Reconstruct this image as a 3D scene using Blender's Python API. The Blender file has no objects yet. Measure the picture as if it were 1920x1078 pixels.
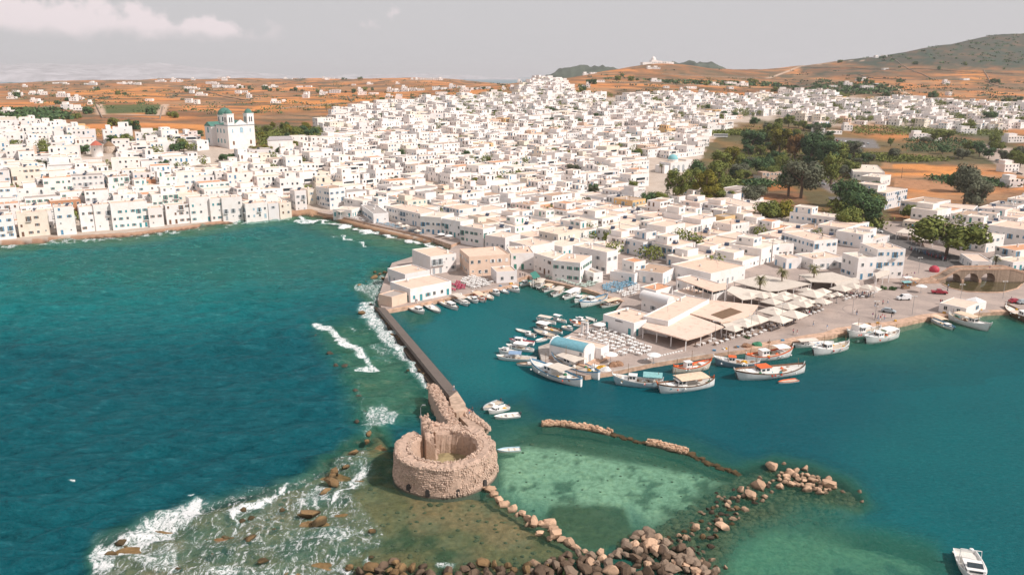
import bpy, bmesh, math, random
import numpy as np
from mathutils import Vector, Matrix, noise as mnoise
random.seed(7); np.random.seed(7)
SC = bpy.context.scene; COL = SC.collection
# ------------------------------------------------------------------ camera, sky, sun, exposure
FPX, CXP, CYP, CAMZ = 1480.0, 960.0, 539.0, 75.0
PITCH = math.atan((539 - 143) / FPX)
SP, CP = math.sin(PITCH), math.cos(PITCH)
cam_d = bpy.data.cameras.new('camera'); cam = bpy.data.objects.new('camera', cam_d); COL.objects.link(cam)
cam.location = (0, 0, CAMZ); cam.rotation_euler = (math.pi / 2 - PITCH, 0, 0)
cam_d.sensor_width = 36; cam_d.lens = 36 * FPX / 1920; cam_d.clip_start = 1; cam_d.clip_end = 60000
SC.camera = cam
SUN_AZ, SUN_EL = math.radians(-24), math.radians(42)          # measured from +X towards +Y
sd = bpy.data.lights.new('sun', 'SUN'); sun = bpy.data.objects.new('sun', sd); COL.objects.link(sun)
sd.energy = 4.5; sd.angle = math.radians(0.6); sd.color = (1.0, 0.93, 0.875)
sv = Vector((math.cos(SUN_AZ) * math.cos(SUN_EL), math.sin(SUN_AZ) * math.cos(SUN_EL), math.sin(SUN_EL)))
sun.rotation_euler = sv.to_track_quat('Z', 'Y').to_euler(); sun.location = (300, -100, 400)
world = bpy.data.worlds.new('World'); SC.world = world; world.use_nodes = True
wn = world.node_tree; wn.nodes.clear()
def wnode(t, **k):
    n = wn.nodes.new(t)
    for a, b in k.items(): setattr(n, a, b)
    return n
w_out = wnode('ShaderNodeOutputWorld'); w_bg = wnode('ShaderNodeBackground'); w_bg.inputs['Strength'].default_value = 0.10
sky = wnode('ShaderNodeTexSky', sky_type='NISHITA', sun_disc=False, sun_elevation=SUN_EL, sun_rotation=math.pi / 2 - SUN_AZ, air_density=1.3, dust_density=4.0, ozone_density=1.0)
# high thin overcast veil and small cumulus over a hazy blue
tc = wnode('ShaderNodeTexCoord'); sep = wnode('ShaderNodeSeparateXYZ'); wn.links.new(tc.outputs['Generated'], sep.inputs[0])
veil = wnode('ShaderNodeMix', data_type='RGBA'); veil.inputs['Factor'].default_value = 0.92
veil.inputs['B'].default_value = (6.05, 5.92, 6.1, 1)
wn.links.new(sky.outputs[0], veil.inputs['A'])
# cumulus bank: noise in azimuth / elevation space, only low above the horizon and to the left
az = wnode('ShaderNodeMath', operation='ARCTAN2'); wn.links.new(sep.outputs['X'], az.inputs[0]); wn.links.new(sep.outputs['Y'], az.inputs[1])
el = wnode('ShaderNodeMath', operation='ARCSINE'); wn.links.new(sep.outputs['Z'], el.inputs[0])
cmb = wnode('ShaderNodeCombineXYZ'); wn.links.new(az.outputs[0], cmb.inputs[0]); wn.links.new(el.outputs[0], cmb.inputs[1])
def wm(op, a, b=None, c=None):
    n = wnode('ShaderNodeMath', operation=op)
    for i, v in enumerate((a, b, c)):
        if v is None: continue
        if isinstance(v, (int, float)): n.inputs[i].default_value = v
        else: wn.links.new(v, n.inputs[i])
    return n.outputs[0]
def wsm(v, lo, hi):
    n = wnode('ShaderNodeMapRange', interpolation_type='SMOOTHSTEP'); wn.links.new(v, n.inputs[0])
    n.inputs[1].default_value = lo; n.inputs[2].default_value = hi; return n.outputs[0]
cn = wnode('ShaderNodeTexNoise'); wn.links.new(cmb.outputs[0], cn.inputs['Vector']); cn.inputs['Scale'].default_value = 30; cn.inputs['Detail'].default_value = 7; cn.inputs['Roughness'].default_value = .55
cn2 = wnode('ShaderNodeTexNoise'); wn.links.new(cmb.outputs[0], cn2.inputs['Vector']); cn2.inputs['Scale'].default_value = 5.2; cn2.inputs['Detail'].default_value = 3
A, E = az.outputs[0], el.outputs[0]
# top edge of the bank slopes down to the right; base is soft
bank_top = wm('ADD', wm('MULTIPLY', A, -0.13), 0.0185)
puff = wm('MULTIPLY', wm('SUBTRACT', cn.outputs[0], .5), .075)
edge = wm('SUBTRACT', wm('ADD', bank_top, puff), E)
m_top = wsm(edge, -0.002, 0.013)
m_bot = wsm(wm('ADD', E, wm('MULTIPLY', puff, .4)), 0.036, 0.054)
m_az = wsm(A, -0.25, -0.33)
bank = wm('MULTIPLY', wm('MULTIPLY', m_top, m_bot), m_az)
sm_a = wsm(wm('ADD', wm('MULTIPLY', cn2.outputs[0], .6), wm('MULTIPLY', cn.outputs[0], .4)), .60, .68)
band = wm('MULTIPLY', wsm(E, 0.045, .06), wsm(E, .30, .12))
small = wm('MULTIPLY', wm('MULTIPLY', sm_a, band), 0.7)
cl = wm('MAXIMUM', wm('MULTIPLY', bank, .95), small)
cloudmix = wnode('ShaderNodeMix', data_type='RGBA'); wn.links.new(cl, cloudmix.inputs['Factor']); wn.links.new(veil.outputs['Result'], cloudmix.inputs['A'])
cloudmix.inputs['B'].default_value = (8.6, 7.6, 7.75, 1)
wn.links.new(cloudmix.outputs['Result'], w_bg.inputs['Color']); wn.links.new(w_bg.outputs[0], w_out.inputs[0])
SC.view_settings.view_transform = 'Standard'; SC.view_settings.look = 'None'; SC.view_settings.gamma = 1
SC.view_settings.exposure = 0.08; SC.view_settings.use_curve_mapping = False
SC.cycles.max_bounces = 6; SC.cycles.transparent_max_bounces = 12; SC.cycles.volume_bounces = 0; SC.cycles.caustics_reflective = False
SC.cycles.caustics_refractive = False

# ------------------------------------------------------------------ surveying: where a point of the place lies
def P(px, py, z=0.0):
    sx = (px - CXP) / FPX; sy = (CYP - py) / FPX
    dz = -SP + sy * CP; t = (z - CAMZ) / dz
    return Vector((sx * t, (CP + sy * SP) * t, z))
def proj(x, y, z):
    zc = y * CP - (z - CAMZ) * SP; yc = y * SP + (z - CAMZ) * CP
    return CXP + FPX * x / zc, CYP - FPX * yc / zc
def projn(X, Y, Z):
    zc = Y * CP - (Z - CAMZ) * SP; zc = np.where(np.abs(zc) < 1e-3, 1e-3, zc); yc = Y * SP + (Z - CAMZ) * CP
    return CXP + FPX * X / zc, CYP - FPX * yc / zc
def pip(px, py, poly):
    """signed distance (>0 inside) of points to a polygon, numpy"""
    px = np.asarray(px, float); py = np.asarray(py, float)
    ins = np.zeros(px.shape, bool); dm = np.full(px.shape, 1e18); n = len(poly)
    for i in range(n):
        x1, y1 = poly[i]; x2, y2 = poly[(i + 1) % n]
        c = ((y1 > py) != (y2 > py))
        with np.errstate(divide='ignore', invalid='ignore'):
            xi = (x2 - x1) * (py - y1) / ((y2 - y1) if y2 != y1 else 1e-9) + x1
        ins ^= (c & (px < xi))
        dx, dy = x2 - x1, y2 - y1; L = dx * dx + dy * dy + 1e-12
        t = np.clip(((px - x1) * dx + (py - y1) * dy) / L, 0, 1)
        dm = np.minimum(dm, (px - x1 - t * dx) ** 2 + (py - y1 - t * dy) ** 2)
    d = np.sqrt(dm); return np.where(ins, d, -d)
def lined(px, py, pts):
    dm = np.full(np.shape(px), 1e18)
    for (x1, y1), (x2, y2) in zip(pts[:-1], pts[1:]):
        dx, dy = x2 - x1, y2 - y1; L = dx * dx + dy * dy + 1e-12
        t = np.clip(((px - x1) * dx + (py - y1) * dy) / L, 0, 1)
        dm = np.minimum(dm, (px - x1 - t * dx) ** 2 + (py - y1 - t * dy) ** 2)
    return np.sqrt(dm)
def sstep(v, a, b):
    t = np.clip((v - a) / (b - a), 0, 1); return t * t * (3 - 2 * t)
class VNoise:
    """value noise on numpy arrays"""
    def __init__(s, seed): s.t = np.random.RandomState(seed).rand(256, 256)
    def __call__(s, x, y):
        xi = np.floor(x).astype(int); yi = np.floor(y).astype(int); fx = x - xi; fy = y - yi
        fx = fx * fx * (3 - 2 * fx); fy = fy * fy * (3 - 2 * fy); g = lambda a, b: s.t[a & 255, b & 255]
        return (g(xi, yi) * (1 - fx) + g(xi + 1, yi) * fx) * (1 - fy) + (g(xi, yi + 1) * (1 - fx) + g(xi + 1, yi + 1) * fx) * fy
    def fbm(s, x, y, o=4):
        v = 0; a = .5
        for i in range(o): v = v + a * (s(x * 2 ** i + 17 * i, y * 2 ** i + 31 * i) - .5); a *= .5
        return v
VN = VNoise(3)

# ------------------------------------------------------------------ materials
MATS = {}
class NT:
    def __init__(s, name):
        s.m = bpy.data.materials.new(name); s.m.use_nodes = True; s.t = s.m.node_tree; s.t.nodes.clear()
        s.out = s.n('ShaderNodeOutputMaterial')
    def n(s, t, **k):
        x = s.t.nodes.new(t)
        for a, b in k.items(): setattr(x, a, b)
        return x
    def l(s, a, b): s.t.links.new(a, b)
    def setin(s, n, i, v):
        if v is None: return
        if isinstance(v, bpy.types.NodeSocket): s.l(v, n.inputs[i])
        elif isinstance(v, (tuple, list)) and len(v) == 3 and n.inputs[i].type == 'RGBA': n.inputs[i].default_value = (*v, 1)
        else: n.inputs[i].default_value = v
    def math(s, op, a, b=None, c=None):
        x = s.n('ShaderNodeMath', operation=op)
        for i, v in enumerate((a, b, c)): s.setin(x, i, v)
        return x.outputs[0]
    def rng(s, v, lo, hi, a=0., b=1.):
        x = s.n('ShaderNodeMapRange', interpolation_type='SMOOTHSTEP'); s.setin(x, 0, v); s.setin(x, 1, lo); s.setin(x, 2, hi); s.setin(x, 3, a); s.setin(x, 4, b); return x.outputs[0]
    def mix(s, f, a, b, bt='MIX'):
        x = s.n('ShaderNodeMix', data_type='RGBA', blend_type=bt); s.setin(x, 'Factor', f)
        x.clamp_factor = True
        for k, v in (('A', a), ('B', b)):
            so = [i for i in x.inputs if i.name == k and i.type == 'RGBA'][0]
            if isinstance(v, bpy.types.NodeSocket): s.l(v, so)
            else: so.default_value = (*v[:3], 1)
        return [o for o in x.outputs if o.type == 'RGBA'][0]
    def noise(s, scale, detail=4, rough=.55, vec=None, dist=0):
        x = s.n('ShaderNodeTexNoise'); x.inputs['Scale'].default_value = scale; x.inputs['Detail'].default_value = detail; x.inputs['Roughness'].default_value = rough
        x.inputs['Distortion'].default_value = dist
        if vec is not None: s.l(vec, x.inputs['Vector'])
        return x.outputs['Fac']
    def voro(s, scale, vec=None, feature='F1', out='Distance'):
        x = s.n('ShaderNodeTexVoronoi', feature=feature); x.inputs['Scale'].default_value = scale
        if vec is not None: s.l(vec, x.inputs['Vector'])
        return x.outputs[out]
    def obj(s): return s.n('ShaderNodeTexCoord').outputs['Object']
    def pos(s): return s.n('ShaderNodeNewGeometry').outputs['Position']
    def attr(s, nm, o='Color'): 
        x = s.n('ShaderNodeAttribute'); x.attribute_name = nm; return x.outputs[o]
    def mapping(s, vec, scale=(1, 1, 1), rot=(0, 0, 0)):
        x = s.n('ShaderNodeMapping'); s.l(vec, x.inputs[0]); x.inputs['Scale'].default_value = scale; x.inputs['Rotation'].default_value = rot; return x.outputs[0]
    def bump(s, h, strength=.5, dist=.1):
        x = s.n('ShaderNodeBump'); x.inputs['Strength'].default_value = strength; x.inputs['Distance'].default_value = dist; s.l(h, x.inputs['Height']); return x.outputs[0]
    def pbr(s, col, rough=.8, normal=None, metal=0, spec=.3, **k):
        x = s.n('ShaderNodeBsdfPrincipled'); s.setin(x, 'Base Color', col); s.setin(x, 'Roughness', rough); s.setin(x, 'Metallic', metal); s.setin(x, 'Specular IOR Level', spec)
        if normal is not None: s.l(normal, x.inputs['Normal'])
        for a, b in k.items(): s.setin(x, a, b)
        return x.outputs[0]
    def done(s, sh):
        s.l(sh, s.out.inputs[0]); MATS[s.m.name] = s.m; return s.m
def simple(name, col, rough=.7, var=.12, scale=1.5, metal=0, spec=.3, rnd=.0, bump=0):
    m = NT(name); pos = m.pos(); nz = m.noise(scale, 4, .6, pos)
    c = m.mix(m.rng(nz, .3, .7), tuple(x * (1 - var) for x in col), tuple(min(1, x * (1 + var)) for x in col))
    if rnd:
        oi = m.n('ShaderNodeObjectInfo'); c = m.mix(m.math('MULTIPLY', oi.outputs['Random'], rnd), c, tuple(x * .45 for x in col))
    nrm = m.bump(nz, .4, bump) if bump else None
    return m.done(m.pbr(c, rough, nrm, metal, spec))

def plaster(name, base, stain=.75, warm=(.80, .66, .52)):
    """limewash: faint mottling, rain streaks below the parapet, per-house tint"""
    m = NT(name); pos = m.pos(); oi = m.n('ShaderNodeObjectInfo').outputs['Random']; isl = m.n('ShaderNodeNewGeometry').outputs['Random Per Island']
    r = m.math('FRACT', m.math('ADD', m.math('MULTIPLY', oi, 7.3), isl))
    c = m.mix(m.rng(r, .15, .95, 0, .5), base, tuple(b * w for b, w in zip(base, (.98, .93, .88))))
    c = m.mix(m.rng(m.math('FRACT', m.math('MULTIPLY', r, 5.7)), .66, 1, 0, .6), c, tuple(b * w for b, w in zip(base, (.78, .77, .79))))
    big = m.noise(.35, 3, .6, pos); c = m.mix(m.rng(big, .42, .72, 0, .5), c, tuple(b * w for b, w in zip(base, (.86, .80, .74))))
    st = m.noise(1.3, 5, .7, m.mapping(pos, (1.6, 1.6, .22))); c = m.mix(m.rng(st, .56, .78, 0, stain), c, tuple(b * w for b, w in zip(base, (.70, .66, .63))))
    fine = m.noise(7, 3, .6, pos)
    return m.done(m.pbr(c, .85, m.bump(fine, .25, .03), 0, .2))
W_WHITE = plaster('limewash', (.80, .775, .76))
W_CREAM = plaster('cream_render', (.74, .68, .59))
W_PINK = plaster('rose_render', (.70, .53, .42))
W_OCHRE = plaster('ochre_render', (.66, .46, .24))
W_BRICK = plaster('bare_brick', (.46, .24, .14))
def roofmat(name, base, patch):
    m = NT(name); pos = m.pos(); oi = m.n('ShaderNodeObjectInfo').outputs['Random']; isl = m.n('ShaderNodeNewGeometry').outputs['Random Per Island']
    r = m.math('FRACT', m.math('ADD', m.math('MULTIPLY', oi, 3.7), m.math('MULTIPLY', isl, 5.1)))
    c = m.mix(r, base, tuple(b * w for b, w in zip(base, (1.02, .93, .86))))
    n1 = m.noise(.55, 5, .65, pos, .6); c = m.mix(m.rng(n1, .50, .66, 0, .65), c, patch)
    n2 = m.noise(2.4, 4, .7, pos); c = m.mix(m.rng(n2, .55, .8, 0, .5), c, tuple(p * .6 for p in patch))
    return m.done(m.pbr(c, .9, m.bump(n2, .3, .05), 0, .15))
R_PINK = roofmat('roof_screed', (.70, .545, .45), (.54, .39, .31))
R_WHITE = roofmat('roof_limewash', (.72, .62, .53), (.55, .43, .34))
R_TERRA = roofmat('roof_terracotta', (.60, .33, .20), (.50, .27, .17))
R_GREY = roofmat('roof_cement', (.40, .36, .335), (.30, .26, .24))
R_BROWN = roofmat('roof_earth', (.46, .34, .26), (.36, .25, .18))
GLASS = simple('dark_glass', (.03, .045, .055), .25, .2, 3, 0, .5)
WOODW = simple('painted_frame_white', (.72, .72, .70), .6)
SH = {'blue': simple('blue_paint', (.09, .24, .38), .6, .2), 'teal': simple('teal_paint', (.05, .26, .29), .6, .2), 'green': simple('green_paint', (.05, .22, .17), .6, .2),
      'brown': simple('brown_wood', (.16, .085, .05), .7, .25), 'grey': simple('grey_paint', (.33, .36, .38), .6), 'white': simple('white_paint', (.74, .73, .71), .6, .06),
      'pale blue': simple('pale_blue_paint', (.32, .47, .55), .6), 'red': simple('red_paint', (.36, .05, .07), .6)}
IRON = simple('dark_iron', (.05, .05, .055), .6); WOOD = simple('weathered_wood', (.24, .15, .09), .8, .3, 4)
POLE = simple('tarred_pole', (.10, .075, .06), .85, .3, 3)
METAL = simple('galvanised', (.42, .43, .44), .4, .1, 3, .6)
PANEL = simple('solar_glass', (.03, .045, .08), .2, .2, 2, 0, .6)
CONC = simple('concrete', (.40, .35, .31), .9, .2, .8)
SHADECLOTH = simple('cream_canvas', (.66, .58, .50), .85, .08, .8, rnd=.25)
WHITECLOTH = simple('white_canvas', (.76, .74, .72), .85, .06, .8)

# ------------------------------------------------------------------ mesh helpers
class MB:
    def __init__(s): s.v = []; s.f = []; s.m = []
    def add(s, vs, fs, mi=0):
        o = len(s.v); s.v.extend(vs)
        for f in fs: s.f.append(tuple(o + i for i in f)); s.m.append(mi)
        return s
    def box(s, x0, x1, y0, y1, z0, z1, mi=0, bottom=True, top=True):
        vs = [(x0, y0, z0), (x1, y0, z0), (x1, y1, z0), (x0, y1, z0), (x0, y0, z1), (x1, y0, z1), (x1, y1, z1), (x0, y1, z1)]
        fs = [(0, 1, 5, 4), (1, 2, 6, 5), (2, 3, 7, 6), (3, 0, 4, 7)]
        if top: fs.append((4, 5, 6, 7))
        if bottom: fs.append((3, 2, 1, 0))
        return s.add(vs, fs, mi)
    def prism(s, poly, z0, z1, mi=0, mit=None, inset=0):
        n = len(poly); a = sum(poly[i][0] * poly[(i + 1) % n][1] - poly[(i + 1) % n][0] * poly[i][1] for i in range(n))
        if a < 0: poly = poly[::-1]
        s.add([(p[0], p[1], z0) for p in poly] + [(p[0], p[1], z1) for p in poly], [(i, (i + 1) % n, n + (i + 1) % n, n + i) for i in range(n)], mi)
        s.add([(p[0], p[1], z1) for p in poly], [tuple(range(n))], mi if mit is None else mit)
        s.add([(p[0], p[1], z0) for p in poly], [tuple(range(n))[::-1]], mi); return s
    def lathe(s, prof, n=12, c=(0, 0, 0), mi=0, a0=0, a1=2 * math.pi, ex=1., ey=1.):
        full = abs(a1 - a0 - 2 * math.pi) < 1e-6; k = n if full else n + 1
        vs = [(c[0] + r * ex * math.cos(a0 + (a1 - a0) * j / n), c[1] + r * ey * math.sin(a0 + (a1 - a0) * j / n), c[2] + z) for r, z in prof for j in range(k)]
        fs = [(i * k + j, i * k + (j + 1) % k, (i + 1) * k + (j + 1) % k, (i + 1) * k + j) for i in range(len(prof) - 1) for j in range(n if full else k - 1)]
        return s.add(vs, fs, mi)
    def cyl(s, c, r, z0, z1, n=10, mi=0, r2=None):
        r2 = r if r2 is None else r2; s.lathe([(r, z0), (r2, z1)], n, (c[0], c[1], 0), mi)
        return s.add([(c[0] + r2 * math.cos(2 * math.pi * j / n), c[1] + r2 * math.sin(2 * math.pi * j / n), z1) for j in range(n)], [tuple(range(n))], mi)
    def tube(s, pts, r, n=6, mi=0, r2=None, cap=True):
        pts = [Vector(p) for p in pts]; k = len(pts); vs = []
        for i, p in enumerate(pts):
            d = (pts[min(i + 1, k - 1)] - pts[max(i - 1, 0)]); d = d.normalized() if d.length > 1e-6 else Vector((0, 0, 1))
            a = d.cross(Vector((0, 0, 1))) if abs(d.z) < .95 else d.cross(Vector((1, 0, 0))); a.normalize(); b = d.cross(a)
            rr = r if r2 is None else r + (r2 - r) * i / max(1, k - 1)
            for j in range(n): q = p + a * rr * math.cos(2 * math.pi * j / n) + b * rr * math.sin(2 * math.pi * j / n); vs.append(tuple(q))
        fs = [(i * n + j, i * n + (j + 1) % n, (i + 1) * n + (j + 1) % n, (i + 1) * n + j) for i in range(k - 1) for j in range(n)]
        if cap: fs += [tuple(range(n)), tuple(range((k - 1) * n, k * n))]
        return s.add(vs, fs, mi)
    def xf(s, M, start=0):
        for i in range(start, len(s.v)): s.v[i] = tuple(M @ Vector(s.v[i]))
        return s
    def mesh(s, name, mats, smooth=False):
        me = bpy.data.meshes.new(name); me.from_pydata(s.v, [], s.f)
        for m in (mats if isinstance(mats, (list, tuple)) else [mats]): me.materials.append(m)
        if len(me.materials) > 1: me.polygons.foreach_set('material_index', s.m)
        if smooth: me.polygons.foreach_set('use_smooth', [True] * len(me.polygons))
        me.update(); return me
    def build(s, name, mats, parent=None, smooth=False, loc=None):
        return link(name, s.mesh(name, mats, smooth), parent, loc)
def link(name, me, parent=None, loc=None, rz=None, sc=None):
    o = bpy.data.objects.new(name, me); COL.objects.link(o)
    if parent is not None: o.parent = parent
    if loc is not None: o.location = loc
    if rz is not None: o.rotation_euler = (0, 0, rz)
    if sc is not None: o.scale = sc
    return o
def tag(o, label, cat, group=None):
    o['label'] = label; o['category'] = cat
    if group: o['group'] = group
    return o
def thing(name, label, cat, loc=(0, 0, 0), rz=0., group=None, sc=None):
    o = link(name, None, None, loc, rz, sc); o.empty_display_size = .1; return tag(o, label, cat, group)
KIDS = {}
def copytree(o, parent=None):
    c = o.copy(); COL.objects.link(c)
    if parent is not None: c.parent = parent
    for k in list(o.children): copytree(k, c)
    return c
def structure(o): o['kind'] = 'structure'; return o
def stuff(o, label=None): 
    o['kind'] = 'stuff'
    return o
def grid_mesh(name, X, Y, Z, mats, attrs=None, smooth=True, keep=None):
    """X,Y,Z arrays (rows, cols) -> mesh, attrs: name -> (rows, cols, 3|1)"""
    r, c = X.shape; me = bpy.data.meshes.new(name)
    co = np.stack([X, Y, Z], -1).reshape(-1, 3).astype(np.float32)
    i = np.arange(r * c).reshape(r, c); q = np.stack([i[:-1, :-1], i[:-1, 1:], i[1:, 1:], i[1:, :-1]], -1).reshape(-1, 4)
    if keep is not None:
        kk = keep.reshape(-1); km = kk[q].any(1); q = q[km]
    me.vertices.add(len(co)); me.vertices.foreach_set('co', co.ravel())
    me.loops.add(q.size); me.loops.foreach_set('vertex_index', q.ravel().astype(np.int32))
    me.polygons.add(len(q)); me.polygons.foreach_set('loop_start', (np.arange(len(q)) * 4).astype(np.int32))
    me.polygons.foreach_set('use_smooth', np.full(len(q), smooth))
    for m in mats: me.materials.append(m)
    for k, a in (attrs or {}).items():
        if a.ndim == 3:
            at = me.color_attributes.new(k, 'FLOAT_COLOR', 'POINT'); d = np.ones((r * c, 4), np.float32); d[:, :3] = a.reshape(-1, 3); at.data.foreach_set('color', d.ravel())
        else:
            at = me.attributes.new(k, 'FLOAT', 'POINT'); at.data.foreach_set('value', a.reshape(-1).astype(np.float32))
    me.update(); me.validate(); return me
# ------------------------------------------------------------------ terrain: depth profile of the land along 12 bearings
def zat(py, Y):
    dy = CP + (CYP - py) / FPX * SP; dz = -SP + (CYP - py) / FPX * CP
    return CAMZ + Y * dz / dy
PROF = {
 -500: [(1.2,455),(10,480),(22,540),(31,640),(35,760),(39,1000),(44,1350),(50,1900),(54,2600),(0,3300)],
 0: [(1.2,395),(3.0,405),('350',440),('300',520),('250',640),('225',760),('200',1000),('180',1350),('165',1900),('158',2500),(0,3200)],
 200: [(1.2,412),(3,420),('350',455),('300',530),('262',620),('225',780),('200',1000),('180',1350),('160',2000),('150',2700),(20,3600)],
 430: [(1.2,425),(4,435),('350',468),('300',520),('275',560),('250',660),('225',820),('200',1050),('180',1400),('160',2050),('147',2900),(20,3700)],
 620: [(1.2,435),('350',490),('300',580),('275',650),('250',730),('225',860),('200',1080),('180',1400),('160',2050),('147',2900),(30,3700)],
 820: [(0.9,440),('350',515),('300',625),('250',760),('225',860),('200',1010),('180',1250),('160',1800),('146',2700),(30,3500)],
 1010: [(0.9,460),('350',520),('300',640),('250',771),('225',870),('200',990),('180',1130),('160',1290),('149',1420),(40,2100),(30,3500)],
 1120: [(0.9,470),('350',522),('300',645),('250',785),('225',885),('200',1000),('180',1140),('160',1330),('140',1560),('131',1720),(50,2400),(30,3500)],
 1220: [(0.9,470),('350',530),('300',660),('250',800),('225',900),('200',1020),('182',1150),('150',1500),('130',1700),('115',1850),(60,2500),(30,3500)],
 1400: [(0.9,475),('350',540),('300',690),('250',850),('225',960),('200',1100),('180',1250),('165',1500),('140',1900),('128',2200),(70,3000),(30,3500)],
 1500: [(0.9,480),('350',540),('300',695),('250',865),('225',970),('200',1090),('180',1220),('155',1600),('135',1950),('119',2250),(90,3000),(30,3700)],
 1600: [(0.9,480),('350',540),('300',700),('260',860),('225',985),('200',1090),('180',1220),('150',1620),('125',2050),('105',2300),(110,3000),(30,3900)],
 1700: [(0.9,480),('350',540),('300',700),('260',860),('225',990),('200',1110),('180',1270),('140',1750),('105',2200),('86',2500),(140,3200),(30,4200)],
 1800: [(0.9,480),('350',540),('300',700),('260',860),('230',975),('200',1130),('180',1320),('140',1780),('100',2300),('64',2700),(160,3400),(30,4500)],
 1870: [(0.9,480),('350',540),('300',700),('260',860),('230',975),('200',1140),('180',1340),('140',1790),('100',2320),('56',2750),(170,3400),(30,4500)],
 1960: [(0.9,480),('350',540),('300',700),('260',860),('230',975),('200',1150),('180',1350),('140',1800),('100',2350),('58',2750),(160,3400),(30,4500)],
 2500: [(0.9,480),('350',560),('300',730),('260',900),('230',1010),('200',1180),('180',1400),('150',1850),('110',2400),('90',2800),(130,3400),(30,4500)],
}
LY = np.exp(np.linspace(math.log(300), math.log(5200), 300)); PXS = np.arange(-520, 2520, 20.)
_cols = sorted(PROF); _tab = []
for c in _cols:
    ys, zs = [], []
    for a, Y in PROF[c]:
        ys.append(Y); zs.append(zat(float(a), Y) if isinstance(a, str) else a)
    z = np.interp(LY, ys, zs)
    for _ in range(2): z = np.convolve(np.pad(z, 2, 'edge'), np.ones(5) / 5, 'valid')
    _tab.append(z)
_tab = np.array(_tab); TT = np.array([np.interp(PXS, _cols, _tab[:, j]) for j in range(len(LY))]).T
for _ in range(2): TT = (np.roll(TT, 1, 0) + TT + np.roll(TT, -1, 0)) / 3; TT[0] = TT[1]; TT[-1] = TT[-2]
def bear(X, Y):        # bearing as an image column of a far point
    return CXP + FPX * X / np.maximum(Y, 1) / 1.02
def profile(X, Y):
    i = np.clip((bear(X, Y) - PXS[0]) / 20., 0, len(PXS) - 1.001); j = np.interp(Y, LY, np.arange(len(LY))); j = np.clip(j, 0, len(LY) - 1.001)
    a = i.astype(int); b = j.astype(int); fa = i - a; fb = j - b
    return (TT[a, b] * (1 - fa) + TT[a + 1, b] * fa) * (1 - fb) + (TT[a, b + 1] * (1 - fa) + TT[a + 1, b + 1] * fa) * fb
def wpoly(pts, z=1.0): return [tuple(P(a, b, z)[:2]) for a, b in pts]
COAST = [(-900, 520), (-300, 486), (0, 456.5), (30, 455), (60, 453), (100, 449), (150, 445.5), (200, 442.5), (250, 440), (300, 433.5), (350, 427.5), (400, 420), (440, 414.5), (470, 410), (520, 406), (548, 403), (570, 402), (590, 405), (610, 409), (640, 419), (680, 430), (720, 440.5), (760, 449), (800, 456), (830, 462), (850, 468),
         (900, 490), (1000, 505), (1020, 512), (1130, 538), (1190, 556), (1255, 590), (1400, 612), (1560, 612), (1700, 585), (1900, 572), (2500, 590), (3600, 640)]
_cw = wpoly(COAST); LANDW = _cw + [(6000, 400), (6000, 6000), (-6000, 6000), (-6000, _cw[0][1])]
def terrain_z(X, Y, fine=True):
    X = np.asarray(X, float); Y = np.asarray(Y, float)
    z = profile(X, Y)
    if fine:
        amp = np.clip((Y - 900) / 1500, 0, 1); z = z + VN.fbm(X / 130, Y / 130, 4) * 14 * amp
    s = pip(X, Y, LANDW); beach = sstep(bear(X, Y), 560, 620) * (1 - sstep(bear(X, Y), 830, 850))
    k = np.where(beach > .5, 7.0, 3.2)
    rough = VN.fbm(X / 1.7, Y / 1.7, 3) * .8 * np.exp(-np.abs(s) / 3) * (1 - beach)
    edge = sstep(s, -1.2, k); edge = np.where(beach > .5, np.clip((s + 1.5) / 8.5, 0, 1), edge)
    return -2.0 + (z + 2.0) * edge + rough
def TZ(x, y): return float(terrain_z(np.array([x]), np.array([y]))[0])
def G(px, py, it=14):
    """ground point seen at an image position, on the land"""
    Y = 380.; lo, hi = 90., 4000.
    ys = np.concatenate([np.linspace(100, 500, 160), np.exp(np.linspace(math.log(502), math.log(4000), 260))])
    dy = CP + (CYP - py) / FPX * SP; sx = (px - CXP) / FPX; X = sx * ys / dy
    z = np.maximum(terrain_z(X, ys), 0); pz = CAMZ + ys * (-SP + (CYP - py) / FPX * CP) / dy
    k = np.argmax(pz < z) if (pz < z).any() else len(ys) - 1
    if k > 0:
        a0, a1 = pz[k - 1] - z[k - 1], pz[k] - z[k]; t = a0 / (a0 - a1) if a0 != a1 else 0; t = min(1, max(0, t)); y = ys[k - 1] + (ys[k] - ys[k - 1]) * t
    else: y = ys[0]
    return Vector((sx * y / dy, y, float(np.maximum(terrain_z(np.array([sx * y / dy]), np.array([y])), 0)[0])))
def wgt(px, py, poly, soft): return sstep(pip(px, py, poly), -soft, soft)
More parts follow.
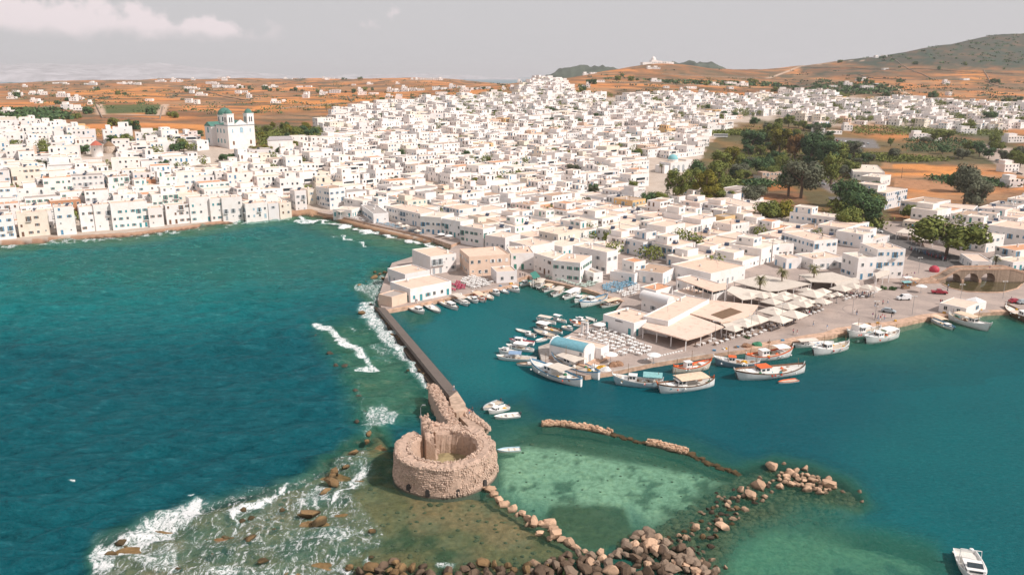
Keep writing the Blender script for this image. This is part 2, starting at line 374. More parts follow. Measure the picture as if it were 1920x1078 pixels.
# --- grid
tu = np.concatenate([np.linspace(-1.9, -.74, 16)[:-1], np.linspace(-.74, .74, 560), np.linspace(.74, 1.9, 16)[1:]])
ty = np.concatenate([np.arange(255, 372, 4.), np.arange(372, 470, 1.15), np.exp(np.linspace(math.log(471.5), math.log(5200), 190))])
TX, TY = np.meshgrid(tu, ty); TX = TX * TY
TZg = terrain_z(TX, TY)
qx, qy = projn(TX, TY, TZg)
nx = VN.fbm(TX / 18, TY / 18, 4); jx = qx + nx * 30; jy = qy + nx * 12
TOWN = [(-400, 300), (0, 232), (60, 238), (130, 246), (200, 268), (300, 255), (390, 272), (480, 285), (560, 268), (600, 236), (650, 214), (720, 203), (800, 190), (900, 184), (962, 182), (978, 162), (1010, 152), (1058, 154), (1072, 176), (1140, 183), (1280, 180), (1440, 184), (1500, 176), (1620, 184), (1700, 190), (1810, 192), (1960, 205), (1960, 240), (1800, 244), (1640, 232), (1560, 236), (1460, 222), (1380, 232), (1330, 262), (1300, 320), (1380, 350), (1460, 400), (1530, 430), (1700, 420), (1960, 380), (2500, 420), (2500, 620), (1200, 640), (840, 560), (840, 470), (600, 402), (0, 462), (-400, 520)]
town = wgt(jx, jy, TOWN, 4)
beachm = (pip(TX, TY, LANDW) < 7.5) & (bear(TX, TY) > 566) & (bear(TX, TY) < 845)
rockm = (pip(TX, TY, LANDW) < 5) & (bear(TX, TY) < 566)
# scrub cover and cultivated fields painted over the hills
scrub = np.zeros_like(qx)
for poly, s in [([(1200, 118), (1400, 128), (1500, 140), (1420, 152), (1300, 148), (1250, 158), (1180, 150)], .75), ([(1440, 172), (1500, 150), (1640, 160), (1700, 172), (1640, 182), (1480, 178)], 1.0),
                ([(1560, 112), (1700, 85), (1850, 50), (2100, 50), (2100, 130), (1800, 128), (1700, 122), (1640, 128)], .97), ([(0, 215), (80, 195), (130, 205), (150, 225), (60, 238), (0, 235)], .85), ([(480, 210), (560, 195), (600, 210), (520, 225)], .6),
                ([(1040, 128), (1120, 130), (1080, 160), (1020, 150)], .6), ([(480, 222), (620, 215), (640, 232), (500, 240)], .55), ([(1840, 130), (1960, 125), (1960, 150), (1850, 145)], .8), ([(1500, 120), (1640, 125), (1720, 140), (1600, 150), (1500, 142)], 1.0), ([(1640, 126), (1800, 126), (1960, 124), (1960, 136), (1800, 134), (1740, 146), (1640, 140)], .8), ([(1860, 152), (1960, 150), (1960, 172), (1840, 170), (1700, 176), (1720, 166)], .7),
                ([(0, 160), (120, 150), (420, 148), (420, 158), (200, 160), (0, 172)], .6)]:
    scrub = np.maximum(scrub, wgt(jx, jy, poly, 7) * s)
n2 = VN.fbm(TX / 60 + 9, TY / 30, 4); scrub = np.maximum(scrub, sstep(n2, -.05, .08) * .82); hillm = wgt(jx, jy, [(1560, 112), (1700, 85), (1850, 50), (2100, 50), (2100, 130), (1800, 128), (1700, 122), (1640, 128)], 7)
vine = np.maximum(wgt(qx, qy, [(186, 197), (302, 196), (300, 211), (192, 214)], 1.2), wgt(qx, qy, [(1640, 228), (1780, 236), (1880, 240), (1880, 256), (1700, 250)], 4))
bright = np.maximum.reduce([wgt(qx, qy, [(1674, 308), (1740, 306), (1815, 312), (1838, 330), (1780, 332), (1720, 328), (1676, 330)], 1.5), wgt(jx, jy, [(60, 195), (150, 168), (320, 160), (310, 185), (130, 195)], 5), wgt(qx, qy, [(300, 232), (385, 232), (385, 248), (310, 248)], 3),
                            wgt(jx, jy, [(480, 190), (640, 180), (900, 172), (900, 190), (640, 205), (480, 215)], 5), wgt(qx, qy, [(1806, 132), (1846, 131), (1850, 160), (1800, 158)], 2)])
soil = wgt(qx, qy, [(1676, 334), (1790, 342), (1785, 364), (1676, 350)], 1.5)
WORLD_GREEN = [(1235, 330), (1300, 305), (1330, 262), (1380, 226), (1440, 216), (1560, 240), (1660, 262), (1880, 262), (1960, 290), (1960, 330), (1850, 310), (1660, 300), (1640, 340), (1680, 420), (1600, 430), (1540, 400), (1480, 345), (1400, 345), (1350, 380), (1240, 388)]
green = wgt(jx, jy, WORLD_GREEN, 6); green = np.maximum(green, wgt(jx, jy, [(470, 235), (600, 238), (600, 275), (480, 282)], 4))
C = lambda *a: np.array(a)
orange = C(.57, .235, .085)[None, None] * (1 + VN.fbm(TX / 40, TY / 40, 3)[..., None] * .7 + VN.fbm(TX / 160 + 7, TY / 90, 3)[..., None] * .9)
col = orange + (C(.40, .225, .12) - orange) * (sstep(VN.fbm(TX / 90, TY / 45 + 5, 4), -.08, .12)[..., None])
def lay(col, w, c): return col + (C(*c) - col) * w[..., None]
col = lay(col, bright * .8, (.66, .27, .08)); scr = lay(col * .35 + C(.045, .045, .04), sstep(VN.fbm(TX / 25, TY / 25, 4), -.1, .15), (.075, .085, .06))
col = col + (scr - col) * scrub[..., None]; col = lay(col, hillm * (.55 + .4 * sstep(VN.fbm(TX / 30 + 3, TY / 60, 4), -.08, .08)), (.085, .082, .062)); col = lay(col, hillm * sstep(VN.fbm(TX / 22 + 30, TY / 40, 4), -.02, .1) * .8, (.05, .08, .06))
vrow = .5 + .5 * np.sin(TY / 2.2); col = lay(col, vine * .9, (.085, .12, .045)); col = lay(col, soil, (.42, .22, .12)); col = lay(col, green * .8, (.10, .10, .05))
col = lay(col, town, (.50, .42, .355)); col = lay(col, beachm * 1., (.38, .235, .145)); col = lay(col, rockm * 1., (.40, .25, .17))
s_ = pip(TX, TY, LANDW); wetl = sstep(TZg, .75, .2); col = col * (1 - .72 * wetl[..., None] * ((TY < 480)[..., None]))
col = lay(col, wgt(qx, qy, [(1545, 257), (1640, 262), (1650, 279), (1556, 277)], 1.5), (.20, .185, .18)); col = lay(col, wgt(qx, qy, [(1505, 318), (1545, 322), (1590, 360), (1560, 362), (1520, 340)], 2), (.24, .21, .20)); col = lay(col, wgt(qx, qy, [(1840, 270), (1905, 280), (1960, 320), (1960, 345), (1890, 322), (1840, 290)], 3), (.46, .37, .31)); col = np.clip(col, .01, 1)
ROADS = []
def road_mask(pts, w):
    g = [G(a, b) for a, b in pts]; return [(v.x, v.y) for v in g], w
for pts, w in [([(1440, 147), (1470, 137), (1500, 125), (1560, 117), (1630, 114)], 4), ([(1665, 160), (1690, 170), (1715, 182)], 3), ([(60, 205), (110, 197), (160, 190)], 3), ([(185, 196), (190, 215), (300, 216), (310, 196)], 4)]:
    wp, ww = road_mask(pts, w); d = lined(TX, TY, wp); col = lay(col, 1 - sstep(d, ww * .7, ww * 1.6), (.55, .40, .30))
def land_mat():
    m = NT('land'); c = m.attr('col'); pos = m.pos(); n = m.noise(.12, 6, .65, pos); f = m.noise(.9, 4, .7, pos); sp = m.voro(.16, pos)
    c = m.mix(m.rng(n, .35, .7, 0, .45), c, m.mix(1, c, (.62, .56, .52), 'MULTIPLY'))
    c = m.mix(m.rng(f, .5, .75, 0, .4), c, m.mix(1, c, (.6, .58, .5), 'MULTIPLY'))
    dots = m.math('MULTIPLY', m.rng(sp, .22, .12), m.attr('scrub', 'Fac'))
    c = m.mix(m.math('MULTIPLY', dots, .75), c, (.045, .06, .03))
    return m.done(m.pbr(c, .95, m.bump(n, .6, 1.2), 0, .1))
me = grid_mesh('ground', TX, TY, TZg, [land_mat()], {'col': col, 'scrub': np.clip((1 - town) * (1 - beachm) * (1 - rockm) * (.35 + .65 * scrub), 0, 1)})
structure(link('ground', me))
# far islands and hills across the strait
def ridge(name, pts, Y, depth, mat, seed):
    n = 90; us = np.linspace(pts[0][0], pts[-1][0], n); top = np.interp(us, [p[0] for p in pts], [p[1] for p in pts])
    top = top - VN.fbm(us / 40 + seed, us * 0 + seed, 4) * 9
    hz = np.array([zat(t, Y) for t in top]); hz = np.maximum(hz, 0)
    k = 12; X = np.zeros((k, n)); Yg = np.zeros((k, n)); Z = np.zeros((k, n))
    for r in range(k):
        t = r / (k - 1) * 2 - 1; X[r] = (us - CXP) / FPX / 1.03 * Y * (1 + t * .0); Yg[r] = Y + t * depth; Z[r] = hz * np.sqrt(max(0, 1 - t * t)) - 3 + VN.fbm(us / 14, us * 0 + r * 1.3 + seed, 3) * hz * .35 * (1 - abs(t))
    return structure(link(name, grid_mesh(name, X, Yg, Z, [mat])))
FARL = simple('hazed_far_hill', (.40, .38, .40), .95, .3, .004); FARD = simple('dark_scrub_hill', (.07, .085, .06), .95, .3, .01)  # far islands: haze put into the pale base colour
ridge('hill', [(990, 160), (1030, 137), (1050, 127), (1090, 123), (1120, 124), (1160, 130), (1200, 150)], 3300, 300, FARD, 2)
ridge('hill', [(1225, 140), (1260, 117), (1290, 114), (1320, 118), (1345, 124), (1400, 150)], 3200, 300, FARD, 5)
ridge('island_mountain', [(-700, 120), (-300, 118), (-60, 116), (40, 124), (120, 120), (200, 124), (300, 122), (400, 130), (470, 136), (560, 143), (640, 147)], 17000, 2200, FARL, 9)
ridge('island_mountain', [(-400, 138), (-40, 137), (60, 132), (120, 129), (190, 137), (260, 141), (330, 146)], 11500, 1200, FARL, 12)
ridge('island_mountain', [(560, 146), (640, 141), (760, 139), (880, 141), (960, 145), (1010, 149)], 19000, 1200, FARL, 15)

# ------------------------------------------------------------------ sea bed
def zp(o, f, pts): return [(x / f + o[0], y / f + o[1]) for x, y in pts]
DEEP = 9.0
bu = np.linspace(-.85, .85, 420); by = np.concatenate([np.array([-900, -300, -40, 40, 70, 88]), np.linspace(96, 300, 230), np.linspace(301.5, 480, 90)])
BX, BY = np.meshgrid(bu, by); BX = BX * np.maximum(BY + 30, 150)
bx, byp = projn(BX, BY, 0 * BX - 1.); bx = np.where(BY < 60, 960 + BX * 6, bx); byp = np.where(BY < 60, 1400, byp)
n1 = VN.fbm(BX / 9, BY / 9, 5); n3 = VN.fbm(BX / 2.2 + 40, BY / 2.2, 3)
kx = bx + n1 * 55; ky = byp + n1 * 34
Z_REEF = [(150, 1085), (175, 1010), (300, 965), (420, 925), (560, 895), (640, 850), (700, 800), (745, 850), (900, 925), (960, 960), (1095, 1045), (1095, 1120), (150, 1120)]
Z_SAND = [(925, 850), (985, 825), (1060, 832), (1200, 862), (1320, 880), (1368, 905), (1350, 935), (1290, 985), (1222, 985), (1180, 955), (1080, 945), (990, 950), (935, 915), (925, 880)]
Z_WEED1 = [(955, 805), (1020, 800), (1150, 820), (1290, 850), (1390, 890), (1390, 905), (1290, 880), (1200, 858), (1090, 832), (990, 825)]
Z_WEED2 = [(1035, 945), (1120, 942), (1180, 952), (1192, 990), (1200, 1030), (1110, 1045), (1060, 1010), (1010, 975)]
Z_ROCK = [(1200, 1090), (1190, 1020), (1230, 985), (1300, 950), (1360, 900), (1400, 880), (1450, 866), (1530, 880), (1590, 905), (1620, 935), (1600, 965), (1520, 965), (1440, 985), (1380, 1010), (1340, 1090)]
Z_GREEN = [(1350, 1090), (1375, 1010), (1450, 975), (1560, 985), (1660, 1000), (1750, 1030), (1800, 1090)]
Z_LEFT = [(585, 610), (640, 600), (715, 585), (760, 640), (830, 720), (840, 790), (740, 800), (700, 830), (655, 790), (640, 700), (600, 650)]
Z_TIP = [(660, 545), (700, 510), (730, 500), (735, 560), (715, 600), (690, 590)]
Z_HARB = [(735, 588), (800, 575), (830, 590), (800, 620), (770, 625)]
Z_HM = [(900, 780), (985, 750), (1010, 790), (1300, 845), (1400, 875), (1300, 830), (1100, 790), (960, 800), (930, 850)]
depth = np.full(BX.shape, DEEP)
def dz_(poly, d, soft):
    global depth
    w = wgt(kx, ky, poly, soft); depth = depth * (1 - w) + d * w; return w
depth = depth * (1 - .55 * wgt(kx, ky, [(0, 462), (0, 560), (300, 560), (640, 560), (800, 480), (840, 465), (560, 400)], 60))
dz_([(900, 790), (1000, 790), (1300, 840), (1400, 880), (1460, 860), (1600, 905), (1640, 950), (1560, 1000), (1760, 1040), (1780, 1130), (880, 1130), (880, 900)], 2.6, 40); dz_(Z_HM, 3.4, 26); w_left = dz_(Z_LEFT, 2.6, 26); dz_(Z_TIP, 1.6, 14); dz_(Z_HARB, 3.0, 14)
w_green = dz_(Z_GREEN, 2.3, 34)
w_reef = dz_(Z_REEF, .75, 24); w_sand = dz_(Z_SAND, 1.55, 14); w_w1 = dz_(Z_WEED1, 1.9, 9); w_w2 = dz_(Z_WEED2, 1.3, 9); w_rock = dz_(Z_ROCK, 1.15, 22)
dcoast = pip(BX, BY, LANDW); depth = np.minimum(depth, np.clip(.3 - dcoast * .16, .3, 20))
depth = np.clip(depth + n1 * 1.1 + n3 * .35, .12, 14)
bcol = np.zeros(BX.shape + (3,)) + C(.16, .20, .13)
bcol = lay(bcol, w_left, (.19, .23, .13)); bcol = lay(bcol, w_green, (.29, .42, .25)); bcol = lay(bcol, w_green * sstep(n1 + n3 * .4, .06, .16), (.10, .14, .10))
bcol = lay(bcol, w_reef, (.27, .175, .085)); bcol = lay(bcol, w_reef * sstep(n1 * 1.4, .0, .16), (.10, .095, .045)); bcol = lay(bcol, w_reef * sstep(VN.fbm(BX / 14 + 70, BY / 14, 4), .05, .2) * .9, (.42, .22, .12)); bcol = lay(bcol, w_reef * sstep(n3, .06, .2) * .6, (.30, .21, .12))
bcol = lay(bcol, w_sand, (.62, .71, .50)); bcol = lay(bcol, w_sand * sstep(n3 + n1 * .8, .12, .22) * .8, (.12, .13, .08)); bcol = lay(bcol, w_w1, (.10, .10, .055)); bcol = lay(bcol, w_w2, (.12, .115, .055)); bcol = lay(bcol, w_w2 * sstep(n3, .05, .2) * .5, (.22, .19, .10))
bcol = lay(bcol, w_rock, (.09, .08, .045)); bcol = lay(bcol, w_rock * sstep(n3, .04, .2) * .5, (.20, .15, .08))
def bed_mat():
    m = NT('seabed'); c = m.attr('col'); pos = m.pos(); n = m.noise(.9, 6, .7, pos); v = m.voro(.55, pos)
    c = m.mix(m.rng(n, .35, .68, 0, .75), c, m.mix(1, c, (.45, .45, .42), 'MULTIPLY')); c = m.mix(m.rng(v, .1, .5, .35, 0), c, m.mix(1, c, (1.5, 1.35, 1.2), 'MULTIPLY'))
    return m.done(m.pbr(c, .95, m.bump(n, .8, .5), 0, 0))
me = grid_mesh('seabed', BX, BY, -depth, [bed_mat()], {'col': np.clip(bcol, .01, 1)})
structure(link('seabed', me))
def bed_z(x, y):
    j = int(np.clip(np.searchsorted(by, y), 0, len(by) - 1)); u = x / max(y + 30, 150); i = int(np.clip(np.searchsorted(bu, u), 0, len(bu) - 1)); return -float(depth[j, i])

# ------------------------------------------------------------------ sea surface with real waves
wu = np.concatenate([-np.exp(np.linspace(math.log(40), math.log(.83), 16))[:-1], np.linspace(-.80, .80, 640), np.exp(np.linspace(math.log(.83), math.log(40), 16))[1:]])
pyr = np.linspace(1100, 395, 470); wyn = np.array([P(960, p)[1] for p in pyr])
wy = np.concatenate([np.array([-6000, -1500, -500, -200, -60, 20, 60, 85, 98]), wyn, np.exp(np.linspace(math.log(wyn[-1] * 1.02), math.log(42000), 40))])
WX, WY = np.meshgrid(wu, wy); WX = WX * np.maximum(WY + 10, 105)
wpx, wpy = projn(WX, WY, 0 * WX); bk = WY < 60; wpx = np.where(bk, 960 + WX * 8, wpx); wpy = np.where(bk, 1500, wpy)
rs = np.random.RandomState(5); wave = np.zeros_like(WX); wavs = np.zeros_like(WX)
warp = VN.fbm(WX / 22, WY / 22, 3) * 16
for i in range(26):
    lam = 2.2 * 1.17 ** (i % 13) * rs.uniform(.9, 1.1); th = math.radians(rs.normal(98, 20)); k = 2 * math.pi / lam
    ph = (WX * math.cos(th) + WY * math.sin(th) + warp * .35) * k + rs.uniform(0, 6.28); sh = (1 - np.abs(np.sin(ph / 2))) * 2 - .73
    fade = np.clip(lam / (np.maximum(WY, 60) * .0035) - .6, 0, 1)
    wave += sh * lam * .021 * fade; wavs += np.sin(ph) * lam * .004 * fade * (lam < 5)
wave *= (.65 + 1.1 * np.clip(VN.fbm(WX / 30, WY / 30, 3) + .3, 0, 1))
MOLE = [(712, 580), (770, 655), (850, 760), (900, 810), (890, 905), (1088, 1030), (1100, 1110)]
openw = wgt(wpx, wpy, [(-2500, 1300), (-2500, 400), (560, 395), (850, 462), (775, 480), (715, 580), (770, 655), (850, 760), (760, 860), (690, 930), (640, 1000), (600, 1300)], 25)
openw = np.where(wpy < 400, 1, openw)
waveamp = .10 + .95 * openw
WZ = wave * openw * .95 + wavs * (1 - openw) * .55
WZ *= np.clip(1 - (WY - 500) / 2500, 0, 1); WZ = np.where(WY < 90, 0, WZ)
# turbidity: how much of the bed still shows through the water column
nI = lambda A: A
ix = np.clip(np.interp(np.clip(WX / np.maximum(WY + 30, 150), -.85, .85), bu, np.arange(len(bu))), 0, len(bu) - 1.001); iy = np.clip(np.interp(WY, by, np.arange(len(by))), 0, len(by) - 1.001)
ia = ix.astype(int); ib = iy.astype(int); fa = ix - ia; fb = iy - ib
wd = (depth[ib, ia] * (1 - fa) + depth[ib, ia + 1] * fa) * (1 - fb) + (depth[ib + 1, ia] * (1 - fa) + depth[ib + 1, ia + 1] * fa) * fb
wd = np.where((WY > 479) | (WY < 60), 12, wd)
clear = np.exp(-wd / 3.1) * 1.12; clear = np.clip(np.where(wd > 8, 0, clear), 0, .93)
wcol = np.zeros(WX.shape + (3,)) + C(.003, .078, .096)
wcol = lay(wcol, wgt(wpx, wpy, [(-2000, 470), (-2000, 620), (300, 600), (650, 560), (850, 462), (560, 395)], 90), (.006, .165, .165))
wcol = lay(wcol, wgt(wpx, wpy, [(720, 575), (980, 515), (1180, 555), (1000, 640), (1000, 740), (860, 740)], 30) * .8, (.005, .122, .13))
wcol = lay(wcol, wgt(wpx, wpy, [(1400, 1300), (1560, 900), (1700, 700), (1600, 630), (3000, 590), (3000, 1300)], 80) * .6, (.006, .112, .118))
wcol = lay(wcol, sstep(np.exp(-wd / 4.0), .12, .75), (.035, .19, .13))
wcol = lay(wcol, w_g if False else wgt(wpx, wpy, Z_GREEN, 40) * .5, (.03, .21, .15))
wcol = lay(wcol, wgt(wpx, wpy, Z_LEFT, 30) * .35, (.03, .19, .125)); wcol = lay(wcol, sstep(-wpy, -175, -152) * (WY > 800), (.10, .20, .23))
# foam where waves break
foam = np.zeros_like(WX); fn = VN.fbm(WX / 3.2, WY / 3.2, 4); fx = wpx + fn * 26; fy = wpy + fn * 16
O1 = (100, 780)
for poly, s, soft in [(zp(O1, 3, [(190, 800), (230, 700), (262, 690), (300, 715), (420, 650), (560, 570), (700, 520), (800, 455), (850, 470), (862, 510), (830, 580), (740, 630), (640, 690), (560, 740), (400, 800), (310, 894), (200, 894)]), .76, 11),
                (zp(O1, 3, [(740, 610), (840, 560), (862, 470), (800, 452), (700, 560)]), .92, 7),
                (zp(O1, 3, [(560, 740), (700, 700), (730, 790), (690, 894), (520, 894), (420, 820)]), .62, 9), (zp(O1, 3, [(960, 520), (1100, 480), (1200, 450), (1325, 372), (1350, 395), (1280, 440), (1220, 490), (1120, 535), (1040, 570), (1010, 640), (960, 690), (1000, 590)]), .95, 7),
                (zp(O1, 3, [(1250, 530), (1420, 420), (1500, 360), (1560, 420), (1600, 500), (1400, 530), (1180, 570), (1060, 610)]), .62, 8), (zp(O1, 3, [(1560, 500), (1640, 400), (1700, 300), (1760, 262), (1765, 320), (1660, 440), (1600, 520)]), .80, 6),
                (zp(O1, 3, [(1130, 745), (1300, 690), (1500, 620), (1640, 590), (1790, 640), (1760, 680), (1640, 730), (1400, 715), (1200, 785)]), .58, 8), (zp(O1, 3, [(840, 894), (950, 805), (1100, 850), (1340, 830), (1250, 894)]), .66, 8), (zp(O1, 3, [(1500, 850), (1640, 820), (1700, 870), (1780, 760), (1800, 830), (1650, 900)]), .66, 6),
                (zp(O1, 3, [(840, 560), (960, 520), (1040, 640), (900, 760), (720, 780), (700, 680)]), .40, 12), (zp((560, 560), 4.364, [(560, 900), (700, 860), (830, 930), (740, 1030), (600, 1075), (500, 1070), (520, 1000)]), .60, 5), ([(640, 1050), (640, 1100), (300, 1100), (320, 1055)], .5, 8), ([(168, 1100), (170, 1010), (300, 955), (400, 925), (560, 893), (650, 850), (700, 830), (710, 890), (670, 930), (700, 960), (735, 1010), (620, 1100)], .46, 14),
                ([(813, 1050), (855, 1052), (850, 1066), (815, 1064)], .6, 3), (zp((660, 440), 5.644, [(20, 600), (60, 520), (200, 470), (300, 390), (380, 440), (420, 560), (330, 620), (230, 720), (160, 660)]), .55, 4)]:
    foam = np.maximum(foam, sstep(pip(fx, fy, poly), -soft, soft * 1.3) * s)
for pts, w, s in [(zp((560, 560), 4.364, [(140, 225), (200, 240), (250, 250), (320, 305)]), 6, .8), (zp((560, 560), 4.364, [(330, 350), (420, 380), (480, 410), (530, 470)]), 8, .82), (zp((560, 560), 4.364, [(470, 580), (560, 575), (620, 565), (560, 520), (520, 470)]), 4, .75),
                  (zp((560, 560), 4.364, [(580, 60), (560, 110), (620, 170), (680, 240), (720, 300), (790, 370), (840, 400), (900, 460), (960, 530), (1010, 600), (1060, 680)]), 17, .70), (zp((560, 560), 4.364, [(640, 250), (500, 230), (420, 250)]), 2.5, .6), (zp((560, 560), 4.364, [(620, 400), (720, 440), (840, 430)]), 9, .48), (zp((560, 560), 4.364, [(620, 480), (740, 500)]), 9, .35),
                  ([(565, 411), (620, 418), (690, 435), (740, 446), (790, 457), (832, 466)], 3.0, .9), ([(640, 423), (720, 440)], 3, .5), ([(553, 416), (590, 417)], 2.2, .75), ([(622, 444), (640, 445), (668, 452)], 1.3, .8), ([(675, 457), (686, 459)], 1.8, .8), (zp((560, 560), 4.364, [(480, 640), (500, 780), (540, 880), (500, 1040)]), 3, .4),
                  ([(0, 462), (100, 455), (200, 447), (300, 437), (400, 424), (470, 415), (540, 410)], 2.6, .62), ([(700, 800), (672, 850), (690, 890), (660, 905)], 4, .45), ([(682, 770), (690, 800)], 4, .5), ([(128, 903), (140, 902)], 1.2, .8), ([(350, 922), (362, 921)], 1.2, .8), ([(725, 900), (760, 918), (830, 928), (900, 905)], 2.0, .35)]:
    foam = np.maximum(foam, (1 - sstep(lined(fx, fy, pts), w * .4, w * 1.5)) * s)
def water_mat():
    m = NT('sea_water'); pos = m.pos(); op = m.attr('open', 'Fac')
    d = m.n('ShaderNodeCameraData').outputs['View Z Depth'] if False else None
    a = m.noise(.42, 6, .70, m.mapping(pos, (.55, 1.25, 1), (0, 0, math.radians(-10)))); b = m.noise(1.25, 5, .7, m.mapping(pos, (.7, 1.3, 1), (0, 0, math.radians(14))))
    rip = m.noise(1.9, 4, .6, m.mapping(pos, (.8, 1.2, 1)))
    h = m.math('ADD', m.math('MULTIPLY', a, m.math('MULTIPLY', op, 1.0)), m.math('ADD', m.math('MULTIPLY', b, .25), m.math('MULTIPLY', rip, .35)))
    nrm = m.bump(h, .85, .8)
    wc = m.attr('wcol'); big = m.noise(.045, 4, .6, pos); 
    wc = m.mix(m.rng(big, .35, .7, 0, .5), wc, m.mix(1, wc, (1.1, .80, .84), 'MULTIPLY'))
    crest = m.math('MULTIPLY', m.rng(a, .52, .72), m.math('MULTIPLY', op, .55)); wc = m.mix(m.math('MULTIPLY', m.rng(a, .50, .34), m.math('MULTIPLY', op, .6)), wc, m.mix(1, wc, (.3, .55, .6), 'MULTIPLY')); wc = m.mix(crest, wc, m.mix(1, wc, (6, 1.75, 1.65), 'MULTIPLY'))  # wave light and shade put into the water colour: pale crests, dark troughs
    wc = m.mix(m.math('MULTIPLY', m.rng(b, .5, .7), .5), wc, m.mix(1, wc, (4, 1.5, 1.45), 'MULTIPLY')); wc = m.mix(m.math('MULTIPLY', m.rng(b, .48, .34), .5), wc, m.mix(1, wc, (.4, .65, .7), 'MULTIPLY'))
    wc = m.mix(m.math('MULTIPLY', m.rng(m.attr('foam', 'Fac'), .12, .75), .42), wc, (.26, .44, .42))
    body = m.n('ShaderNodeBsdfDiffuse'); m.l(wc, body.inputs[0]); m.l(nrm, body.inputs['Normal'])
    tr = m.n('ShaderNodeBsdfTransparent'); tr.inputs[0].default_value = (.80, .97, .94, 1)
    ms = m.n('ShaderNodeMixShader'); m.l(m.attr('clear', 'Fac'), ms.inputs[0]); m.l(body.outputs[0], ms.inputs[1]); m.l(tr.outputs[0], ms.inputs[2])
    gl = m.n('ShaderNodeBsdfGlossy'); gl.inputs['Roughness'].default_value = .16; gl.inputs[0].default_value = (.75, .96, 1, 1); m.l(nrm, gl.inputs['Normal'])
    fr = m.n('ShaderNodeFresnel'); fr.inputs[0].default_value = 1.33; m.l(nrm, fr.inputs['Normal'])
    f2 = m.math('MINIMUM', m.math('MULTIPLY', fr.outputs[0], .24), .30)
    mg = m.n('ShaderNodeMixShader'); m.l(f2, mg.inputs[0]); m.l(ms.outputs[0], mg.inputs[1]); m.l(gl.outputs[0], mg.inputs[2])
    fa_ = m.attr('foam', 'Fac'); w1 = m.noise(.55, 7, .68, m.mapping(pos, (1.5, .9, 1), (0, 0, math.radians(28))), 1.6)
    v1 = m.noise(1.5, 6, .72, pos, .9); str_ = m.math('ABSOLUTE', m.math('SUBTRACT', v1, .5)); str_ = m.math('SUBTRACT', .22, m.math('MULTIPLY', str_, 2.4))
    tex = m.math('ADD', m.math('MULTIPLY', w1, .72), m.math('MULTIPLY', str_, .5))
    tex = m.math('ADD', m.math('MULTIPLY', m.math('SUBTRACT', tex, .42), 1.7), .42); thr = m.math('ADD', m.math('MULTIPLY', fa_, .78), tex); ff = m.rng(thr, .78, 1.12); ff = m.math('MULTIPLY', ff, m.rng(fa_, .02, .12))
    fo = m.n('ShaderNodeBsdfDiffuse'); fo.inputs[0].default_value = (.80, .80, .80, 1)
    m.l(m.bump(thr, .6, .5), fo.inputs['Normal'])
    mf = m.n('ShaderNodeMixShader'); m.l(m.math('MULTIPLY', ff, .95), mf.inputs[0]); m.l(mg.outputs[0], mf.inputs[1]); m.l(fo.outputs[0], mf.inputs[2])
    return m.done(mf.outputs[0])
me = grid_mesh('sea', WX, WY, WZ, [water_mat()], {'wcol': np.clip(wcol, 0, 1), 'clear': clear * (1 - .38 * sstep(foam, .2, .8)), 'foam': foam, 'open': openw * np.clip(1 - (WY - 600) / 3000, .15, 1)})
structure(link('sea', me))

# ------------------------------------------------------------------ the air
hb = MB().box(-26000, 26000, -700, 24000, -16, 330).build('haze', []); hb['kind'] = 'stuff'
hm = bpy.data.materials.new('sea_haze'); hm.use_nodes = True; hm.node_tree.nodes.clear()
ho = hm.node_tree.nodes.new('ShaderNodeOutputMaterial'); hv = hm.node_tree.nodes.new('ShaderNodeVolumePrincipled')
hv.inputs['Color'].default_value = (.93, .93, .96, 1); hv.inputs['Density'].default_value = .62e-4; hv.inputs['Anisotropy'].default_value = 0.1
hm.node_tree.links.new(hv.outputs[0], ho.inputs['Volume']); hb.data.materials.append(hm)
# ------------------------------------------------------------------ quay, beach promenade, paving
QZ = 1.2
QUAY = [(716, 578), (727, 582), (766, 574.6), (798, 567.6), (826, 562), (890, 550), (973, 533), (972, 524), (990, 517), (1015, 524), (1060, 534), (1097, 542), (1113, 547), (1140, 556), (1168, 565), (1150, 588), (1131, 601), (1110, 607), (1088, 613), (1067, 627), (1035, 641), (1010, 652), (1016, 681), (1030, 688),
        (1097, 704), (1148, 697), (1218, 682), (1267, 674), (1324, 664.5), (1400, 655), (1483, 642), (1530, 633), (1560, 629), (1585, 620), (1653, 611), (1680, 608.5), (1747, 594), (1800, 590), (1859, 585), (1885, 584), (1920, 586), (2100, 592), (2900, 610),
        (2900, 430), (1700, 415), (1300, 415), (1000, 425), (870, 452), (842, 469), (800, 471), (770, 482), (735, 493), (722, 520), (708, 562)]
QW = wpoly(QUAY, QZ)
def paving():
    m = NT('quay_stone'); pos = m.pos(); rp = m.mapping(pos, rot=(0, 0, math.radians(40)))
    b = m.n('ShaderNodeTexBrick'); m.l(rp, b.inputs['Vector']); b.inputs['Scale'].default_value = .9; b.inputs['Color1'].default_value = (.335, .265, .235, 1); b.inputs['Color2'].default_value = (.29, .235, .21, 1); b.inputs['Mortar'].default_value = (.40, .33, .29, 1); b.inputs['Mortar Size'].default_value = .03
    n = m.noise(.12, 5, .65, pos); c = m.mix(m.rng(n, .42, .62), b.outputs[0], (.42, .335, .29)); n2 = m.noise(.8, 5, .7, pos); c = m.mix(m.rng(n2, .52, .75, 0, .5), c, (.20, .175, .165))
    return m.done(m.pbr(c, .9, m.bump(n2, .3, .05), 0, .2))
PAVE = paving(); QEDGE = simple('quay_edge_stone', (.50, .33, .235), .9, .25, .7, bump=.1); ASPH = simple('asphalt', (.115, .105, .10), .9, .2, .8)
mb = MB(); n = len(QW); mb.prism(QW, -4.5, QZ, 1, 0); structure(mb.build('quay', [PAVE, QEDGE]))
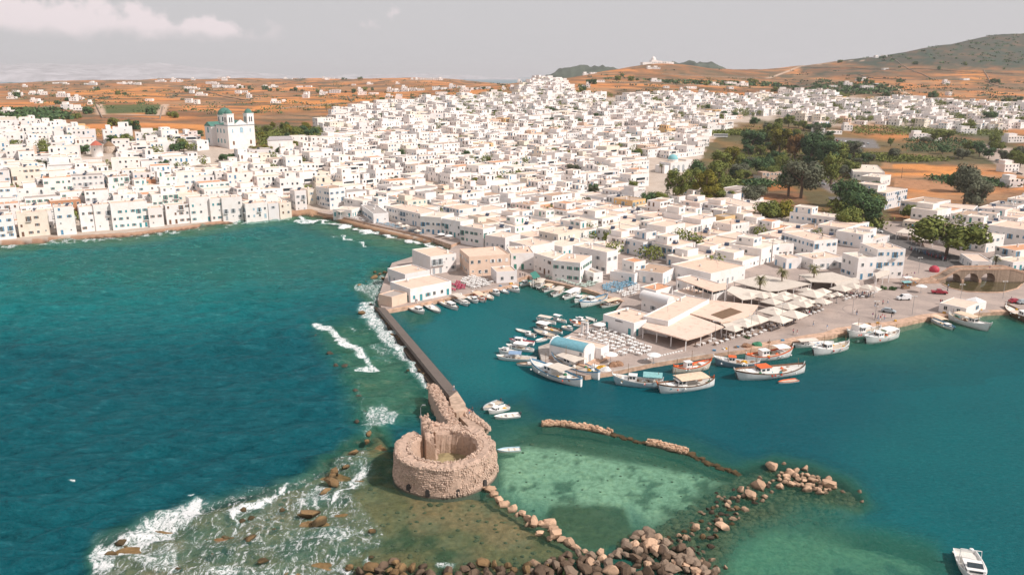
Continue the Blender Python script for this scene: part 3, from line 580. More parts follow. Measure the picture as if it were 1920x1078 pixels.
# pale coping stones along the water's edge
def strip(pts, w, z, mat, name, zt=None, side=1):
    mb = MB(); pts = [Vector((p[0], p[1], 0)) for p in pts]; L, R = [], []
    for i, p in enumerate(pts):
        d = (pts[min(i + 1, len(pts) - 1)] - pts[max(i - 1, 0)]).normalized(); nn = Vector((-d.y, d.x, 0)) * w; L.append(p); R.append(p + nn * side)
    for i in range(len(pts) - 1):
        a, b, c, d = L[i], L[i + 1], R[i + 1], R[i]
        mb.add([(q.x, q.y, zz) for zz in (z, zt or z + .004) for q in (a, b, c, d)], [(4, 5, 6, 7), (0, 1, 5, 4), (1, 2, 6, 5), (2, 3, 7, 6), (3, 0, 4, 7)])
    return structure(mb.build(name, mat))
strip(QW[0:7], 1.1, QZ + .004, QEDGE, 'quay_coping'); strip(QW[7:15], 1.0, QZ + .004, QEDGE, 'quay_coping'); strip(QW[25:29], .8, QZ + .004, CONC, 'quay_coping'); strip(QW[29:38], 3.2, QZ + .004, QEDGE, 'quay_coping'); strip(QW[38:43], 2.2, QZ + .004, QEDGE, 'quay_coping')
def sheet(name, pts, z, mat, zz=None):
    w = [tuple(P(a, b, z)[:2]) for a, b in pts]; mb = MB(); n = len(w); a = sum(w[i][0] * w[(i + 1) % n][1] - w[(i + 1) % n][0] * w[i][1] for i in range(n))
    if a < 0: w = w[::-1]
    mb.add([(x, y, z) for x, y in w], [tuple(range(n))]); return structure(mb.build(name, mat))
# promenade above the beach
PROM = [(596, 398), (640, 406), (700, 421), (760, 434), (810, 446), (846, 459), (868, 452), (830, 436), (780, 424), (700, 408), (640, 396), (600, 392)]
mb = MB(); mb.prism([tuple(P(a, b, 2.0)[:2]) for a, b in PROM], -1, 2.0, 1, 0); structure(mb.build('promenade', [PAVE, QEDGE]))
sheet('road', [(1712, 470), (1730, 462), (1800, 480), (1860, 492), (1960, 500), (1960, 514), (1830, 508), (1760, 500), (1700, 486)], QZ + .008, ASPH)
sheet('road', [(1540, 352), (1562, 350), (1600, 392), (1660, 432), (1730, 462), (1712, 472), (1636, 444), (1576, 402)], QZ + .012, ASPH)
RING = simple('ring_stone', (.24, .20, .19), .9)
rc = P(1628, 583, QZ); mb = MB()
for r, w_ in ((7.6, .25), (3.2, .2)): mb.lathe([(r, QZ + .006), (r + w_, QZ + .006)], 40, (rc.x, rc.y, 0))
structure(mb.build('paving_ring', RING))

# ------------------------------------------------------------------ house parts
def win_mb(kind, w, h, full=True):
    """local: x along wall, -y outwards, z up; materials 0 frame 1 glass 2 shutter"""
    f = MB(); t = .09
    f.box(-w / 2 - t, -w / 2, -.07, .0, 0, h + t, 0); f.box(w / 2, w / 2 + t, -.07, .0, 0, h + t, 0); f.box(-w / 2, w / 2, -.07, .0, h, h + t, 0); f.box(-w / 2 - t - .05, w / 2 + t + .05, -.12, .0, -.07, 0, 0)
    p = MB(); p.box(-w / 2, w / 2, -.03, .0, 0, h, 1 if full else 0)
    if kind != 'door': p.box(-.03, .03, -.05, -.03, 0, h, 0 if full else 1)
    s = MB(); sw = w / 2
    if kind in ('win', 'french') and not full: s.box(-sw / 2, sw / 2, -.13, -.075, .02, h - .02, 0)
    elif kind in ('win', 'french'):
        for sgn in (-1, 1):
            a, b = sorted((sgn * (w / 2 + .1), sgn * (w / 2 + .1 + sw))); s.box(a, b, -.13, -.075, .02, h - .02, 2 if full else 0)
    elif kind == 'shut':
        s.box(-w / 2 + .02, w / 2 - .02, -.06, -.032, .02, h - .02, 2 if full else 0)
    elif kind == 'door': s.box(-w / 2 + .04, w / 2 - .04, -.06, -.032, .02, h - .04, 2 if full else 0)
    return f, p, s
DIM = {'win': (.85, 1.25), 'french': (1.0, 2.2), 'shut': (.9, 1.25), 'plain': (1.0, 1.2), 'door': (1.05, 2.25), 'small': (.55, .6), 'big': (2.0, 1.9)}
WINM = {}; WINP = {}
for kd, (w_, h_) in DIM.items():
    for cn_, cm in SH.items():
        f, p, s = win_mb(kd if kd in ('win', 'french', 'shut', 'door') else 'plain', w_, h_)
        a = MB(); [a.add(q.v, q.f) for q in ()]
        for q in (f, p, s):
            o = len(a.v); a.v += q.v; a.f += [tuple(o + i for i in ff) for ff in q.f]; a.m += q.m
        WINM[kd, cn_] = a.mesh(kd, [WOODW, GLASS, cm])
        f, p, s = win_mb(kd if kd in ('win', 'french', 'shut', 'door') else 'plain', w_, h_, False)
        WINP[kd, cn_] = (f.mesh('frame', [WOODW]), p.mesh('pane', [GLASS, WOODW]), s.mesh('shutter', [cm]) if s.v else None)
def balcony_mesh(w):
    m = MB(); m.box(-w / 2, w / 2, -1.0, 0, -.16, 0, 0)
    r = MB()
    for x in np.linspace(-w / 2 + .04, w / 2 - .04, int(w / .35)): r.box(x - .02, x + .02, -.98, -.94, 0, .95)
    for s in (-1, 1): r.box(s * (w / 2 - .04) - .02, s * (w / 2 - .04) + .02, -.98, 0, .93, .99)
    r.box(-w / 2, w / 2, -1.0, -.93, .94, 1.0); return m.mesh('balcony', [WOODW]), r.mesh('railing', [IRON])
BALM = {w_: balcony_mesh(w_) for w_ in (2.2, 3.4)}
mb = MB().box(-.3, .3, -.3, .3, 0, 1.1); mb.box(-.38, .38, -.38, .38, 1.1, 1.2); mb.box(-.2, .2, -.2, .2, 1.2, 1.45); CHIMM = mb.mesh('chimney', [W_WHITE])
mb = MB(); mb.add([(-1, -.6, .25), (1, -.6, .25), (1, .7, 1.25), (-1, .7, 1.25), (-1, -.6, .17), (1, -.6, .17), (1, .7, 1.17), (-1, .7, 1.17)], [(0, 1, 2, 3), (4, 7, 6, 5), (0, 4, 5, 1), (1, 5, 6, 2), (2, 6, 7, 3), (3, 7, 4, 0)], 0)
mb.box(-.95, -.88, .55, .62, 0, 1.1, 1); mb.box(.88, .95, .55, .62, 0, 1.1, 1); o_ = len(mb.v); mb.lathe([(0, -1.0), (.27, -1.0), (.27, 1.0), (0, 1.0)], 9, (0, 0, 0), 1)
mb.xf(Matrix.Translation((0, .85, 1.3)) @ Matrix.Rotation(math.pi / 2, 4, 'Y'), o_); SOLM = mb.mesh('solar_heater', [PANEL, METAL])
mb = MB().box(-.45, .45, -.18, .18, .1, .8, 0); mb.box(-.3, .3, -.2, -.18, .18, .7, 1); ACM = mb.mesh('air_conditioner', [WOODW, IRON])
mb = MB(); mb.lathe([(0, 0), (.5, 0), (.5, 1.0), (.42, 1.15), (0, 1.2)], 10); TANKM = mb.mesh('water_tank', [WOODW], True)
mb = MB(); mb.tube([(0, 0, 0), (0, 0, 2.2)], .03, 4)
for k in range(4): mb.box(-.5 + .08 * k, .5 - .08 * k, -.012, .012, 1.6 + .18 * k, 1.63 + .18 * k)
ANTM = mb.mesh('aerial', [METAL])
mb = MB(); mb.lathe([(.0, -.12), (.2, -.09), (.36, 0)], 10); mb.xf(Matrix.Translation((0, 0, .8)) @ Matrix.Rotation(math.radians(55), 4, 'X')); mb.box(-.03, .03, -.03, .03, 0, .8); DISHM = mb.mesh('satellite_dish', [METAL])
PAR = .32
def volume(mw, mr, x0, x1, y0, y1, z0, z1, mi=0, rmi=0, par=PAR, t=.24):
    v = [(x0, y0), (x1, y0), (x1, y1), (x0, y1)]; i = [(x0 + t, y0 + t), (x1 - t, y0 + t), (x1 - t, y1 - t), (x0 + t, y1 - t)]
    zr = z1 - par; vs = [(a, b, z0) for a, b in v] + [(a, b, z1) for a, b in v] + [(a, b, z1) for a, b in i] + [(a, b, zr) for a, b in i]
    fs = []
    for k in range(4):
        l = (k + 1) % 4; fs += [(k, l, 4 + l, 4 + k), (4 + k, 4 + l, 8 + l, 8 + k), (8 + k, 8 + l, 12 + l, 12 + k)]
    mw.add(vs, fs, mi); mr.add([(a, b, zr + .01) for a, b in i], [(0, 1, 2, 3)], rmi)
FACES = {0: lambda w, d: (-w / 2, -d / 2, w, 0.), 3: lambda w, d: (-w / 2, d / 2, d, -math.pi / 2), 1: lambda w, d: (w / 2, -d / 2, d, math.pi / 2), 2: lambda w, d: (w / 2, d / 2, w, math.pi)}
def face_slots(rng, w, d, z0, z1, faces, storey, dens=.8):
    """window slots [kind, x, y, z, rot] on the given faces of a block centred on 0"""
    out = []
    for f in faces:
        x0, y0, L, r = FACES[f](w, d); n = int((L - .8) / 2.5)
        if n < 1: continue
        dx, dy = math.cos(r), math.sin(r); ns = max(1, int(round((z1 - z0) / storey)))
        for s in range(ns):
            zz = z0 + s * storey
            for k in range(n):
                if rng.random() > dens: continue
                t = (k + .5) / n * L + rng.uniform(-.2, .2)
                if s == 0 and rng.random() < .3: kd = 'door'; zb = .05
                else:
                    q = rng.random(); kd = 'win' if q < .34 else 'shut' if q < .52 else 'plain' if q < .72 else 'french' if q < .88 and s > 0 else 'small'; zb = {'win': 1.05, 'shut': 1.05, 'plain': 1.1, 'french': .12, 'small': 1.7}[kd]
                if zz + zb + DIM[kd][1] > z1 - .25: continue
                out.append((kd, x0 + dx * t, y0 + dy * t, zz + zb, r))
    return out
HOUSES = []     # every house: footprint centre, half diagonal, record
LANDM = [('twin-towered green-domed church', (433, 272)), ('blue-domed church', (1262, 318)), ('round harbour fort', (834, 880)), ('red-capped windmill', (183, 290)), ('curved sandy beach', (690, 425)), ('harbour basin', (1050, 530)), ('three-arched stone bridge', (1830, 520)), ('tall roadside trees', (1340, 345)),
         ('vaulted blue-roofed chapel', (1080, 670)), ('dry orange field', (1750, 320)), ('three palm trees', (1466, 550)), ('hilltop chapel', (1220, 118)), ('wooded gap above town', (540, 262)), ('left end of the waterfront', (30, 440)), ('rocky waterfront ledge', (330, 420)), ('large peach-roofed terrace', (1350, 590)), ('parked white bus', (1350, 258)), ('upper ridge houses', (1040, 158))]
_seen = {}
ORD = ['', 'second', 'third', 'fourth', 'fifth', 'sixth', 'seventh', 'eighth', 'ninth', 'tenth', 'eleventh', 'twelfth', 'thirteenth', 'fourteenth', 'fifteenth', 'sixteenth', 'seventeenth', 'eighteenth', 'nineteenth', 'twentieth', 'twenty-first', 'last']
def place_phrase(px, py, feat):
    best = sorted((math.hypot(px - a, (py - b) * 2.2), nm, a, b) for nm, (a, b) in LANDM)
    for dd, nm, a, b in best[:5]:
        dx, dy = px - a, (py - b) * 2.2
        rel = ('right of' if dx > 0 else 'left of') if abs(dx) > abs(dy) * 1.3 else ('in front of' if dy > 0 else 'behind')
        k = (feat, nm, rel); c = _seen.get(k, 0)
        if c < len(ORD):
            _seen[k] = c + 1
            return f"{rel} the {nm}" if c == 0 else f"{ORD[c]} such one {rel} the {nm}"
    return f"{rel} the {nm}, between its like neighbours"
NUMW = {1: 'single-storey', 2: 'two-storey', 3: 'three-storey', 4: 'four-storey'}
def make_house(x, y, z, w, d, h, rot, rng, wall=None, roof=None, sh=None, storey=3.3, label=None, name='house', cat='house', upper=None, windows=None, dens=.8, faces=(0, 3, 1), near=False, extras=True, par=PAR, slots=None, sol=True):
    wall = wall or W_WHITE; roof = roof or rng.choice([R_PINK] * 5 + [R_WHITE] * 4 + [R_GREY, R_BROWN, R_TERRA]); sh = sh or rng.choice(['blue', 'blue', 'teal', 'grey', 'grey', 'white', 'brown', 'green', 'pale blue'])
    ns = max(1, int(round(h / storey)))
    feats = []
    root = thing(name, 'x', cat, (x, y, z), rot)
    mw, mr = MB(), MB(); volume(mw, mr, -w / 2, w / 2, -d / 2, d / 2, -3.2, h, par=par)
    if upper:
        for (a0, a1, b0, b1, hh) in upper:
            x0, x1, y0, y1 = -w / 2 + a0 * w, -w / 2 + a1 * w, -d / 2 + b0 * d, -d / 2 + b1 * d
            e = lambda v, lim: v + (.012 if abs(v - lim) < 1e-6 and lim < 0 else -.012 if abs(v - lim) < 1e-6 else 0)
            x0, x1, y0, y1 = e(x0, -w / 2), e(x1, w / 2), e(y0, -d / 2), e(y1, d / 2)
            volume(mw, mr, x0, x1, y0, y1, h - par - .02, h + hh, par=par)
    mw.build('wall', wall, root); mr.build('roof', roof, root)
    sl = slots if slots is not None else face_slots(rng, w, d, 0, h, faces, storey, dens)
    if upper and slots is None:
        for (a0, a1, b0, b1, hh) in upper:
            ww, dd = (a1 - a0) * w, (b1 - b0) * d; cx, cy = -w / 2 + (a0 + a1) / 2 * w, -d / 2 + (b0 + b1) / 2 * d
            sl += [(k, sx + cx, sy + cy, sz + h, r) for k, sx, sy, sz, r in face_slots(rng, ww, dd, 0, hh, faces, storey, dens)]
    nb = 0
    for kd, sx, sy, sz, r in sl:
        nm = 'door' if kd == 'door' else 'window'
        if near:
            fr, pn, st = WINP[kd, sh]; o = link(nm, fr, root, (sx, sy, sz), r); link('pane', pn, o)
            if st is not None and kd in ('win', 'french'): sx_ = DIM[kd][0] * .75 + .1; link('shutter', st, o, (-sx_, 0, 0)); link('shutter', st, o, (sx_, 0, 0))
            elif st is not None: link('shutter' if nm == 'window' else 'door_leaf', st, o)
        else: link(nm, WINM[kd, sh], root, (sx, sy, sz), r)
        if kd == 'french' and nb < 3 and rng.random() < .8:
            bm_, rm_ = BALM[2.2 if rng.random() < .7 else 3.4]; b = link('balcony', bm_, root, (sx - math.sin(r) * 0, sy, sz - .02), r); link('railing', rm_, b); nb += 1
    hs = []
    if extras:
        def roofspot():
            return rng.uniform(-w * .33, w * .33), rng.uniform(-d * .33, d * .33)
        zr = h - par + .01
        def clear_(a, b): return not upper or all(not (-w / 2 + u[0] * w - .8 < a < -w / 2 + u[1] * w + .8 and -d / 2 + u[2] * d - .8 < b < -d / 2 + u[3] * d + .8) for u in upper)
        for mesh_, nm, pr in ((CHIMM, 'chimney', .6), (SOLM, 'solar_heater', .4), (ACM, 'air_conditioner', .45), (ACM, 'air_conditioner', .3), (TANKM, 'water_tank', .2), (ANTM, 'aerial', .5), (DISHM, 'satellite_dish', .3)):
            if rng.random() < pr and (sol or nm != 'solar_heater'):
                a, b = roofspot()
                if clear_(a, b): link(nm, mesh_, root, (a, b, zr), (-rot - .4 if nm == 'solar_heater' else rng.uniform(0, 6))); hs.append(nm)
    rn = {R_PINK.name: 'peach', R_WHITE.name: 'pale', R_TERRA.name: 'terracotta-red', R_GREY.name: 'grey', R_BROWN.name: 'brown', }[roof.name]
    wn_ = {W_WHITE.name: 'white', W_CREAM.name: 'cream', W_PINK.name: 'rose', W_OCHRE.name: 'ochre', W_BRICK.name: 'bare-brick'}[wall.name]
    tot = ns + (1 if upper and max(u[4] for u in upper) > 2.4 else 0); px, py = proj(x, y, z)
    root['feat'] = f"{NUMW[min(4, tot)]} {wn_} house, {rn} roof" + (f", {sh} shutters" if sl and sh != 'white' else '')
    if label: root['label'] = label
    else: root['label'] = ''; 
    HOUSES.append((x, y, math.hypot(w, d) / 2, root, px, py, w, d, rot, bool(label)))
    return root
def CLR(C, L, R, h, z0=None):
    """house from three roof corners seen in the photograph -> centre, size, rotation"""
    z0 = QZ if z0 is None else z0; zt = z0 + h
    c, l, r = P(*C, zt), P(*L, zt), P(*R, zt); bx_ = (r - c); rot = math.atan2(bx_.y, bx_.x); ux = Vector((math.cos(rot), math.sin(rot), 0)); uy = Vector((-ux.y, ux.x, 0))
    lv = l - c; w = bx_.length; d = abs(lv.dot(uy))
    if lv.cross(ux).length and lv.length > 0:
        # favour the longer measured edge for the direction
        if lv.length > w: rot2 = math.atan2(lv.y, lv.x) - math.pi / 2; rot = rot2; ux = Vector((math.cos(rot), math.sin(rot), 0)); uy = Vector((-ux.y, ux.x, 0)); w = abs(bx_.dot(ux)); d = lv.length
    w = max(w, 2.5); d = max(d, 2.5); ctr = c + ux * w / 2 + uy * d / 2
    return ctr.x, ctr.y, w, d, rot
R_ = random.Random(11)
def hand(C, L, R, h, z0=None, **k):
    k.setdefault('sol', False)
    x, y, w, d, rot = CLR(C, L, R, h, z0); return make_house(x, y, QZ if z0 is None else z0, w, d, h, rot, R_, near=k.pop('near', True), **k)
# --- the point between the two waters
P2 = hand((769, 541.9), (738, 526.8), (846, 526.8), 4.8, label='long low white building with blue doors on the quay at the tip of the point', roof=R_PINK, sh='teal', storey=4.6, dens=.95)
hand((734.4, 557), (717.6, 549), (763, 548.5), 3.5, wall=W_PINK, roof=R_GREY, label='small square stone hut at the very end of the quay', name='stone_hut', cat='hut', slots=[('small', .5, -3.0, 1.6, 0)], extras=False)
hand((759.2, 514.4), (726.4, 502.9), (812, 508), 5.0, label='flat peach-roofed white block behind the quay shops, facing the open sea', roof=R_PINK, dens=.25, storey=4.5)
hand((807, 481.6), (772.5, 467.5), (851.4, 473.7), 7.0, label='two-storey white house with row of air conditioning units on its roof', roof=R_PINK, sh='grey', storey=3.4, dens=.95, faces=(0, 1))
hand((879.7, 481.6), (863.8, 466.6), (956, 476.3), 7.8, wall=W_PINK, roof=R_PINK, label='large rose-coloured mansion with tall white-framed windows on the harbour', name='mansion', sh='white', storey=3.9, dens=1)
hand((931, 510), (920.5, 500), (970, 508), 4.3, roof=R_PINK, label='small white quayside house in front of the rose mansion', sh='grey', storey=4)
hand((958, 475.4), (950, 462), (1000, 472), 6.6, label='white house with narrow green shutters between mansion and green awning', sh='green', roof=R_PINK)
# --- harbour front
hand((1043, 487), (1001, 474), (1066, 478), 7.2, label='white harbour house with long dark balcony and brown shutters', sh='brown', roof=R_WHITE, storey=3.6, faces=(3, 0))
hand((1088, 493), (1043, 484), (1110, 479), 7.6, label='tall white corner house with green windows on the harbour front', sh='green', roof=R_PINK, storey=3.6, dens=1)
hand((1113, 512), (1090, 503), (1121, 506), 4.0, label='white balustraded terrace beside the tall corner house', name='terrace_house', sh='brown', roof=R_WHITE, extras=False, par=.9)
hand((1138, 473), (1074, 460), (1151, 466.6), 8.6, label='long white block rising behind the harbour front houses', sh='grey', roof=R_WHITE, storey=4)
hand((1189, 492), (1166.7, 486), (1208, 487.4), 7.3, label='white house with terracotta roof terrace and arched door by blue tables', sh='blue', roof=R_TERRA, extras=False)
hand((1190, 514), (1144, 508), (1197, 511), 3.6, label='low white terrace with doors opening onto the blue cafe tables', name='terrace_house', sh='teal', roof=R_WHITE, extras=False, par=.7)
hand((1243, 513), (1197, 501.7), (1268, 500), 4.4, label='low house with big rust-stained shallow roof beside the blue tables', sh='pale blue', roof=R_BROWN)
hand((1333, 513), (1269.4, 493), (1398, 498), 5.4, label='wide white villa with patterned roof terrace behind the glass veranda', sh='grey', roof=R_PINK, dens=.9)
hand((1336, 540), (1268, 520), (1362, 534), 4.4, label='white restaurant block with clutter of planters on its roof', sh='white', roof=R_PINK)
hand((1262, 572), (1203, 558), (1302, 561), 4.2, label='white building carrying a long barrel vault above the dining quay', sh='grey', roof=R_PINK, extras=False, name='restaurant', cat='restaurant')
hand((1189, 606), (1131, 589), (1217, 587), 4.3, label='white corner restaurant with blue door and faded wall lettering', sh='teal', roof=R_PINK, name='restaurant', cat='restaurant', slots=None, dens=.5, extras=True)
hand((1253, 602), (1217, 587), (1330, 561), 5.0, label='long blank-walled white building behind the peach terrace roofs', sh='white', roof=R_PINK, dens=.15, name='restaurant', cat='restaurant')
hand((1300, 555), (1262, 545), (1345, 543), 4.0, label='white kitchen block between the vault and the glass veranda', sh='white', roof=R_PINK, dens=.2)
hand((1230, 545), (1200, 538), (1262, 536), 4.2, label='white block with chimney stacks above the white cafe tables', sh='white', roof=R_TERRA, dens=.3)
# --- houses round the palm trees and the square
hand((1527, 452), (1466, 435), (1566, 447), 7.0, label='long two-storey white house with row of blue shutters above the square', sh='blue', roof=R_PINK, dens=.9)
hand((1610, 484), (1580, 474), (1645, 482), 8.4, label='white corner wing with balconies on the right of the square', sh='blue', roof=R_WHITE, storey=4, dens=.9)
hand((1646, 468), (1613, 455), (1696, 466), 11.2, label='tallest white three-storey house on the square, tall blue doors', sh='blue', roof=R_PINK, storey=3.9, dens=.8)
hand((1525, 486.6), (1497.6, 475), (1583, 481.6), 4.4, label='low white villa behind the right palm tree', sh='grey', roof=R_PINK, dens=.95)
hand((1475, 485), (1452.5, 476.6), (1499, 481.6), 4.2, label='small white house with arched blue window behind the middle palm', sh='blue', roof=R_PINK)
hand((1447, 460), (1415, 450), (1480, 454), 5.6, label='square white house with dark windows behind the left palm', sh='brown', roof=R_WHITE)
hand((1566, 408), (1481, 398), (1573, 402), 7.6, label='long white hotel with blue balcony railings along its front', name='hotel', cat='hotel', sh='blue', roof=R_WHITE, storey=3.6, dens=1, upper=[(.2, .9, .55, .95, 3)])
hand((1823, 489), (1801, 475), (1846, 481.6), 3.6, label='small white cube kiosk beside the bridge road', name='kiosk', cat='kiosk', sh='grey', roof=R_PINK, extras=False, dens=.6)
hand((1851, 444), (1762, 428), (1866, 436), 7.0, label='long white building behind the big dark street tree', sh='pale blue', roof=R_WHITE, dens=.9)
hand((1945, 434), (1851, 421), (1990, 426), 8.4, label='large white hotel with pairs of blue windows at right edge', name='hotel', cat='hotel', sh='blue', roof=R_PINK, dens=.9)
hand((1825, 393), (1744, 386), (1838, 386), 6.0, label='low white block with roof terrace above the street tree', sh='grey', roof=R_PINK)
hand((1740.6, 382.7), (1701.8, 374), (1783, 375), 7.0, label='pale grey-roofed house beside the twin tall palms', sh='blue', roof=R_BROWN)
hand((1662, 362), (1618, 350), (1702, 354), 9.5, label='stacked white house left of the bare earth field', sh='blue', roof=R_PINK, upper=[(.1, .5, .3, .9, 3.4)])
hand((1651, 333), (1628, 327), (1671, 328), 5.5, z0=3.5, label='small tall white house with dormer at the foot of the orange field', sh='grey', roof=R_WHITE)
hand((1600, 322), (1590, 308), (1650, 315), 4.5, z0=3.8, label='low white house with thatched porch beside the orange field', sh='grey', roof=R_WHITE)
hand((1905, 470), (1862, 462), (1990, 462), 6, label='white house with orange-tiled awning at the right edge', sh='blue', roof=R_TERRA)
hand((1900, 492), (1855, 484), (1990, 484), 3.6, label='low white shop front beside the round arched gate', sh='teal', roof=R_WHITE, name='shop', cat='shop')
# --- the beach front
for C_, L_, Rr, h_, lb, sh_, rf_ in [
    ((659, 394), (624, 392), (668, 387.7), 4.0, 'flat-roofed open white taverna at the left end of the beach', 'teal', R_WHITE), ((680, 377.6), (644, 371.4), (687, 372.6), 6.6, 'white cube house behind the open beach taverna', 'grey', R_WHITE),
    ((700, 401), (676.6, 384), (722, 395), 5.0, 'pitched grey-roofed white house above the beach tables', 'blue', R_GREY), ((788, 401), (724, 386), (816, 394), 6.8, 'long two-storey white house with row of blue windows on the beach', 'blue', R_PINK),
    ((827, 408), (803, 400), (851, 399), 8.4, 'white beach house with blue upper balcony right of the long one', 'blue', R_WHITE), ((863, 415.5), (827, 409), (882, 410), 8.0, 'white beach house with dark sign above its ground floor', 'teal', R_WHITE),
    ((906, 430), (863, 423), (930, 425), 7.6, 'white house with wide green windows at the right end of the beach', 'green', R_PINK), ((947, 446), (912, 440), (976, 438), 5.6, 'low ochre-edged white house behind the rose mansion', 'grey', R_PINK),
    ((995, 462), (955, 452), (1030, 452), 5.2, 'low peach-roofed house just behind the green-shuttered harbour house', 'grey', R_PINK)]:
    hand(C_, L_, Rr, h_, z0=2.0, label=lb, sh=sh_, roof=rf_, dens=.9, name='taverna' if 'taverna' in lb else 'house', cat='taverna' if 'taverna' in lb else 'house')
# --- the row standing on the rocks along the left shore
def front(xl, yl, xr, yr, h, d, z0=1.5, **k):
    a, b = P(xl, yl, z0), P(xr, yr, z0); v = b - a; v = Vector((math.cos(.56), math.sin(.56), 0)) * max(v.x / math.cos(.56), 3); b = a + v; rot = .56; w = v.length; n_ = Vector((-v.y, v.x, 0)).normalized(); c = (a + b) / 2 + n_ * d / 2
    return make_house(c.x, c.y, z0, w - .03, d, h, rot, R_, near=k.pop('near', True), **k)
for row in [(-46, 453, -3, 449, 10, 9, 'white house on the rocks cut by the left edge', 'blue', W_WHITE), (-2, 449, 36, 444.5, 11, 9, 'white rock-side house with arched blue door at left', 'blue', W_WHITE), (37, 444.5, 102, 437, 11.2, 9, 'broad cream rock-side house with brown windows', 'brown', W_CREAM), (108, 441, 153, 434.6, 13.2, 10, 'white waterfront house with wide covered balcony on top floor', 'blue', W_WHITE),
            (153.5, 434.5, 180, 432.6, 12, 9, 'narrow white waterfront house with single orange door balcony', 'brown', W_WHITE), (180.5, 432.5, 212, 430.5, 12.6, 9, 'narrow white waterfront house with stacked balconies', 'grey', W_WHITE), (212.5, 431, 278, 426, 13, 10, 'tall white waterfront house with paired arched balcony doors', 'teal', W_WHITE), (281, 425.6, 313, 421.2, 9.4, 9, 'plain white lower house with few openings above the ledge', 'brown', W_WHITE),
            (313.5, 421.2, 358, 417.7, 9.8, 8, 'white house with long blank base and four brown windows', 'brown', W_WHITE), (358.5, 417.6, 396, 415.2, 12.8, 9, 'tall white waterfront house with turquoise doors and windows', 'teal', W_WHITE), (396.5, 415.1, 418, 413.6, 11.8, 8, 'slim white waterfront house with one turquoise balcony door', 'teal', W_WHITE), (419, 413.8, 455, 411.4, 12, 9, 'white waterfront house with long loggia of grey windows', 'grey', W_WHITE),
            (462, 412, 504, 407.8, 8.4, 9, 'white house with small side balcony near the cove corner', 'pale blue', W_WHITE), (504.5, 407.6, 525, 405.2, 7.4, 8, 'small white house with ground-floor garage opening by the cove', 'grey', W_WHITE), (525.5, 405, 551, 400.6, 7.0, 8, 'cream house at the turn of the cove', 'brown', W_CREAM), (555, 398.5, 578, 395.5, 12, 9, 'tall white house with purple balcony above the cove', 'grey', W_WHITE), (579, 392, 595, 390, 11, 9, 'tall cream-white tower house above the cove tables', 'pale blue', W_CREAM)]:
    front(*row[:6], label=row[6], sh=row[7], wall=row[8], storey=3.5, dens=.82, faces=(0, 3, 1), roof=R_PINK)

# --- the mass of the town
EXCL = [WORLD_GREEN, [(470, 236), (600, 236), (608, 262), (600, 276), (520, 278), (480, 290), (470, 260)], [(384, 255), (530, 262), (530, 290), (480, 296), (384, 290)], [(550, 420), (540, 400), (600, 392), (640, 384), (700, 398), (800, 420), (870, 450), (950, 464), (1010, 472), (1060, 480), (1150, 492), (1200, 502), (1270, 500), (1330, 515), (1405, 505), (1440, 480), (1500, 470), (1600, 462), (1700, 462), (2600, 520), (2600, 700), (600, 700)],
        [(1540, 350), (1570, 346), (1640, 400), (1700, 440), (1760, 460), (2000, 480), (2000, 520), (1700, 500), (1640, 460), (1560, 405)], [(1685, 425), (1750, 432), (1800, 455), (1990, 455), (1990, 520), (1690, 520)], [(1200, 296), (1330, 296), (1330, 372), (1200, 372)], [(166, 268), (226, 268), (232, 318), (158, 318)], [(384, 270), (478, 274), (486, 306), (380, 300)], [(1570, 300), (1960, 250), (1960, 372), (1570, 372)], [(1325, 250), (1400, 250), (1400, 272), (1325, 272)]]
rects = [(hx, hy, w, d, r) for hx, hy, _, _, _, _, w, d, r, _ in HOUSES]
cand = []
rg = random.Random(23)
th0 = math.radians(41)
c0, s0 = math.cos(th0), math.sin(th0)
v_ = -900.; row = 0
while v_ < 1500:
    dep_ = rg.uniform(9.5, 14); u_ = -300.
    while u_ < 1700:
        wd_ = rg.uniform(7.5, 17.5)
        cu, cv = u_ + wd_ / 2, v_ + dep_ / 2 + rg.uniform(-.6, .6); X_, Y_ = cu * c0 - cv * s0, cu * s0 + cv * c0
        if 268 < Y_ < 1650 and abs(X_) < Y_ * .70: cand.append((X_, Y_, wd_, dep_, rg.random(), rg.random()))
        u_ += wd_ + (rg.uniform(1.8, 3.2) if rg.random() < .22 else .05)
    v_ += dep_ + (rg.uniform(1.8, 3.0) if row % 2 else .25); row += 1
cx_ = np.array([c[0] for c in cand]); cy_ = np.array([c[1] for c in cand]); cz_ = terrain_z(cx_, cy_, False); cpx, cpy = projn(cx_, cy_, cz_)
inside = pip(cpx, cpy, TOWN) > 0
for e in EXCL: inside &= pip(cpx, cpy, e) < 0
inside &= pip(cx_, cy_, LANDW) > 11
for hx, hy, w, d, r in rects:
    dx, dy = cx_ - hx, cy_ - hy; a = dx * math.cos(r) + dy * math.sin(r); b = -dx * math.sin(r) + dy * math.cos(r)
    inside &= ~((np.abs(a) < w / 2 + 4.0) & (np.abs(b) < d / 2 + 3.6))
dens_n = VN.fbm(cx_ / 45, cy_ / 45, 3); far_ = np.clip((cy_ - 560) / 600, 0, 1)
inside &= (dens_n > -.36 + far_ * .20)
gapc = inside & (np.random.RandomState(3).rand(len(cand)) < np.where((cpx < 430) & (cpy < 300), .34, np.where((cpx > 1480) & (cpy < 246), .27, np.where(cpy < 225, .22, .075)))); inside &= ~gapc
sel = [i for i in range(len(cand)) if inside[i]]
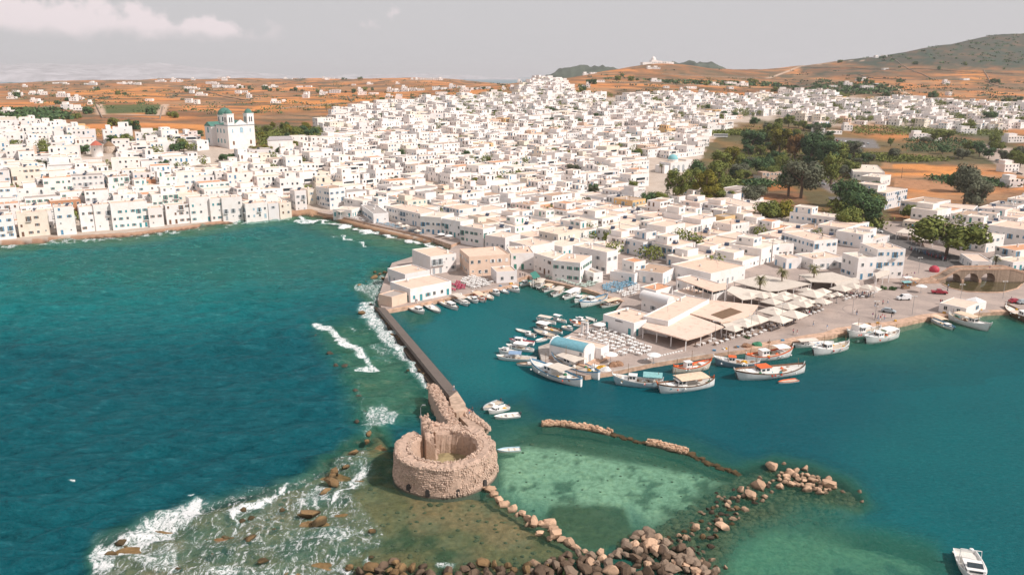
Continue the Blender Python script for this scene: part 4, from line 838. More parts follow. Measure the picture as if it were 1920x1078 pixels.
# a few small gardens are left open inside the town
GARD = [(745, 350), (895, 356), (875, 300), (1100, 392), (660, 272), (1180, 360), (340, 284), (228, 270), (560, 285), (1115, 365), (750, 300), (1075, 330), (1195, 295), (300, 322), (85, 322), (770, 262), (885, 384), (1000, 250), (1140, 262), (420, 305), (1060, 300), (20, 372), (1040, 215), (1120, 225), (1240, 245), (930, 240), (820, 275)]
gw = [G(*g) for g in GARD]
sel = [i for i in sel if all((cand[i][0] - g.x) ** 2 + (cand[i][1] - g.y) ** 2 > 49 for g in gw)]
sel.sort(key=lambda i: cand[i][1])
zf = terrain_z(cx_, cy_)
NEARN = 300 - len(HOUSES) - 6
farW, farR, farG = MB(), MB(), MB()
def town_height(px, py, r):
    old = 1 if (930 < px < 1560 and py > 335) else 0
    if old: return 3.4 if r < .52 else 4.2 if r < .72 else 6.6 if r < .96 else 8.4
    if px < 900: return 3.5 if r < .24 else 6.6 if r < .75 else 9.6 if r < .97 else 11
    return 3.4 if r < .36 else 6.5 if r < .86 else 8.8
# keep the visible mix: the nearest ones become separate houses
chosen = sel[:NEARN]; rest = sel[NEARN:]
for q, i in enumerate(chosen):
    X_, Y_, w, d, r1, r2 = cand[i]; rr = random.Random(i * 7 + 1); h = town_height(cpx[i], cpy[i], r1); rot = th0 + rr.uniform(-.08, .08)
    if cpx[i] < 620: rot = math.radians(33) + rr.uniform(-.09, .09)
    up = None
    if rr.random() < .34: a = rr.uniform(0, .4); b = rr.uniform(.3, .5); up = [(a, min(1., a + rr.uniform(.35, .6)), b, 1., rr.choice([2.3, 2.9, 3.1]))]
    wl = rr.choices([W_WHITE, W_CREAM, W_OCHRE, W_PINK, W_BRICK], [46, 3, .7, .5, .4])[0]
    make_house(X_, Y_, zf[i], w, d + .1, h + rr.uniform(-.25, .35), rot, rr, wall=wl, upper=up, dens=.62 if h < 5 else .74)
for n_, i in enumerate(rest):
    X_, Y_, w, d, r1, r2 = cand[i]; rr = random.Random(i * 7 + 1); h = town_height(cpx[i], cpy[i], r1) + rr.uniform(-.3, .4); far = Y_ > 800
    rot = th0 + rr.uniform(-.12, .12) * (2 if far else 1)
    if cpx[i] < 620: rot = math.radians(30) + rr.uniform(-.15, .15)
    s = len(farW.v); sr = len(farR.v); sg = len(farG.v)
    wm_ = rr.choices([0, 1, 2, 3], [60, 3, .7, .5])[0]; rm_ = rr.choices([0, 1, 2, 3, 4], [40, 34, 6, 12, 8])[0]
    volume(farW, farR, -w / 2, w / 2, -d / 2, d / 2, -3.5, h, wm_, rm_)
    vols = [(0, 0, w, d, 0, h)]
    if rr.random() < .38:
        a = rr.uniform(0, .4) * w - w / 2; b = a + rr.uniform(.35, .58) * w; c_ = -d / 2 + rr.uniform(.25, .5) * d; hh = rr.choice([2.3, 2.9, 3.1]); volume(farW, farR, a + .02, min(b, w / 2 - .02), c_, d / 2 - .02, h - .34, h + hh, wm_, rm_)
        vols.append(((a + min(b, w / 2)) / 2, (c_ + d / 2) / 2, min(b, w / 2) - a, d / 2 - c_, h, h + hh))
    if rr.random() < .45: a = rr.uniform(-.3, .3) * w; b = -rr.uniform(.1, .35) * d; farW.box(a - .3, a + .3, b - .3, b + .3, h - .35, h + 1.0, wm_)
    if rr.random() < .25: a = rr.uniform(-.3, .3) * w; b = -rr.uniform(.05, .3) * d; farG.add([(a - .9, b - .6, h), (a + .9, b - .6, h), (a + .9, b + .6, h + .9), (a - .9, b + .6, h + .9)], [(0, 1, 2, 3)], 0)
    for (ox, oy, ww, dd, z0_, z1_) in vols:
        for kd, sx, sy, sz, r in face_slots(rr, ww, dd, z0_, z1_, (0, 3), 3.2, .72):
            W2, H2 = DIM[kd]; W2 *= 1.15; dxx, dyy = math.cos(r), math.sin(r); nx_, ny_ = math.sin(r) * .05, -math.cos(r) * .05; sx += ox; sy += oy
            mi_ = rr.choices([0, 1, 2, 3], [5, 2, 1, 1.2])[0]
            q4 = [(sx + dxx * t + nx_ * k, sy + dyy * t + ny_ * k, zz) for k in (1, -1) for t, zz in ((-W2 / 2, sz), (W2 / 2, sz), (W2 / 2, sz + H2), (-W2 / 2, sz + H2))]
            farG.add(q4, [(0, 1, 2, 3), (4, 0, 3, 7), (1, 5, 6, 2), (3, 2, 6, 7)], mi_)
        if ww > 6 and z1_ - z0_ > 5 and rr.random() < .3:      # loggia, its inner shade put in as a dark panel
            sy = oy - dd / 2 - .06; x0 = ox - ww * rr.uniform(.1, .35); farG.box(x0, x0 + ww * .45, sy, sy + .3, z0_ + 3.6, z0_ + 5.6, 0); farW.box(x0 - .1, x0 + ww * .45 + .1, sy - 1.1, sy + .2, z0_ + 3.25, z0_ + 3.45, wm_); farW.box(x0 - .1, x0 + ww * .45 + .1, sy - 1.1, sy - .95, z0_ + 3.45, z0_ + 4.2, wm_)
    M = Matrix.Translation((X_, Y_, float(zf[i]))) @ Matrix.Rotation(rot, 4, 'Z')
    farW.xf(M, s); farR.xf(M, sr); farG.xf(M, sg)
print('houses', len(HOUSES), 'far', len(rest), 'far tris', (len(farW.f) + len(farR.f) + len(farG.f)) * 2)
allw = MB(); allw.v = farW.v + farR.v + farG.v; a_ = len(farW.v); b_ = a_ + len(farR.v)
allw.f = farW.f + [tuple(a_ + i for i in f) for f in farR.f] + [tuple(b_ + i for i in f) for f in farG.f]; allw.m = farW.m + [4 + m for m in farR.m] + [9 + m for m in farG.m]
o = allw.build('distant_houses', [W_WHITE, W_CREAM, W_PINK, W_OCHRE, R_PINK, R_WHITE, R_TERRA, R_GREY, R_BROWN, GLASS, SH['blue'], SH['brown'], SH['grey']])
o['kind'] = 'stuff'; o['label'] = 'mass of small white cube houses climbing the slope behind the old town'
# ------------------------------------------------------------------ the round fort and the mole
def stonemat(name, base, dark, wet=True, sc=1.6):
    m = NT(name); pos = m.pos(); isl = m.n('ShaderNodeNewGeometry').outputs['Random Per Island']; oi = m.n('ShaderNodeObjectInfo').outputs['Random']
    r = m.math('FRACT', m.math('ADD', m.math('MULTIPLY', isl, 3.1), m.math('MULTIPLY', oi, 7.7))); n1 = m.noise(sc, 6, .7, pos); n2 = m.noise(.35, 4, .6, pos)
    c = m.mix(r, tuple(b * 1.12 for b in base), tuple(b * .70 for b in base)); c = m.mix(m.rng(n1, .48, .72, 0, .75), c, dark); c = m.mix(m.rng(n2, .48, .68, 0, .4), c, tuple(b * w for b, w in zip(base, (.8, .78, .76))))
    if wet:
        z = m.n('ShaderNodeSeparateXYZ'); m.l(pos, z.inputs[0]); zz = m.math('ADD', z.outputs[2], m.math('MULTIPLY', m.math('SUBTRACT', n1, .5), .8)); c = m.mix(m.rng(zz, .75, .15), c, tuple(b * .30 for b in (base[0] * .9, base[1], base[2])))
    return m.done(m.pbr(c, .88, m.bump(n1, .8, .18), 0, .2))
FORTM = stonemat('fort_stone', (.56, .40, .31), (.23, .175, .145)); FORTT = stonemat('fort_rubble_top', (.60, .445, .35), (.33, .25, .20)); ROCKP = stonemat('pink_granite', (.58, .385, .26), (.28, .18, .12)); ROCKD = stonemat('dark_granite', (.14, .095, .065), (.05, .04, .033)); ROCKO = stonemat('ochre_weeded_rock', (.23, .145, .07), (.08, .06, .035)); ROCKG = stonemat('grey_granite', (.26, .19, .14), (.11, .085, .065))
MOLEM = stonemat('mole_concrete', (.20, .165, .145), (.10, .082, .07), True, .8); OPENSHADE = simple('painted_opening_shade', (.05, .045, .042), .95)
FH = 5.6
_l, _r = P(737, 836, FH), P(931, 836, FH); FC = (_l + _r) / 2; FR = (_r - _l).length / 2 * .965
FIR = FR * .655; FA0, FA1 = math.radians(-222), math.radians(112)      # ring runs clockwise gap at the back left
fort = thing('round_fort', 'ruined round stone fort with open courtyard at the end of the mole', 'fort', (FC.x, FC.y, 0))
def nz(x, y, z=0): return mnoise.noise(Vector((x, y, z)))
mb = MB(); n = 96; prof = [(FR + .8, -2.5), (FR + .5, .2), (FR + .3, 1.5), (FR + .15, 3.6), (FR, 4.9), (FR - .05, FH), (FR - .8, FH + .25), (FR - 2.2, FH + .1), (FIR + 1.2, FH - .05), (FIR + .3, FH), (FIR, FH - .5), (FIR - .05, 3.), (FIR - .1, -.5)]
vs = []
for r, z in prof:
    for j in range(n + 1):
        a = FA0 + (FA1 - FA0) * j / n; q = nz(math.cos(a) * 3, math.sin(a) * 3, z * .6 + r) ; q2 = nz(math.cos(a) * 14, math.sin(a) * 14, z + r)
        rr = r + (q * .5 + q2 * .22) * (1 if z > .5 else .3); vs.append((rr * math.cos(a) * (1.0), rr * math.sin(a), z + (q2 * .35 + q * .25 if z > 4.5 else 0)))
k = n + 1; fs = [(i * k + j, i * k + j + 1, (i + 1) * k + j + 1, (i + 1) * k + j) for i in range(len(prof) - 1) for j in range(n)]
fs += [tuple(i * k for i in range(len(prof)))[::-1], tuple(i * k + n for i in range(len(prof)))]
mb.add(vs, fs); mb.build('outer_wall', FORTM, fort)
mb = MB(); mb.lathe([(0, 1.0), (FIR + .2, 1.0)], 32); mb.build('courtyard_floor', simple('courtyard_silt', (.30, .24, .13), .9, .3, .6), fort)
rs_ = random.Random(4)
def blockstone(mb, c, ux, uy, un, a, b, t):
    """a stone lying in a wall face: centre, along, up, outwards"""
    vs = []
    for s, q in ((-1, -1), (1, -1), (1, 1), (-1, 1)):
        vs.append(tuple(c + ux * a * s * rs_.uniform(.8, 1.05) + uy * b * q * rs_.uniform(.8, 1.05) - un * .1))
    for s, q in ((-1, -1), (1, -1), (1, 1), (-1, 1)):
        vs.append(tuple(c + ux * a * s * rs_.uniform(.6, .85) + uy * b * q * rs_.uniform(.6, .85) + un * t * rs_.uniform(.5, 1.2)))
    mb.add(vs, [(4, 5, 6, 7), (0, 1, 5, 4), (1, 2, 6, 5), (2, 3, 7, 6), (3, 0, 4, 7)])
mb = MB(); z = .4; Z3 = Vector((0, 0, 1))
while z < FH - .1:
    rad = np.interp(z, [-2.5, .2, 1.5, 3.6, 4.9, 5.6], [FR + .8, FR + .5, FR + .3, FR + .15, FR, FR - .05]) + .05; a = -math.pi * 1.08
    while a < .35:
        wst = rs_.uniform(.22, .52)
        if rs_.random() < .8:
            q = nz(math.cos(a) * 3, math.sin(a) * 3, z * .6 + rad) * .45; un = Vector((math.cos(a), math.sin(a), 0)); blockstone(mb, un * (rad + q) + Z3 * z, Vector((-un.y, un.x, 0)), Z3, un, wst * .5, rs_.uniform(.11, .19), rs_.uniform(.04, .15))
        a += wst / rad * 1.06
    z += .36
for i in range(1300):
    a = rs_.uniform(FA0, FA1); r = rs_.uniform(FIR + .1, FR - .1)
    if FIR + .9 < r < FR - 1.0 and rs_.random() < .9: continue
    un = Vector((math.cos(a), math.sin(a), 0)); s_ = rs_.uniform(.08, .24); blockstone(mb, un * r + Z3 * (FH + .05), Vector((-un.y, un.x, 0)), un, Z3, s_, s_ * rs_.uniform(.6, 1), rs_.uniform(.08, .28))
o = mb.build('course_stones', FORTT, fort); o['kind'] = 'stuff'
def ruinwall(pts, thick, parent, name, mat, z0=.5, step=.7, jag=.5, n_st=120):
    """wall along pts (x, y, ztop) with a broken top"""
    mb = MB(); P3 = [Vector(p) for p in pts]; tot = sum((b - a).to_2d().length for a, b in zip(P3[:-1], P3[1:])); k = max(3, int(tot / step)); L = []
    for i in range(k + 1):
        d = tot * i / k; acc = 0
        for a, b in zip(P3[:-1], P3[1:]):
            l = (b - a).to_2d().length
            if d <= acc + l + 1e-6: p = a.lerp(b, (d - acc) / max(l, 1e-6)); dr = (b - a); break
            acc += l
        dr.z = 0; dr.normalize(); L.append((p, Vector((-dr.y, dr.x, 0))))
    rows = []
    for i, (p, nn) in enumerate(L):
        j = nz(p.x * 1.3, p.y * 1.3, 5) * jag; t = thick / 2 * (1 + nz(p.x, p.y, 9) * .3)
        cs = []
        for s, zz in ((1.12, z0), (1.05, (z0 + p.z) / 2), (1, p.z + j - .3), (.55, p.z + j + rs_.uniform(-.1, .25)), (-.1, p.z + j + rs_.uniform(-.2, .2)), (-.6, p.z + j + rs_.uniform(-.1, .25)), (-1, p.z + j - .35), (-1.05, (z0 + p.z) / 2), (-1.12, z0)):
            q = p + nn * t * s; cs.append((q.x + nz(q.x * 2, q.y * 2, zz) * .15, q.y, zz))
        rows.append(cs)
    m_ = len(rows[0]); mb.add([v for r in rows for v in r], [(i * m_ + j, i * m_ + j + 1, (i + 1) * m_ + j + 1, (i + 1) * m_ + j) for i in range(k) for j in range(m_ - 1)] + [tuple(range(m_)), tuple(range(k * m_, (k + 1) * m_))[::-1]])
    for i in range(n_st):
        p, nn = rs_.choice(L); q = p + nn * thick * rs_.uniform(-.5, .5) + Vector((rs_.uniform(-.4, .4), rs_.uniform(-.4, .4), 0)); s_ = rs_.uniform(.12, .32); j = nz(q.x * 1.3, q.y * 1.3, 5) * jag
        blockstone(mb, Vector((q.x, q.y, q.z + j)), Vector((1, 0, 0)), Vector((0, 1, 0)), Z3, s_, s_ * .8, rs_.uniform(.15, .4))
    return mb.build(name, mat, parent)
def loc_(px, py, z): q = P(px, py, z); return (q.x - FC.x, q.y - FC.y, z)
ruinwall([loc_(797, 780, 8.6), loc_(803, 802, 7.2), loc_(808, 826, 5.2), loc_(814, 846, 2.4)], 1.7, fort, 'broken_wall', FORTM, jag=.8, n_st=80)
ruinwall([loc_(801, 789, 7.2), loc_(816, 792, 6.3), loc_(826, 796, 5.7), loc_(846, 800, 5.5)], .8, fort, 'broken_wall', FORTM, jag=.5, n_st=50)
ruinwall([loc_(843, 797, 5.6), loc_(848, 808, 4.8), loc_(851, 820, 3.4)], .9, fort, 'broken_wall', FORTM, jag=.3, n_st=26)
mb = MB(); mb.lathe([(FIR * .80, 1.0), (FIR * .78, 2.6), (FIR * .62, 2.7), (FIR * .58, 1.0)], 30, (0, 0, 0), 0, math.radians(-170), math.radians(-10)); mb.build('inner_ledge', FORTT, fort)
for a in (-128, -104, -72, -38):      # small arched openings low in the wall, inner shade painted as dark panels
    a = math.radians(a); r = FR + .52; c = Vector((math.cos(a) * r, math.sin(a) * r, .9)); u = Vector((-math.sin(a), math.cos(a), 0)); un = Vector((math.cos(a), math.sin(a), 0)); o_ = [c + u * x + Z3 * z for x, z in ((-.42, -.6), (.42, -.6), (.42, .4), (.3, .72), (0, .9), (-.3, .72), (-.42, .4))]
    mb = MB(); mb.add([tuple(p + un * .06) for p in o_] + [tuple(p - un * .5) for p in o_], [tuple(range(7))] + [(i, (i + 1) % 7, 7 + (i + 1) % 7, 7 + i) for i in range(7)]); mb.build('arched_opening', OPENSHADE, fort)
rw = thing('sloping_ruin_wall', 'thick broken rubble wall leading from the fort towards the mole', 'ruined wall')
q0, q1, q2 = P(811, 722, 3.8), P(827, 752, 4.4), P(852, 796, 5.0)
ruinwall([tuple(q0), tuple(q1), tuple(q2)], 2.2, rw, 'rubble_wall', FORTM, z0=-1.5, jag=.35, n_st=420)
mole = thing('mole', 'long narrow dark concrete mole joining the quay to the fort', 'mole')
def pprism(pts, z, z0, name, mat, parent):
    mb = MB(); mb.prism([tuple(P(a, b, z)[:2]) for a, b in pts], z0, z); return mb.build(name, mat, parent)
pprism([(708, 576), (722, 577), (858, 734), (845, 745)], 1.7, -4, 'walkway', MOLEM, mole)
pprism([(699, 572), (708, 576), (800, 690), (838, 748), (830, 752), (760, 660)], .35, -4, 'footing', ROCKD, mole)
pprism([(842, 745), (857, 733), (873, 757), (872, 768), (856, 775), (846, 762)], 2.6, -4, 'end_block', simple('sandy_block', (.44, .32, .24), .9, .25, .6, bump=.1), mole)
pprism([(846, 770), (871, 760), (916, 800), (905, 806), (880, 800), (858, 778)], 1.5, -4, 'ramp', simple('ramp_stone', (.42, .30, .23), .9, .25, .6, bump=.1), mole)
mb = MB(); 
lp = P(790, 812, FH + .3); lamp = thing('street_lamp', 'single curved lamp post standing on the fort ring beside the tall ruin', 'lamp post', tuple(lp))
mb.tube([(0, 0, 0), (0, 0, 5.4), (.15, 0, 5.9), (.5, 0, 6.1)], .07, 6, r2=.05); mb.build('pole', METAL, lamp); MB().box(.35, 1.0, -.13, .13, 6.02, 6.16).build('lamp_head', METAL, lamp)

# ------------------------------------------------------------------ boulders
ROCKV = []
for v in range(9):
    bm = bmesh.new(); bmesh.ops.create_icosphere(bm, subdivisions=2, radius=1)
    rr = random.Random(v + 50); pl = [(Vector((rr.gauss(0, 1), rr.gauss(0, 1), rr.gauss(0, 1))).normalized(), rr.uniform(.38, .8)) for _ in range(9)]
    for vt in bm.verts:
        for nn, dd in pl:
            e = vt.co.dot(nn) - dd
            if e > 0: vt.co -= nn * e
        vt.co += vt.co.normalized() * mnoise.noise(vt.co * 1.7 + Vector((v * 9, 0, 0))) * .16; vt.co.z *= .78; vt.co.x *= rr.uniform(1, 1.35)
    me = bpy.data.meshes.new('boulder'); bm.to_mesh(me); bm.free(); ROCKV.append(me)
RM = {}
def rmesh(i, mat):
    if (i, mat.name) not in RM: m = ROCKV[i].copy(); m.materials.append(mat); RM[i, mat.name] = m
    return RM[i, mat.name]
ROCKXY = []
def boulder(px, py, r, mat, label, group, z=None, lift=.25, flat=1):
    p = P(px, py, 0 if z is None else z); i = rs_.randrange(9); o = link('boulder', rmesh(i, mat)); o.location = (p.x, p.y, (r * (lift - .05) if z is None else z)); o.rotation_euler = (rs_.uniform(-.3, .3), rs_.uniform(-.3, .3), rs_.uniform(0, 6.28)); o.scale = (r, r * rs_.uniform(.75, 1.05), r * flat * rs_.uniform(.8, 1.1))
    ROCKXY.append((p.x, p.y, r)); return tag(o, label, 'boulder', group)
pxm = lambda py: 1480 / ((CAMZ / math.sin(PITCH + math.atan((py - 539) / FPX))) * math.cos(math.atan((py - 539) / FPX)))   # pixels per metre on the water
def rl(pts, o, f, mat, label, group, **k):
    for i_, (x, y, r) in enumerate(pts): px, py = x / f + o[0], y / f + o[1]; boulder(px, py, r / f / pxm(py), mat, (label + (f', {ORD[i_] or "first"} from the top' if 'chain running' in label else '')), group, **k)
rl([(880, 395, 34), (930, 410, 20), (960, 425, 36), (985, 450, 34), (1005, 485, 34), (1040, 510, 34), (1075, 532, 36), (1110, 560, 22), (1140, 560, 28), (1175, 585, 34), (1205, 605, 46), (1245, 610, 34), (1280, 615, 44), (1310, 650, 34), (1325, 685, 50), (1360, 705, 30), (1400, 725, 42), (1440, 750, 34), (1235, 672, 32), (1165, 615, 22), (1290, 700, 24)], (600, 780), 3, ROCKP, 'pink-brown boulder in the chain running from the fort', 'chain of boulders below the fort', lift=.42)
def rfill(poly, n, r0, r1, mats, label, group, o=(0, 0), f=1, mind=.8, lift=.3, hz=0):
    poly = [(x / f + o[0], y / f + o[1]) for x, y in poly]; xs = [p[0] for p in poly]; ys = [p[1] for p in poly]; got = 0; t = 0; mine = []
    while got < n and t < n * 60:
        t += 1; x, y = rs_.uniform(min(xs), max(xs)), rs_.uniform(min(ys), max(ys))
        if pip(np.array([x]), np.array([y]), poly)[0] < 0: continue
        r = rs_.uniform(r0, r1) ; q = P(x, y, 0)
        if any((q.x - a) ** 2 + (q.y - b) ** 2 < ((r + c) * mind) ** 2 for a, b, c in mine): continue
        mine.append((q.x, q.y, r)); boulder(x, y, r, *(lambda m_: (m_, {ROCKD.name: 'dark ', ROCKG.name: 'grey ', ROCKP.name: 'pinkish ', ROCKO.name: 'ochre '}[m_.name] + label))(rs_.choice(mats)), group, z=(hz * rs_.random() + r * .2) if hz else None, lift=lift); got += 1
rfill([(230, 820), (330, 815), (440, 830), (500, 780), (590, 715), (640, 705), (700, 735), (800, 780), (880, 815), (920, 850), (960, 890), (1030, 930), (1060, 1010), (-20, 1010), (0, 880), (60, 860), (170, 850)], 102, .7, 1.42, [ROCKD, ROCKD, ROCKG, ROCKP, ROCKG], 'large angular boulder in the heaped bank along the bottom edge', 'boulder bank at the bottom edge', (1000, 760), 3, .66, .5, .5)
rl([(640, 745, 44), (690, 775, 34), (730, 830, 48), (770, 850, 38), (820, 900, 46), (900, 905, 52), (960, 940, 38), (760, 930, 44), (600, 830, 40), (850, 870, 26)], (1000, 760), 3, ROCKG, 'big pale granite block heaped on the right end of the boulder bank', 'pale granite blocks on the boulder bank', lift=.55)
rfill([(230, 850), (340, 830), (420, 815), (560, 850), (640, 870), (840, 850), (900, 820), (1000, 850), (1250, 830), (1300, 850), (1300, 930), (200, 930)], 38, .7, 1.35, [ROCKD, ROCKO, ROCKD], 'weeded boulder in the row cut by the bottom edge', 'boulder bank at the bottom edge', (600, 780), 3, .72, .4)
rl([(290, 870, 46), (430, 830, 34), (460, 860, 34), (390, 880, 30), (170, 855, 30)], (600, 780), 3, ROCKO, 'orange-brown weeded boulder at the left end of the bottom bank', 'orange boulders at the bottom edge', lift=.45)
rl([(1345, 355, 46), (1260, 455, 46), (1222, 520, 38), (1660, 462, 46)], (1000, 760), 3, ROCKP, 'large rounded pink boulder standing on the curved rock spit', 'large boulders of the rock spit', lift=.45)
rl([(1170, 480, 30), (1395, 460, 30), (1530, 360, 28), (1545, 470, 24), (1410, 330, 14), (1060, 690, 40), (1050, 655, 26), (910, 695, 34), (1090, 570, 22), (1130, 520, 14), (1100, 550, 20), (1190, 592, 22), (1120, 640, 24), (1120, 585, 16), (1150, 575, 16), (1145, 610, 16), (1275, 412, 16), (1040, 515, 16), (1055, 528, 14), (960, 615, 12), (990, 665, 12), (820, 735, 22), (850, 750, 22), (830, 765, 20), (870, 745, 18), (880, 835, 24), (850, 830, 26), (910, 860, 18), (1080, 912, 20), (1340, 490, 14), (1330, 440, 16), (1345, 425, 16), (1210, 465, 14), (1015, 940, 20), (940, 885, 20), (1740, 485, 16), (1835, 485, 16), (1850, 540, 14)], (1000, 760), 3, ROCKP, 'small pink rock breaking the surface between bank and spit', 'small rocks of the spit', lift=.3)
rfill([(1370, 390), (1480, 372), (1560, 395), (1620, 400), (1700, 455), (1640, 500), (1540, 480), (1450, 455), (1375, 432)], 42, .55, 1.05, [ROCKP], 'small rock packed in the heap on the curved spit', 'rocks heaped on the spit', (1000, 760), 3, .62, .4)
rl([(1775, 108, 26), (1765, 150, 22), (1690, 212, 28), (1660, 265, 28), (1640, 290, 26), (1590, 315, 34), (1575, 380, 50), (1530, 432, 40), (1560, 345, 30), (1650, 465, 24)], (100, 780), 3, ROCKO, 'ochre-brown rock in the wave-washed chain left of the fort', 'rock chain left of the fort', lift=.25)
rl([(1065, 530, 28), (1065, 588, 24), (1110, 570, 20), (375, 705, 34), (322, 785, 40), (1440, 555, 62), (1500, 590, 46), (1300, 520, 30), (1670, 855, 34), (1100, 690, 44), (1190, 812, 44), (1790, 790, 20), (980, 745, 40), (900, 780, 34), (1800, 650, 30), (1250, 640, 26), (700, 860, 26), (1010, 600, 14)], (100, 780), 3, ROCKO, 'low dark rock awash in the white surf', 'rocks awash in the surf', lift=.08, flat=.7)
rl([(520, 125, 32), (660, 130, 24), (690, 165, 24), (720, 210, 26), (770, 300, 26), (820, 340, 28), (895, 590, 18), (940, 480, 18), (965, 530, 18), (990, 592, 22), (1020, 622, 24), (1060, 645, 22), (1085, 640, 18), (1180, 735, 20), (740, 240, 18), (800, 320, 22), (1110, 700, 16), (1140, 690, 18), (860, 400, 16)], (560, 560), 4.364, ROCKO, 'ochre-brown rock at the foot of the dark mole', 'rocks along the mole', lift=.2)
rl([(150, 300, 40), (170, 370, 30), (260, 430, 34), (250, 490, 36), (300, 540, 30), (330, 470, 30), (400, 600, 26), (430, 660, 36), (470, 740, 34), (500, 790, 30), (460, 870, 42), (530, 930, 46), (480, 990, 30), (490, 690, 24), (560, 1060, 30), (380, 540, 30)], (560, 560), 4.364, ROCKG, 'pale submerged rock in the line parallel to the mole', 'submerged rock line off the mole', lift=-.42)
rl([(70, 545, 34), (220, 468, 48), (345, 405, 28), (300, 420, 26), (110, 840, 34), (250, 400, 22), (150, 500, 20), (330, 470, 26), (395, 700, 26), (200, 740, 20), (340, 740, 22)], (660, 440), 5.644, ROCKO, 'brown shore rock off the seaward side of the point', 'shore rocks of the point', lift=.2)
rfill([(700, 770), (880, 640), (1030, 490), (1300, 420), (1360, 500), (1160, 640), (1010, 760), (1030, 930), (900, 880)], 64, .4, .85, [ROCKO, ROCKP, ROCKD], 'rock just awash in the curving band up to the spit', 'rocks awash in the curving band', (1000, 760), 3, .9, .1)
aw_ = [o for o in COL.objects if o.get('group') == 'rocks awash in the curving band']; MA_ = [ROCKO, ROCKP, ROCKD]; mb = MB()
for o in aw_:
    M_ = Matrix.LocRotScale(o.location, o.rotation_euler, o.scale); mb.add([tuple(M_ @ v.co) for v in o.data.vertices], [tuple(f.vertices) for f in o.data.polygons], MA_.index(o.data.materials[0])); bpy.data.objects.remove(o)
o = mb.build('awash_rocks', MA_); o['kind'] = 'stuff'
# rubble lines across the lagoon
def rubbleline(pts, w, n, label, h=.8):
    t = thing('rubble_breakwater', label, 'breakwater'); mb = MB()
    W = [P(a, b, 0) for a, b in pts]; seg = list(zip(W[:-1], W[1:])); ls = [(b - a).length for a, b in seg]
    ruin = [(p.x, p.y, h * .55) for p in W]; ruinwall(ruin, w, t, 'core', ROCKP, z0=-1.5, jag=.3, n_st=5)
    for i in range(n):
        a, b = rs_.choices(seg, ls)[0]; d = (b - a).normalized(); q = a.lerp(b, rs_.random()) + Vector((-d.y, d.x, 0)) * rs_.uniform(-.55, .55) * w; s_ = rs_.uniform(.2, .5); blockstone(mb, Vector((q.x, q.y, h * rs_.uniform(.25, .8))), d, Vector((-d.y, d.x, 0)), Z3, s_, s_ * rs_.uniform(.6, 1), rs_.uniform(.2, .5))
    o = mb.build('stones', ROCKP, t); o['kind'] = 'stuff'
rubbleline(zp((1000, 760), 3, [(50, 112), (150, 112), (270, 128), (340, 140), (435, 162)]), 1.6, 260, 'low pink rubble breakwater running right across the lagoon', .9)
rubbleline(zp((1000, 760), 3, [(640, 215), (700, 225), (780, 248), (862, 268)]), 1.7, 190, 'short pink rubble breakwater at the middle of the sunken wall', .8)
mb = MB()
for pts in ([(435, 162), (520, 188), (640, 215)], [(862, 268), (930, 300), (1030, 345), (1110, 370), (1165, 400)]):
    W = [P(a, b, 0) for a, b in zp((1000, 760), 3, pts)]
    for a, b in zip(W[:-1], W[1:]):
        k = int((b - a).length / .6)
        for i in range(k):
            q = a.lerp(b, i / k); d = (b - a).normalized(); blockstone(mb, Vector((q.x + rs_.uniform(-.3, .3), q.y + rs_.uniform(-.5, .5), -.05)), d, Vector((-d.y, d.x, 0)), Z3, .65, .7, rs_.uniform(.12, .5))
o = mb.build('sunken_wall', ROCKO); tag(o, 'brown sunken wall just awash linking the pink rubble pieces', 'sunken wall')
# stones lying on the sea bed
mb = MB()
for poly, n, r0, r1 in ((Z_ROCK, 1000, .3, .9), (Z_REEF, 420, .2, .6), ([(1195, 1085), (1230, 980), (1400, 885), (1440, 900), (1370, 1000), (1340, 1085)], 300, .4, 1.2), (Z_TIP, 90, .4, 1.2), (Z_WEED1, 160, .2, .6), (Z_SAND, 40, .15, .4), ([(1095, 1050), (1200, 1010), (1240, 1085), (1095, 1085)], 100, .3, .8)):
    xs = [p[0] for p in poly]; ys = [p[1] for p in poly]
    for _ in range(n * 2):
        x, y = rs_.uniform(min(xs), max(xs)), rs_.uniform(min(ys), min(1085, max(ys)))
        if pip(np.array([x]), np.array([y]), poly)[0] < 0: continue
        q = P(x, y, -.8); bz = bed_z(q.x, q.y); s_ = rs_.uniform(r0, r1); a = rs_.uniform(0, 3.1); h = min(s_ * .6, max(.1, -bz - .15))
        rr_ = [s_ * rs_.uniform(.7, 1.1) for _k in range(7)]; mb.add([(q.x + r_ * k_ * math.cos(a + _k * .897), q.y + r_ * k_ * .75 * math.sin(a + _k * .897), bz + z_) for k_, z_ in ((1, -.05), (.8, h * .6)) for _k, r_ in enumerate(rr_)] + [(q.x, q.y, bz + h)], [(i_, (i_ + 1) % 7, 7 + (i_ + 1) % 7, 7 + i_) for i_ in range(7)] + [(7 + i_, 7 + (i_ + 1) % 7, 14) for i_ in range(7)])
        n -= 1
        if n <= 0: break
o = mb.build('seabed_stones', stonemat('weeded_stone', (.15, .115, .06), (.07, .06, .035), False)); o['kind'] = 'stuff'
mb = MB()
for i in range(420):
    x = rs_.uniform(858, 916); y = np.interp(x, [858, 916], [768, 803]) + rs_.uniform(-6, 3); 
    if rs_.random() < .5: x = rs_.uniform(885, 918); y = np.interp(x, [885, 918], [776, 805]) + rs_.uniform(-3, 3)
    q = P(x, y, 1.5); s_ = rs_.uniform(.15, .42); a = rs_.uniform(0, 3); blockstone(mb, Vector((q.x, q.y, 1.5)), Vector((math.cos(a), math.sin(a), 0)), Vector((-math.sin(a), math.cos(a), 0)), Z3, s_, s_ * .8, rs_.uniform(.1, .5))
